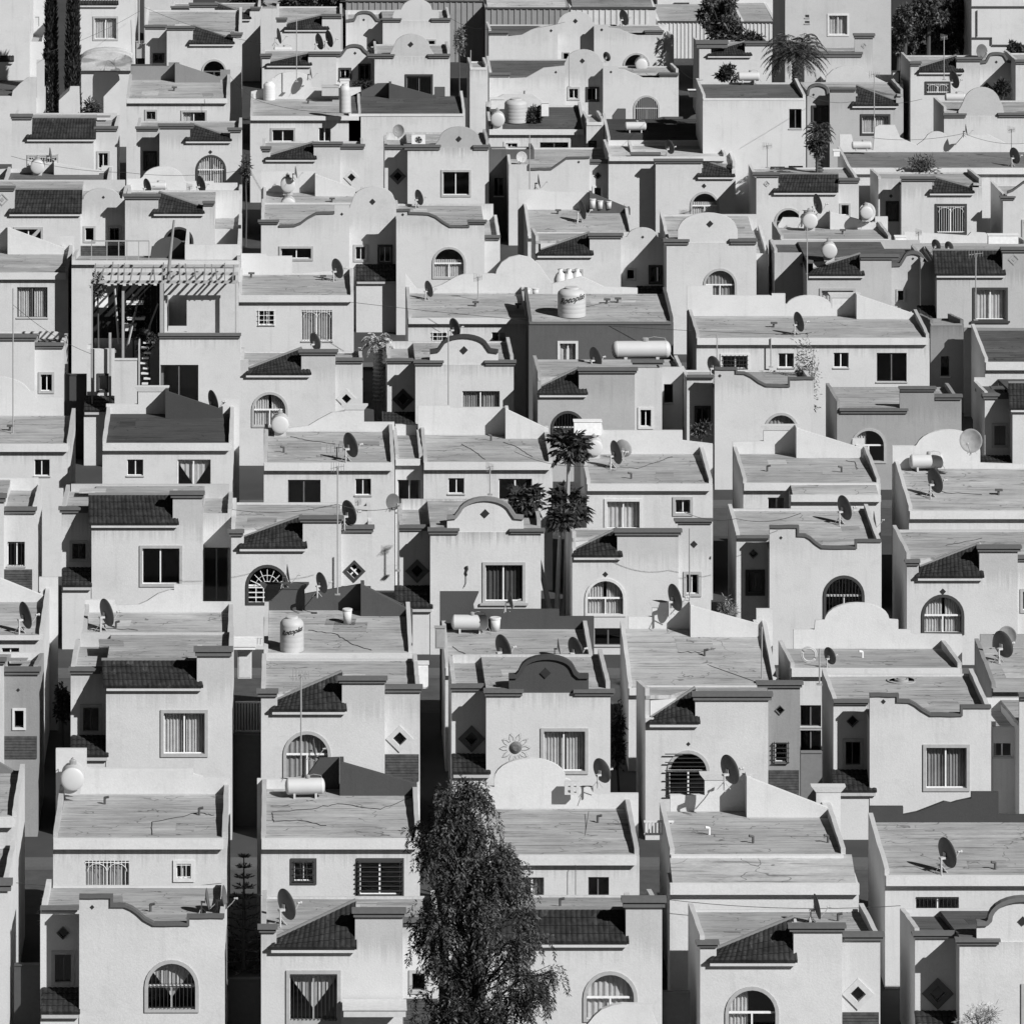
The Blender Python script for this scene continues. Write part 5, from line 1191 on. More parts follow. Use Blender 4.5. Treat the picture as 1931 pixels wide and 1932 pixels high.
# small roof fittings: vent pipes
VP = None
for (k_, t, x, y, lab) in (('B14', 'c', 195, 468, 'short pale vent pipe on the upper patched roof'), ('B14', 'c', 437, 515, 'dark bent vent on the upper patched roof'), ('B14', 'c', 850, 512, 'small dark vent at right of the patched roof'),
                        ('B15', 'c', 1772, 660, 'dark box vent on the dish roof, lower right'), ('B11', 'a', 578, 300, 'bent vent pipe on the grey roof, lower left'), ('B11', 'a', 1098, 360, 'drain pipe stub on the grey roof, lower left'),
                        ('B13', 'b', 1420, 402, 'tiny vent on the smooth roof right of willow'), ('F11', 'a', 830, 892, 'little vent behind the swooping parapet'), ('B21', 'd', 890, 575, 'vent stub on the long grey roof'),
                        ('B21', 'd', 640, 485, 'bent vent stub near the dish, long grey roof'), ('B33', 'h', 832, 500, 'thick dark vent post on cracked roof'), ('B35', 'i', 515, 670, 'vent stub on split level roof'), ('B35', 'i', 925, 675, 'fallen pipe piece on split level roof'),
                        ('B34', 'h', 1605, 710, 'little vent on roof right of the papaya'), ('B24', 'f', 170, 640, 'scrap of wood on the wide bare roof'), ('B25', 'f', 1040, 650, 'vent pipe on roof before pale dome'),
                        ('B32', 'g', 1565, 565, 'vent stub on yagi antenna roof'), ('F14', 'c', 905, 945, 'small vent behind the raised block, bottom right'), ('F13', 'b', 1213, 862, 'small dark vent behind long tiled roof')):
    b = on(k_, t, x, y); m = M()
    m.tube([(b[0], b[1], b[2] - .02), (b[0], b[1], b[2] + .28)], .05, 8); m.tube([(b[0], b[1], b[2] + .26), (b[0] + random.choice((-1, 1)) * .16, b[1] - .05, b[2] + .3)], .05, 8)
    tag(m.build('vent_pipe', plain('pipe_pale', .62, .7) if 'pale' in lab else plain('pipe_dark', .08, .7), None, b), lab, 'vent pipe', 'vent pipes on the roofs')
# ring drain, hose rings
b = on('F25', 'f', 1255, 778); m = M()
for r_, hh in ((.62, .05), (.3, .1)): m.lathe([(r_ - .07, 0), (r_ - .07, hh), (r_, hh), (r_, 0)], b, 'z', 28)
m.lathe([(.2, .1), (.18, .13), (0, .13)], b, 'z', 20); tag(m.build('roof_hatch', plain('concrete', .3, .9), None, b), 'round ringed hatch lying on flat roof, right', 'hatch')
m = M(); b = on('B25', 'f', 745, 680)
for r_ in (.28, .34): m.tube([(b[0] + r_ * math.cos(a * .35), b[1] - .06 + r_ * .3, b[2] + .36 + r_ * math.sin(a * .35)) for a in range(19)], .04, 6)
tag(m.build('hose', plain('hose', .4, .6), None, b), 'coil of pale hose standing left of the pale dome', 'hose')
# ---------------------------------------------------------------- antennas and masts
def mast(label, t, x, y0, y1, Y=None, host=None, yagi=0, r=.035):
    if host: b = on(host, t, x, y1); Y = b[1]; zb = b[2]
    else: zb = Z(t, y1, Y); b = (X(t, x, Y), Y, zb)
    zt = Z(t, y0, Y); a = thing('antenna_mast', label, 'antenna', b, 'antenna masts'); m = M(); m.tube([(b[0], b[1], zb), (b[0], b[1], zt)], r, 6); m.box(b[0] - .12, b[0] + .12, b[1] - .12, b[1] + .12, zb, zb + .04); part(m, 'pole', plain('mast_grey', .3, .5), a)
    if yagi:
        m = M(); m.tube([(b[0] - yagi * .6, Y, zt - .1), (b[0] + yagi * .6, Y + .1, zt - .02)], .018, 5)
        for q in range(6): x_ = b[0] + yagi * (-.55 + .22 * q); m.tube([(x_, Y - .25 + .02 * q, zt - .08), (x_, Y + .25, zt - .04)], .012, 4); m.tube([(x_, Y, zt - .3 + .02 * q), (x_, Y, zt + .2 - .02 * q)], .012, 4)
        part(m, 'antenna', plain('mast_grey', .3, .5), a)
mast('tall bare mast at the left edge in front of a curved parapet', 'g', 72, -340, 460, host='B30')
mast('tall thin mast in front of the tiled wedge and gas tank, left', 'a', 1660, -420, 150, Y=243.5, yagi=.55)
mast('slender mast through the four pane diamond house, left of centre', 'g', 1862, 640, 1350, Y=273.5, yagi=.5)
mast('yagi antenna on a roof, left of centre', 'g', 1858, 535, 650, Y=303, yagi=.9)
mast('mast before the round gabled house with streaks, centre', 'h', 826, 640, 800, Y=297, yagi=.3)
mast('mast rising from roof to dome house, centre', 'k', 597, 860, 1400, Y=309.8)
mast('mast at the side of the streaked house, left', 'h', 318, 860, 1220, Y=287)
mast('pole in front of arched window house, right of centre', 'i', 86, 985, 1420, Y=275.2)
mast('antenna mast over the dark tiled wedge, right', 'l', 735, 290, 715, Y=344.5, yagi=0)
mast('television antenna over dark mansard, right', 'l', 1665, 430, 800, Y=345, yagi=.7)
mast('antenna on cube house wall, top right', 'o', 515, 800, 925, Y=392, yagi=.5)
mast('television antenna above grey house, right near top', 'o', 1105, 405, 760, Y=411, yagi=.6)
mast('mast with arm by trees, top right', 'o', 1490, 200, 440, Y=431, yagi=.4)
mast('antenna by right edge on pale roof, upper right', 'o', 1862, 710, 880, Y=402, yagi=.4)
mast('thin mast above shallow wedge house, top left of centre', 'm', 1636, 90, 450, Y=421)
mast('thin mast in front of low parapet house, top centre', 'n', 1045, 745, 1060, Y=388)
mast('thin pole above shared dome, top centre right', 'n', 1262, 290, 480, Y=427)
mast('thin mast beside swooping coping house, right of centre', 'l', 238, 880, 1040, Y=334)
mast('mast left of ring hose roof, right', 'f', 803, 600, 800, Y=261)
mast('thin mast on wide bare roof, right', 'f', 485, 480, 768, Y=268.5)
# ---------------------------------------------------------------- power lines
def wire(label, pts, r=.012, v=.04, sag=.25):
    m = M(); P_ = [Vector((X(t, x, Y), Y, Z(t, y, Y))) for t, x, y, Y in pts]; path = []
    for a, b in zip(P_, P_[1:]):
        for q in range(13):
            s = q / 12; p = a.lerp(b, s); p.z -= sag * 4 * s * (1 - s); path.append(p)
    m.tube(path, r, 4); tag(m.build('cable', plain('cable', v, .6), None, tuple(P_[0])), label, 'cable', 'overhead cables')
wire('cable strung across the lower left roofs', [('a', -10, 722, 233.5), ('a', 1235, 735, 233.5)])
wire('cable crossing between lower right roofs', [('c', -160, 810, 233.5), ('c', 1250, 860, 233.5)])
wire('cable drooping past the willow crown', [('a', 1420, 800, 233.6), ('a', 2330, 820, 233.6)])
wire('cable hanging down the smooth roof right of willow', [('b', 1370, 340, 242), ('b', 1350, 470, 239), ('b', 1303, 560, 236.6), ('b', 1298, 640, 235.7), ('b', 1298, 805, 235.7)], .015, .1, .03)
wire('cable loop lying on the lower right dish roof', [('c', 1320, 575, 239.4), ('c', 1262, 600, 238.4), ('c', 1300, 640, 237.4), ('c', 1390, 668, 236.6), ('c', 1500, 660, 236.8), ('c', 1580, 650, 237.2)], .03, .06, 0)
wire('cable crossing above the double house, right', [('j', 1925, 700, 345), ('l', 700, 880, 336.4)], .012, .05, .3)
# ---------------------------------------------------------------- odds and ends
def simplebox(name, label, cat, t, x0, x1, y0, y1, Y, dep, v, shape=None):
    m = M(); c = (X(t, (x0 + x1) / 2, Y), Y, Z(t, y1, Y)); a, b_, z0, z1 = X(t, x0, Y), X(t, x1, Y), Z(t, y1, Y), Z(t, y0, Y)
    m.box(a, b_, Y, Y + dep, z0, z1 - .04); m.box(a - .04, b_ + .04, Y - .04, Y + dep + .04, z1 - .038, z1)
    if shape == 'door':
        m.box(a + .05, b_ - .05, Y - .02, Y - .002, z0 + .05, z1 - .12)
    o = m.build(name, plain('odd_' + name, v, .8), None, c); tag(o, label, cat); return o
simplebox('water_meter_box', 'open white niche box between houses, left of the dark gable', 'utility box', 'e', 415, 486, 682, 820, 262, .5, .6, 'door')
simplebox('utility_box', 'dark framed box on white wall end, centre', 'utility box', 'e', 524, 578, 482, 600, 267.6, .3, .3, 'door')
simplebox('crate', 'pale crate beside a dish above the diamond window house', 'crate', 'h', 62, 150, 880, 965, 292, .7, .5)
# air conditioner outdoor unit
_y = 400.6; c = (X('n', 432, _y), _y, Z('n', 798, _y)); ac = thing('air_conditioner', 'round fronted air conditioner on blank white parapet, top centre', 'air conditioner', c)
m = M(); w_ = X('n', 470, _y) - X('n', 395, _y); hz = Z('n', 745, _y) - c[2]; m.prism(boxpoly(c[0] - w_ / 2, c[0] + w_ / 2, c[2], c[2] + hz), _y, _y + .35, [[(c[0] + hz * .38 * math.cos(a * .262), c[2] + hz / 2 + hz * .38 * math.sin(a * .262)) for a in range(24)]]); part(m, 'casing', plain('ac_white', .66, .5), ac)
m = M(); m.lathe([(hz * .12, -.02), (hz * .12, .02), (0, .02)], (c[0], _y + .1, c[2] + hz / 2), 'y', 16)
for a in range(5): m.tube([(c[0], _y + .12, c[2] + hz / 2), (c[0] + hz * .34 * math.cos(a * 1.257), _y + .14, c[2] + hz / 2 + hz * .34 * math.sin(a * 1.257))], .06, 5)
part(m, 'fan', plain('fan_dark', .05, .6), ac)
# metal sun ornament
_y = 256.93; c = (X('e', 970, _y), _y, Z('e', 1145, _y)); sn = thing('sun_ornament', 'dark metal sun ornament hung on white wall', 'ornament', c)
m = M(); q_ = K * _y / FL; m.lathe([(0, -.05), (18 * q_, -.045), (33 * q_, .02)], c, 'y', 24); part(m, 'face', plain('rust_metal', .13, .6, 0, .6, .3, 9), sn)
for a in range(10):
    an = a * math.pi / 5; m = M(); ca, sa = math.cos(an), math.sin(an)
    tip = (c[0] + 84 * q_ * ca, _y, c[2] + 84 * q_ * sa)
    for d in (-.22, .22): m.tube([(c[0] + 42 * q_ * math.cos(an + d), _y, c[2] + 42 * q_ * math.sin(an + d)), (c[0] + 62 * q_ * math.cos(an + d * .8), _y, c[2] + 62 * q_ * math.sin(an + d * .8)), tip], .009, 5)
    part(m, 'ray', plain('grey_metal', .38, .5), sn)
# lizard ornament
_y = 288.95; m = M(); m.tube([(X('e', 700, _y), _y, Z('e', 195, _y)), (X('e', 694, _y), _y, Z('e', 180, _y)), (X('e', 702, _y), _y, Z('e', 160, _y)), (X('e', 698, _y), _y, Z('e', 144, _y))], .035, 6, .07)
m.tube([(X('e', 695, _y), _y, Z('e', 196, _y)), (X('e', 695, _y), _y, Z('e', 235, _y)), (X('e', 683, _y), _y, Z('e', 262, _y))], .014, 5)
tag(m.build('lizard_ornament', plain('dark_metal', .06, .5), None, (X('e', 695, _y), _y, Z('e', 200, _y))), 'small iron lizard ornament on white wall left of shuttered window', 'ornament')

# boards added to fill the pergola yard with shade by near-black colour, then clutter
_y = 336.9; m = M()
for q in range(22): m.box(X('j', 508 + 17 * q, _y), X('j', 508 + 17 * q + 16.8, _y), _y, _y + .06 + .02 * (q % 2), 0, Z('j', 596 + (q * 7) % 18, _y))
tag(m.build('shade_boards', plain('shade_black', .012, .9, 0, .5), None, (X('j', 690, _y), _y, 0)), 'added boards coloured as deep shade at the back of the pergola yard', 'wall')
for (x, yb, ln, lean, lab) in ((700, 960, 260, 60, 'long plank leaning in the pergola yard, left one'), (655, 930, 300, -25, 'rough plank standing in the pergola yard'), (800, 900, 180, 70, 'short pale plank leaning in the pergola yard')):
    _y = 334; m = M(); a = Vector((X('j', x, _y), _y, Z('j', yb, _y))); b = Vector((X('j', x + lean, _y), _y + .6, Z('j', yb - ln, _y))); m.tube([a, b], .06, 4)
    tag(m.build('plank', plain('rough_wood', .35, .95), None, tuple(a)), lab, 'plank', 'planks in the pergola yard')
for (x, y0, y1, w, v, lab) in ((560, 660, 730, 70, .7, 'white sheet hung inside the pergola yard'), (720, 820, 860, 60, .6, 'pale crate in the pergola yard'), (745, 700, 716, 90, .7, 'upper pale shelf in the pergola yard'), (750, 785, 800, 95, .6, 'lower pale shelf in the pergola yard')):
    simplebox('crate' if 'crate' in lab else 'sheet' if 'sheet' in lab else 'shelf', lab, 'crate' if 'crate' in lab else 'sheet' if 'sheet' in lab else 'shelf', 'j', x - w / 2, x + w / 2, y0, y1, 334.4, .4, v)
def gwall(label, t, x0, x1, yt, Y, v):  # walls closing off sunlit alley ground, alley shade put into their dark colour
    o = (X(t, (x0 + x1) / 2, Y), Y, 0); m = M(); m.box(X(t, x0, Y), X(t, x1, Y), Y, Y + .18, 0, Z(t, yt, Y)); m.box(X(t, x0, Y), X(t, x1, Y), Y - .04, Y + .22, Z(t, yt, Y) + .001, Z(t, yt, Y) + .06); tag(m.build('garden_wall', plain('alley_shade_render', v, .9), None, o), label, 'wall')
gwall('low wall with alley shade in its colour below the conifer, lower left', 'a', 1258, 1434, 1272, 228, .07)
gwall('low wall with alley shade in its colour right of the big curtained window, left', 'd', 1286, 1438, 1082, 259, .05)
gwall('alley wall coloured as in shade at left between lit side wall and swoop house', 'a', 78, 220, 1192, 227, .06)
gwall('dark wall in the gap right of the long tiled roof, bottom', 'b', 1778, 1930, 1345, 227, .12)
gwall('added shade coloured wall closing the narrow alley right of the pale dome, lower centre', 'b', 1500, 1640, 560, 254, .03)
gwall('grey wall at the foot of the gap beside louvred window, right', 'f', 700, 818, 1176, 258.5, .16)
gwall('added wall coloured as the shade of a gap beside small framed window, left edge', 'g', 355, 478, 140, 333, .05)
simplebox('storage_box', 'white cupboard in the alley below a canopy, left', 'cupboard', 'd', 1312, 1388, 608, 765, 266, .6, .5, 'door')
simplebox('canopy', 'thin pale canopy slab across the alley, left', 'canopy', 'd', 1284, 1408, 584, 606, 265.6, 1.6, .66)
for (t, x0, x1, y0, y1, Y, lab) in (('d', 1290, 1450, 540, 584, 267, 'balustrade across the alley above the canopy, left'), ('c', -165, 0, 400, 470, 241, 'balustrade in the narrow gap left of wide patched roof, bottom'), ('d', 1296, 1440, 900, 1060, 262, 'white barred gate deep in the alley, left')):
    o = (X(t, x0, Y), Y, Z(t, y1, Y)); r = thing('balustrade' if 'balus' in lab else 'gate', lab, 'balustrade' if 'balus' in lab else 'gate', o); n = 9
    for q in range(n):
        m = M(); xx = X(t, x0, Y) + (X(t, x1, Y) - X(t, x0, Y)) * (q + .5) / n; m.tube([(xx, Y, o[2]), (xx, Y, Z(t, y0, Y))], .035, 6); part(m, 'bar', plain('pale_bar', .5, .7), r)
    for q, yy in enumerate((y0, y1)):
        m = M(); m.box(X(t, x0, Y), X(t, x1, Y), Y - .05, Y + .05, Z(t, yy, Y) + .001, Z(t, yy, Y) + .07); part(m, 'rail', plain('pale_bar', .55, .7), r)

# more of the clutter on the far roofs
bucket('left pale pot on the dark wedge parapet, centre top', 'k', 1392, 182, 34, 52, Y=381)
bucket('middle pale pot on the dark wedge parapet, centre top', 'k', 1434, 186, 30, 46, Y=381)
bucket('right pale pot on the dark wedge parapet, centre top', 'k', 1482, 184, 30, 40, Y=381)
water('white wrapped upright tank left of the black roof, top centre', 'n', 26, 620, 62, 160, Y=414, v=.48, text=False)
for (t, x0, x1, y0, y1, Y, d, v, nm, lab) in (('m', 1775, 1868, 478, 528, 420.5, 1, .42, 'masonry_stub', 'rough masonry stub before pale wall, top left of centre'), ('m', 1876, 1926, 440, 500, 421, .6, .62, 'utility_box', 'white box on parapet end, top left of centre'),
    ('m', 725, 835, 362, 428, 424.5, .8, .07, 'utility_box', 'dark box on stone parapet roof, top left'), ('m', 752, 812, 228, 320, 441.5, .6, .3, 'utility_box', 'meter box at the mast foot, top left'), ('l', 1222, 1282, 340, 395, 373, .6, .68, 'utility_box', 'white box at the roof corner, right'),
    ('h', 1290, 1440, 392, 470, 306.6, .5, .7, 'chimney', 'white flared chimney block above the papaya, centre'), ('n', 830, 905, 545, 600, 414, .8, .6, 'utility_box', 'pale box behind round tank end, top centre'), ('n', 1110, 1150, 565, 640, 411.5, .5, .62, 'utility_box', 'small white framed box on dark roof, top centre'),
    ('o', 85, 158, 505, 535, 407, 1.2, .7, 'utility_box', 'low white box beside cube house, top right'), ('o', 880, 915, 828, 862, 395, .5, .66, 'utility_box', 'white square box beside the shaggy palm, upper right'), ('j', 1120, 1185, 90, 150, 386.5, .8, .6, 'utility_box', 'white box with tiny opening above stair tower, upper left'),
    ('l', 1735, 1900, 330, 395, 372.5, .6, .66, 'masonry_stub', 'plain white parapet stub above dark mansard, right')):
    simplebox(nm, lab, nm.replace('_', ' '), t, x0, x1, y0, y1, Y, d, v)
o_ = (X('l', 410, 372), 371.5, Z('l', 352, 371.5)); fr_ = thing('metal_frame', 'empty metal frame standing by the plain dome gable, right of centre', 'frame', o_); m = M()
for (xa, ya, xb, yb) in ((370, 352, 370, 288), (448, 352, 448, 288), (370, 290, 448, 290), (372, 350, 446, 292), (370, 322, 448, 322)): m.tube([(X('l', xa, 371.5), 371.5, Z('l', ya, 371.5)), (X('l', xb, 371.5), 371.5, Z('l', yb, 371.5))], .06, 5)
part(m, 'frame', plain('pale_bar', .5, .7), fr_)
mast('left pole of the twin pole tower, top left', 'm', 766, -30, 240, Y=441, r=.07); mast('right pole of the twin pole tower, top left', 'm', 797, -30, 240, Y=441.2, r=.05)
mast('thin mast over the pale column wall, top centre', 'n', 720, 275, 400, Y=426); mast('thin mast near two side by side dishes, top left', 'm', 1884, 20, 290, Y=444); mast('white mast by the low parapet roof, right', 'l', 1350, 312, 420, Y=371, yagi=.3)
mast('thin antenna on bell parapet roof, centre', 'k', 760, 560, 690, host='B43', yagi=.4); mast('leaning looking thin mast on double house, right', 'l', 535, 900, 1060, Y=336.7); mast('short mast on house with stair tower, upper left', 'j', 1045, 60, 120, Y=386, yagi=.3)
mast('bent looking antenna above swooping coping, left of centre', 'h', 100, 830, 960, Y=293, yagi=.25)
for (k_, t, x, y, lab) in (('B54', 'k', 1200, 215, 'vent stub on patched roof with laundry poles'), ('B53', 'j', 1830, 150, 'vent stub on big grey roof, upper left of centre'), ('B53', 'j', 1700, 190, 'second vent stub on big grey roof, upper left of centre'), ('B55', 'l', 930, 325, 'broken vent behind wedge parapet, right'),
    ('B42', 'j', 1385, 565, 'vent stub at left of grid window roof'), ('B42', 'j', 1780, 580, 'dark scrap vent on grid window roof'), ('B44', 'k', 1470, 710, 'left dark fitting on big tank roof'), ('B44', 'k', 1530, 705, 'right dark fitting on big tank roof'), ('B43', 'k', 745, 725, 'dark box vent on bell parapet roof'), ('B43', 'k', 980, 735, 'tiny vent on bell parapet roof'),
    ('B45', 'l', 550, 840, 'tiny vent on the long double roof'), ('B61', 'm', 960, 500, 'vent stub on stone parapet roof'), ('B62', 'm', 1700, 570, 'vent stub on pale roof, top left of centre'), ('B36', 'i', 1790, 800, 'small dark vent on the gas tank roof'), ('B24', 'f', 320, 520, 'tiny vent on the wide bare roof'), ('B30', 'g', 55, 445, 'mast foot bracket vent at left edge roof')):
    b = on(k_, t, x, y); m = M(); m.tube([(b[0], b[1], b[2] - .02), (b[0], b[1], b[2] + .24)], .06, 7); m.box(b[0] - .16, b[0] + .2, b[1] - .1, b[1] + .1, b[2] + .2, b[2] + .29)
    tag(m.build('vent_pipe', plain('pipe_dark', .08, .7), None, b), lab, 'vent pipe', 'vent pipes on the roofs')

# cables lying on the roofs and more lines overhead
def roofcable(label, k_, t, pts, r=.014, v=.05):
    m = M(); P_ = [Vector(on(k_, t, x, y)) + Vector((0, 0, .03)) for x, y in pts]; path = [P_[0]]
    for a, b in zip(P_, P_[1:]):
        for q in range(1, 7): p = a.lerp(b, q / 6); path.append(p + Vector((random.uniform(-.03, .03), random.uniform(-.12, .12), 0)) * (0 if q == 6 else 1))
    for q, p in enumerate(path): p.z = roofz(k_, p.y) + .02
    m.tube(path, r, 4); tag(m.build('cable', plain('cable', v, .6), None, tuple(P_[0])), label, 'cable', 'cables lying on the roofs')
for (lab, k_, t, pts) in (('cable wandering over streaked roof left of willow', 'B12', 'a', [(1500, 345), (1700, 330), (1860, 300), (2100, 330), (2280, 260)]), ('second cable on streaked roof left of willow', 'B12', 'a', [(1500, 350), (1510, 400), (1640, 390), (1800, 420)]),
    ('cable crossing the tall water tank roof', 'B22', 'd', [(1700, 500), (1850, 520), (1930, 570), (2050, 610)]), ('cable running over dark gable dish roof', 'B23', 'e', [(620, 590), (700, 640), (790, 690)]), ('cable over wide bare roof from wedge', 'B24', 'f', [(20, 620), (140, 625), (230, 600)]),
    ('cable on lower left grey roof by drain stub', 'B11', 'a', [(840, 470), (838, 400), (1100, 350), (1180, 362)]), ('cable across yagi antenna roof', 'B32', 'g', [(1600, 480), (1700, 500), (1850, 520)]), ('cable on cracked roof toward its parapet', 'B33', 'h', [(670, 520), (740, 560), (800, 605)]),
    ('second cable lying across the cracked roof', 'B33', 'h', [(900, 510), (980, 540), (1060, 590)]), ('cable over right dish roof by big ringed dish', 'B36', 'i', [(1420, 760), (1500, 790), (1700, 800)]), ('cable over split level roof near its wedge', 'B35', 'i', [(950, 610), (1000, 620), (1010, 660)]),
    ('cable to the dish on right of papaya roof', 'B34', 'h', [(1400, 640), (1500, 650), (1640, 655), (1830, 590)]), ('cable over patched roof near right edge', 'F36', 'i', [(1500, 1080), (1600, 1060), (1700, 1040)]), ('cable to dish on the long grey roof', 'B21', 'd', [(480, 490), (540, 505), (600, 490), (760, 500)]),
    ('cable on the double house roof to its dish', 'B45', 'l', [(560, 880), (640, 880), (760, 870)]), ('cable on big tank roof', 'B44', 'k', [(1100, 740), (1300, 735), (1500, 700)])):
    roofcable(lab, k_, t, pts)
wire('long cable between rooftops, upper left to middle', [('m', 60, 860, 386), ('m', 690, 950, 384), ('m', 1330, 940, 384)]); wire('cable slanting from the twin pole tower, top left', [('m', 770, 60, 440), ('m', 250, 290, 430)])
wire('cable from the twin pole tower to the right, top left', [('m', 797, 40, 440), ('m', 1440, 240, 432)]); wire('cable over the stepped houses, top left', [('m', 1270, 420, 415), ('m', 1440, 560, 413), ('n', 60, 620, 409)])
wire('cable across domed gables, top centre', [('n', 610, 100, 458), ('n', 820, 160, 455), ('n', 1240, 120, 455)]); wire('cable over parapets, top right of centre', [('n', 1870, 380, 424), ('o', 160, 440, 398)])
wire('cable crossing near the cube house, top right', [('o', 730, 520, 396), ('o', 980, 560, 410), ('o', 1370, 545, 410)]); wire('cable between pale domes, right near top', [('o', 1100, 760, 398), ('o', 1600, 735, 398), ('o', 1931, 790, 398)])
wire('cable over diamond window houses, middle left', [('g', 1280, 880, 286), ('g', 1860, 850, 286), ('h', 330, 860, 286)]); wire('cable sagging through the middle gap, centre', [('h', 960, 560, 299), ('h', 1370, 640, 299)])
wire('cable over the dish roofs, right of middle', [('h', 1870, 880, 286), ('i', 345, 930, 286), ('i', 700, 900, 286)]); wire('cable from mast to parapet, left edge', [('g', 72, -250, 307), ('g', 500, 20, 322)])

_y = 242.5; m = M(); bx = [X('b', v, _y) for v in (1238, 1256, 1270, 1288, 1302, 1316)]; bz = [Z('b', v, _y) for v in (248, 238, 222, 206, 190, 176)]
m.prism(boxpoly(bx[0], bx[5], bz[0], bz[5]), _y, _y + .2, [boxpoly(bx[a], bx[a + 1], bz[b], bz[b + 1]) for a in (1, 3) for b in (1, 3)])
tag(m.build('breeze_block', stucco(.7), None, (bx[0], _y, bz[0])), 'pale block with four holes beside the round gable right of willow', 'block')
simplebox('porch_canopy', 'pale flat canopy under the square window, bottom edge left of willow', 'canopy', 'a', 1895, 2238, 1432, 1475, 223.6, 1.2, .5)
# ================================================================ plants
def blob_leaves(m, c, rad, n, l_, w, droop=0., surf=.5):
    for _ in range(n):
        d = Vector((random.gauss(0, 1), random.gauss(0, 1), random.gauss(0, 1))).normalized(); k_ = (surf + (1 - surf) * random.random()) * random.uniform(.75, 1.08)
        p = Vector((c[0] + d.x * rad[0] * k_, c[1] + d.y * rad[1] * k_, c[2] + d.z * rad[2] * k_))
        dd = (d + Vector((random.gauss(0, .6), random.gauss(0, .6), random.gauss(0, .6) - droop)))
        m.leaf(p, dd, l_ * random.uniform(.6, 1.3), w * random.uniform(.7, 1.3))
from mathutils import noise as mnoise
def willow():
    Y = 206.0; cx = X('b', 775, Y); zt = Z('b', 205, Y); base = (cx, Y, 0)
    r = thing('pepper_tree', 'tall dark feathery tree with drooping twigs in front of the houses', 'tree', base)
    m = M(); trunk = [Vector((cx + .1, Y, 0)), Vector((cx, Y + .1, 3)), Vector((cx + .12, Y, 5.5)), Vector((cx - .25, Y + .05, 8)), Vector((cx - .55, Y, zt - 2.0)), Vector((cx - .8, Y, zt - .5))]
    m.tube(trunk, .26, 9, .03)
    # outline (left, right) in readings of tile b by height
    prof = [(190, 690, 740), (260, 600, 780), (330, 500, 830), (430, 430, 900), (560, 385, 960), (680, 380, 1000), (800, 400, 1110), (900, 420, 1130), (1000, 375, 1110), (1080, 335, 1180), (1180, 345, 1235), (1300, 390, 1210), (1400, 470, 1120), (1512, 430, 1110), (1700, 430, 1100), (1950, 480, 1050)]
    def lim(y):
        for a, b in zip(prof, prof[1:]):
            if a[0] <= y <= b[0]:
                s = (y - a[0]) / (b[0] - a[0]); return X('b', a[1] + (b[1] - a[1]) * s - 18, Y), X('b', a[2] + (b[2] - a[2]) * s + 14, Y)
        return X('b', 480, Y), X('b', 1050, Y)
    leaf = M(); R_ = random.Random(3)
    nb = 250
    for q in range(nb):
        y = 215 + (1800 - 215) * ((q + R_.random()) / nb) ** .95; l_, r_ = lim(y); z = Z('b', y, Y)
        # a limb end somewhere inside the outline
        s = R_.random(); s = .5 + (s - .5) * 1.0; ex = l_ + (r_ - l_) * (.07 + .86 * s); ey = Y + R_.uniform(-1, 1) * (r_ - l_) * .38; ez = z + .25
        zj = max(1.6, ez - R_.uniform(.8, 2.2)); kk = 0
        for a, b in zip(trunk, trunk[1:]):
            if a.z <= zj <= b.z: kk = a.lerp(b, (zj - a.z) / (b.z - a.z)); break
        if kk == 0: kk = trunk[-1]
        e = Vector((ex, ey, ez)); mid = kk.lerp(e, .55) + Vector((0, 0, .35)); m.tube([kk, mid, e], .035, 5, .01)
        nt = R_.randint(11, 19)
        for t_ in range(nt):
            p0 = mid.lerp(e, R_.uniform(.3, 1.05)) + Vector((R_.gauss(0, .16), R_.gauss(0, .2), R_.gauss(0, .12)))
            if mnoise.noise(Vector((p0.x * 1.9, p0.y * .2, p0.z * .85 + 4))) < -.05: continue
            out = Vector((R_.gauss(0, .5) + (ex - kk.x) * .22, R_.gauss(0, .5) + (ey - Y) * .2, .25)); ln = R_.uniform(.4, 1.25); p = p0.copy(); n = int(ln / .055)
            lw, rw = l_ - .22, r_ + .22
            for k_ in range(n):
                d = (out * (1 - k_ / n) + Vector((0, 0, -1.5 * k_ / n))).normalized(); p = p + d * .055
                if p.x < lw or p.x > rw: break
                for sg in (-1, 1):
                    sd = d.cross(Vector((R_.gauss(0, 1), R_.gauss(0, 1), R_.gauss(0, .4)))).normalized()
                    random.seed(R_.random()); leaf.leaf(p, sd * sg + d * .7 + Vector((0, 0, -.35)), R_.uniform(.1, .2), R_.uniform(.016, .03))
    part(m, 'trunk', plain('bark', .022, .95, 0, .3), r); part(leaf, 'crown', leafmat('foliage_dark', .052), r)
willow(); random.seed(11)
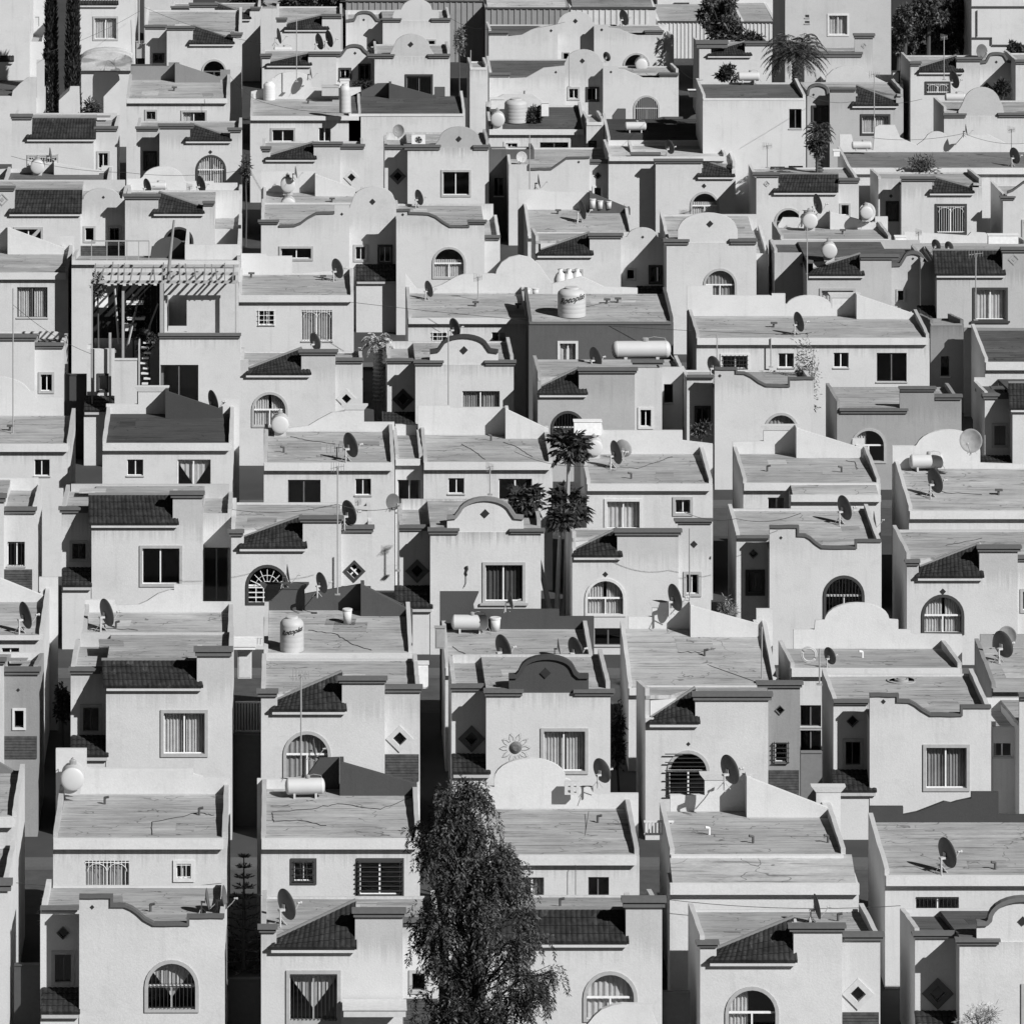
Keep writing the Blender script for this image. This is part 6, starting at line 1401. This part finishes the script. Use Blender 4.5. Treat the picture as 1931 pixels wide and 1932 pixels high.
def bush(label, t, x, yb, w, hgt, Y, v=.06, n=700, l_=.2, lw=.03, name='bush', z=None, stand=True):
    zb = Z(t, yb, Y) if z is None else z; wd = w * K * Y / FL / 2; hh = hgt * K * Y / FL / 2; c = (X(t, x, Y), Y, zb); r = thing(name, label, 'plant', c)
    m = M()
    if stand: m.tube([(c[0], Y, 0), (c[0] + .05, Y, zb / 2), (c[0], Y, zb + .1)], .07, 6, .05)
    for q in range(7):
        a = q * .9; m.tube([(c[0], Y, zb), (c[0] + wd * .5 * math.cos(a), Y + wd * .4 * math.sin(a), zb + hh * 1.1), (c[0] + wd * .75 * math.cos(a), Y + wd * .6 * math.sin(a), zb + hh * (1.3 + .3 * math.sin(q * 2)))], .03, 5, .008)
    part(m, 'stem', plain('bark', .08, .95), r); m = M()
    for q in range(9): blob_leaves(m, (c[0] + random.uniform(-.5, .5) * wd, Y + random.uniform(-.4, .4) * wd, zb + hh * random.uniform(.45, 1.55)), (wd * .55, wd * .5, hh * .5), n // 9, l_, lw, .2, .2)
    part(m, 'leaves', leafmat('foliage', v), r); return r
def cypress(label, x, Y, wz):
    c = (X('m', x, Y), Y, 0); r = thing('cypress_tree', label, 'tree', c, 'dark cypress trees'); zt = Z('m', -60, Y); R_ = wz * K * Y / FL / 2
    m = M(); m.tube([(c[0], Y, 0), (c[0], Y, zt - .6)], .16, 7, .03); part(m, 'trunk', plain('bark', .06, .95), r); m = M()
    for _ in range(4200):
        f = random.random() ** .8; a = random.uniform(0, 6.283); rr = R_ * (1.08 - .55 * f) * random.uniform(.55, 1.05) * (1 + .16 * math.sin(5 * a + 9 * f)); p = Vector((c[0] + rr * math.cos(a), Y + rr * math.sin(a), .6 + f * (zt - .6)))
        m.leaf(p, Vector((math.cos(a) * .5 + random.gauss(0, .2), math.sin(a) * .5 + random.gauss(0, .2), 1.2)), random.uniform(.25, .5), random.uniform(.03, .06))
    part(m, 'crown', leafmat('foliage_cypress', .026), r)
cypress('left of two black cypress columns, top left', 280, 434, 82); cypress('right of two black cypress columns, top left', 402, 433, 86)
def palm(label, x, yc, Y, span, zbase=0., n=30, t='o', v=.045, bark=.09):
    c = Vector((X(t, x, Y), Y, Z(t, yc, Y))); r = thing('palm_tree', label, 'palm tree', (c.x, Y, zbase)); L_ = span * K * Y / FL / 2
    m = M(); m.tube([(c.x + .1, Y, zbase), (c.x, Y, (zbase + c.z) / 2), tuple(c)], .24, 9, .19)
    for q in range(14): m.lathe([(.25, 0), (.29, .1), (.24, .16)], (c.x + .03, Y, c.z - .3 - q * .22), 'z', 9)
    part(m, 'trunk', plain('palm_bark', bark, .95), r); cr = M()
    for q in range(n):
        a = q * 2.399; el = 1.15 - 1.5 * (q / n); d = Vector((math.cos(a) * math.cos(el), math.sin(a) * math.cos(el), math.sin(el))); p = c.copy(); k_n = 26
        for k_ in range(k_n):
            s = k_ / k_n; dd = (d + Vector((0, 0, -2.1 * s * s))).normalized(); p2 = p + dd * (L_ * 1.15 / k_n)
            side = dd.cross(Vector((0, 0, 1))).normalized(); ll = .62 * math.sin(math.pi * min(1, .12 + s * .92)) * (L_ / 2.4)
            for sg in (-1, 1): cr.leaf(p, side * sg + dd * .8 + Vector((0, 0, -.45)), ll, .028)
            cr.tube([p, p2], .018, 3); p = p2
    part(cr, 'fronds', leafmat('palm_leaf', v), r)
palm('arching palm with drooping fronds, top right', 668, 300, 432, 390, n=60)
palm('short shaggy palm beside the white cube house, top right', 800, 730, 396, 190, v=.05)
palm('small pale palm in the yard left of the black edged round gable', 205, 930, 336, 200, n=22, t='k', v=.3, bark=.35)
# papaya beside the grilled house
def papaya(label, x, ycs, Y, t='h'):
    c = (X(t, x, Y), Y, 0); r = thing('papaya_tree', label, 'tree', c); m = M(); cr = M()
    for (xc, yc, w, hgt) in ycs:
        p = (X(t, xc, Y), Y + random.uniform(-.4, .4), Z(t, yc, Y)); m.tube([c, (c[0] + (p[0] - c[0]) * .5, Y, p[2] * .55), p], .14, 7, .08)
        R_ = w * K * Y / FL / 2
        for q in range(84):
            a = q * 2.4 + random.uniform(-.4, .4); el = random.uniform(-.9, 1.1); d = Vector((math.cos(a) * math.cos(el), math.sin(a) * math.cos(el) * .8, math.sin(el))); e = Vector(p) + d * R_ * random.uniform(.6, 1.0); cr.tube([p, e], .016, 4)
            for f in range(9):
                an = f * .7; u = d.cross(Vector((0, 0, 1))).normalized(); w_ = Vector((0, 0, 1)) * .4 - d * .2; cr.leaf(e, u * math.cos(an) + d * math.sin(an) + Vector((0, 0, -.5)) + w_ * .1, random.uniform(.3, .5), .075)
    part(m, 'trunk', plain('pale_bark', .3, .9), r); part(cr, 'leaves', leafmat('papaya_leaf', .03), r)
papaya('papaya tree with two dark leaf crowns in the gap, centre', 1240, [(1262, 530, 230, 160), (1255, 870, 250, 200)], 296)
papaya('lower papaya with pale bare trunk leaning left, centre', 1190, [(1010, 830, 220, 120), (1215, 930, 110, 120)], 292)
# araucaria in the lower left alley
def araucaria():
    Y = 238.5; c = (X('a', 1345, Y), Y, 0); zt = Z('a', 575, Y); r = thing('araucaria_tree', 'tiered dark conifer in the shaded alley, lower left', 'tree', c); m = M(); m.tube([c, (c[0], Y, zt)], .1, 7, .02); part(m, 'trunk', plain('bark', .06, .95), r); cr = M()
    for q in range(13):
        z = zt - .12 - q * .4; R_ = .16 + .075 * q
        for k_ in range(7):
            a = k_ * .898 + q * .4; d = Vector((math.cos(a), math.sin(a), .12)); e = Vector((c[0], Y, z)) + d * R_; cr.tube([(c[0], Y, z), e], .015, 4)
            for s in range(14):
                p = Vector((c[0], Y, z)).lerp(e, .25 + .75 * s / 13); cr.leaf(p, d + Vector((random.gauss(0, .7), random.gauss(0, .7), .5)), .17, .022)
    part(cr, 'crown', leafmat('conifer', .06), r)
araucaria()
bush('tall thin climbing shrub against the double house, right of centre', 'i', 735, 440, 170, 560, 330, v=.16, n=900, l_=.2, lw=.03, name='climbing_shrub')
bush('small dry shrub by the ledge of the bottom right house', 'c', 1685, 1560, 260, 150, 222, v=.3, n=900, l_=.25, lw=.012, name='dry_shrub')
bush('thorny plant behind wedge parapet, right', 'f', 290, 430, 150, 130, 279, v=.18, n=500, l_=.25, lw=.015, stand=False)
bush('leafy plant between round gable and cube house, upper right', 'o', 790, 900, 130, 180, 394, v=.03, n=900, l_=.3, lw=.05)
bush('cactus clump on half dark roof, upper right', 'o', 1380, 965, 190, 110, 397, v=.07, n=500, l_=.32, lw=.04, name='cactus_clump', stand=False)
bush('plants around the brown water tank, top centre', 'n', 1072, 700, 80, 120, 412, v=.03, n=600, l_=.25, lw=.05, stand=False)
bush('potted dark shrub by narrow alley, upper left', 'm', 1355, 1010, 60, 170, 398, v=.06, n=500, l_=.25, lw=.04)
bush('dark ivy in the alley beside the round gable house, lower centre', 'e', 1530, 1290, 80, 440, 262, v=.04, n=900, l_=.2, lw=.04, name='ivy_bush')
bush('bushy plant in front of arched porch, top left', 'm', 505, 650, 110, 110, 435, v=.05, n=700, l_=.3, lw=.06)
bush('pale small tree before dark alley, top centre', 'n', 655, 310, 90, 190, 447, v=.16, n=700, l_=.25, lw=.03)
bush('wild shrub by shaded recess, right', 'i', 150, 490, 110, 100, 323, v=.06, n=400, l_=.22, lw=.04)
bush('plant on terrace ledge in the dark gap, left edge', 'a', 250, 1000, 70, 200, 231, v=.06, n=500, l_=.18, lw=.03)
def round_tree(label, t, x, yb, w, hgt, Y, v=.04, n=4200, l_=.35, lw=.07):
    zt = Z(t, yb - hgt, Y); zb = 0; R_ = w * K * Y / FL / 2; c = (X(t, x, Y), Y, 0); r = thing('leafy_tree', label, 'tree', c, 'dark trees along the top'); m = M(); zc = Z(t, yb, Y); hh = zt - zc
    m.tube([c, (c[0] + .1, Y, zc)], .2, 8, .14); cr = M()
    for q in range(44):
        e = (c[0] + random.gauss(0, .42) * R_, Y + random.gauss(0, .4) * R_, zc + hh * random.uniform(.05, .92)); m.tube([(c[0] + .1, Y, zc - .3), e], .07, 5, .015)
        k_ = 1 - abs(e[0] - c[0]) / (R_ * 2.2); blob_leaves(cr, e, (R_ * .36 * k_, R_ * .36, hh * .15), n // 40, l_, lw, .35, .25)
    part(m, 'trunk', plain('bark', .06, .95), r); part(cr, 'crown', leafmat('foliage_top', v), r)
round_tree('round dark tree against the factory wall, top right of centre', 'o', 270, 215, 230, 260, 458)
round_tree('small dark bush tree right of the round tree, top right', 'o', 420, 250, 120, 70, 457, n=1600)
for q, (x, yb, w, hg, lab) in enumerate(((1270, 200, 130, 170, 'upper dark tree against the dark yard wall, left'), (1400, 130, 170, 160, 'upper dark tree against the dark yard wall, right'), (1235, 285, 110, 150, 'leftmost small tree in the dark yard, top right'), (1300, 285, 120, 130, 'second small tree in the dark yard, top right'), (1385, 280, 120, 180, 'third tree in the dark yard, top right'), (1500, 270, 150, 290, 'tall spiky tree in the dark yard, top right'), (1580, 275, 130, 330, 'rightmost tall tree in the dark yard by white factory'))):
    round_tree(lab, 'o', x, yb, w, hg, 470 + q, v=.055, n=2200)
round_tree('dark tree crown at the right edge, top', 'o', 1885, 330, 90, 90, 446, n=1400)
for x in (1360, 1640, 1850): round_tree('dark tree line gap at upper left, %s' % {1360: 'leftmost clump', 1640: 'middle clump', 1850: 'right clump'}[x], 'm', x, 45, 200, 90, 486, v=.03, n=1800)

bush('dark vines tangled under the pergola slats, left', 'j', 735, 900, 190, 250, 335, v=.03, n=1500, l_=.25, lw=.05, name='vine')
bush('dark plants in the pergola yard below the slats, left', 'j', 820, 1000, 120, 160, 333, v=.04, n=900, l_=.25, lw=.05)
bush('thin dry vine hanging at the pergola post, left', 'j', 540, 700, 90, 200, 333.5, v=.08, n=500, l_=.2, lw=.03, name='vine')
bush('dark plants beside the tank in front of palm, top right', 'o', 292, 448, 120, 90, 407.5, v=.03, n=900, l_=.3, lw=.05, stand=False)
bush('dark potted plants by domed bay, right near top', 'o', 1812, 560, 90, 130, 431, v=.03, n=900, l_=.3, lw=.05)
bush('dark cuttings heaped behind black wedge roof, top centre', 'n', 120, 520, 150, 80, 424, v=.02, n=700, l_=.35, lw=.04)
bush('dark bushy plant in the alley by the curtained window, left', 'd', 345, 1010, 90, 250, 262, v=.05, n=1100, l_=.2, lw=.04)

# ================================================================ factories along the top
def corr(name, label, t, x0, x1, y0, Y, v, dep=12, pitch=.45, rv=.3, roofrise=0, cat='factory', lines=(), wins=()):
    a, b_ = X(t, x0, Y), X(t, x1, Y); zt = Z(t, y0, Y); h = thing(name, label, cat, ((a + b_) / 2, Y, 0)); m = M()
    hs = [q for q in (window(h, t, w, Y) for w in wins) if q]
    m.prism(boxpoly(a, b_, 0, zt), Y, Y + .2, hs); m.box(a, a + .2, Y + .2, Y + dep, 0, zt); m.box(b_ - .2, b_, Y + .2, Y + dep, 0, zt)
    if pitch:
        n = int((b_ - a) / pitch)
        for q in range(n): m.box(a + pitch * q + .05, a + pitch * q + .05 + pitch * .3, Y - .06, Y - .001, .0, zt - .1)
    part(m, 'wall', stucco(v), h); m = M(); m.slab(a + .21, b_ - .21, Y + .21, Y + dep, zt - .3, zt - .05, zt - .3 + roofrise, zt + roofrise); m.box(a + .21, b_ - .21, Y + .21, Y + dep - .01, zt - .5, zt - .31); part(m, 'roof', roofing(rv), h)
    m = M()
    for (lx0, lx1, ly0, ly1) in lines: m.box(X(t, lx0, Y), X(t, lx1, Y), Y - .1, Y - .062, Z(t, ly1, Y), Z(t, ly0, Y))
    part(m, 'coping', PAINT(.05), h); return h
corr('factory', 'long corrugated grey shed behind the houses, top centre', 'n', 30, 790, 5, 480, .34, lines=[(0, 790, 0, 8), (790, 798, 0, 130)])
corr('factory', 'grey corrugated shed with paler roof, top centre right', 'n', 798, 1262, 42, 478, .33, rv=.4, roofrise=1.2, lines=[(798, 1262, 38, 48)], dep=16)
corr('factory', 'white corrugated shed with grey slanted roof, top right of centre', 'n', 1268, 1742, 46, 480, .72, rv=.25, roofrise=1.3, lines=[(1268, 1742, 36, 48)], dep=14)
corr('factory', 'white stepped factory wall, top right of centre', 'n', 1750, 2110, 118, 482, .72, pitch=.3, lines=[(1750, 2110, 113, 122)], dep=10)
corr('factory', 'plain white upper factory behind the stepped wall, top right', 'n', 1750, 2420, -60, 493, .74, pitch=0, lines=[(1840, 1920, 12, 20), (1916, 1924, 12, 62), (1924, 1960, 55, 62), (1958, 1966, 60, 85)], dep=10)
corr('factory', 'white ribbed factory right of the round tree, top right', 'o', 375, 568, 120, 482, .72, pitch=.3, lines=[(375, 568, 116, 124)])
corr('apartment_block', 'tall pale blank building with one curtained window, top right', 'o', 614, 1198, -60, 458, .6, pitch=0, cat='building', dep=12, wins=[('r', 846, 74, 966, 198, 'wc'), ('r', 724, 80, 746, 96, 'nD'), ('r', 722, 114, 748, 128, 'nD')])
corr('perimeter_wall', 'dark painted yard wall behind the trees, top right', 'o', 1202, 1640, -40, 492, .06, pitch=0, cat='wall')
corr('factory', 'white factory with stepped line along the wall, top right corner', 'o', 1642, 2100, -60, 470, .72, pitch=0, lines=[(1642, 2100, 32, 40), (1642, 1752, 204, 212), (1746, 1754, 204, 246), (1754, 2100, 244, 252), (1668, 1674, 55, 200)])
corr('factory', 'low pale plain building behind the tiled wedges, top left', 'm', 1432, 1776, 48, 484, .7, pitch=0, cat='building')
corr('perimeter_wall', 'dark wall behind the trees, top left of centre', 'm', 1300, 1960, -30, 495, .06, pitch=0, cat='wall')
corr('building', 'plain white building at the very top, left of centre', 'm', 800, 1050, -40, 480, .7, pitch=0, cat='building')

# small gable box, masonry pieces
_y = 429; m = M(); pl = [(X('m', x, _y), Z('m', y, _y)) for x, y in ((325, 655), (325, 552), (382, 500), (432, 500), (436, 655))]; m.prism(pl, _y, _y + 2.2)
tag(m.build('shed', stucco(.74), None, (X('m', 380, _y), _y, 0)), 'small white lean to shed at the foot of the cypresses', 'shed')
_y = 438.6; pr = thing('porch', 'arched tiled porch with dark opening, top left', 'porch', (X('m', 590, _y), _y, 0)); m = M()
pl = [(X('m', x, _y), Z('m', y, _y)) for x, y in [(445, 385)] + arc(447, 733, 330, 282)[1:-1] + [(735, 385)]]
m.prism([(X('m', 448, _y), 0), (X('m', 448, _y), Z('m', 386, _y)), (X('m', 732, _y), Z('m', 386, _y)), (X('m', 732, _y), 0)], _y, _y + .25, [archpoly(X('m', 510, _y), X('m', 660, _y), .1, Z('m', 365, _y))]); part(m, 'wall', stucco(.72), pr)
m = M(); m.prism(pl, _y - .3, _y + 2.4); part(m, 'roof', roofing(.42), pr)

# ================================================================ ground
gm, nt, b = nodes('ground'); b.inputs['Roughness'].default_value = .95
grey(nt, b, mul(nt, remap(nt, noise(nt, (.25, .25, .25), 1, 6, .65), .3, .7, .65, 1.2), .035))
m = M(); m.add([(-3000, -50, 0), (3000, -50, 0), (3000, 4000, 0), (-3000, 4000, 0)], [(0, 1, 2, 3)]); g = m.build('ground', gm); g['kind'] = 'structure'
am, nt, b = nodes('asphalt'); b.inputs['Roughness'].default_value = .9
grey(nt, b, mul(nt, remap(nt, noise(nt, (1.5, 1.5, 1.5), 1, 6, .7), .3, .7, .7, 1.3), .05))
for y0 in (215, 250, 282, 318, 355):
    m = M(); m.box(-200, 200, y0 - 4, y0 + 2.5, .003, .006); o = m.build('road', am); o['kind'] = 'structure'
    m = M(); m.box(-200, 200, y0 + 2.5, y0 + 3.9, 0, .13); o = m.build('pavement', plain('concrete', .09, .9)); o['kind'] = 'structure'

# ================================================================ light and camera
W = bpy.data.worlds.new('World'); S.world = W; W.use_nodes = True; nt = W.node_tree
sky = N(nt, 'ShaderNodeTexSky'); sky.sky_type = 'NISHITA'; sky.sun_disc = False; sky.air_density = .7; sky.dust_density = .4; sky.altitude = 1800
sd = Vector((.60, -.60, .62)).normalized(); el = math.asin(sd.z); az = math.atan2(sd.x, sd.y)
sky.sun_elevation = el; sky.sun_rotation = az
bw = N(nt, 'ShaderNodeSeparateColor'); nt.links.new(sky.outputs[0], bw.inputs[0]); bg = nt.nodes['Background']; nt.links.new(bw.outputs[0], bg.inputs[0]); bg.inputs[1].default_value = SKY
L = bpy.data.lights.new('sun', 'SUN'); L.energy = SUN; L.angle = math.radians(.5); L.color = (1, 1, 1); lo = bpy.data.objects.new('sun', L); COL.objects.link(lo); lo.rotation_euler = (-sd).to_track_quat('-Z', 'Y').to_euler(); lo.location = (60, 100, 120)
cam = bpy.data.cameras.new('camera'); co = bpy.data.objects.new('camera', cam); COL.objects.link(co); S.camera = co
co.location = (0, 0, H); co.rotation_euler = (math.radians(90), 0, 0); cam.sensor_fit = 'HORIZONTAL'; cam.sensor_width = 36; cam.lens = FL / 2047 * 36
cam.shift_x = (1023.5 - CX) / 2047; cam.shift_y = -(1024 - HY) / 2047; cam.clip_start = 1; cam.clip_end = 6000
S.view_settings.view_transform = 'Standard'; S.view_settings.look = 'None'; S.view_settings.exposure = EXPO; S.view_settings.gamma = 1
S.cycles.max_bounces = 8; S.cycles.transparent_max_bounces = 12
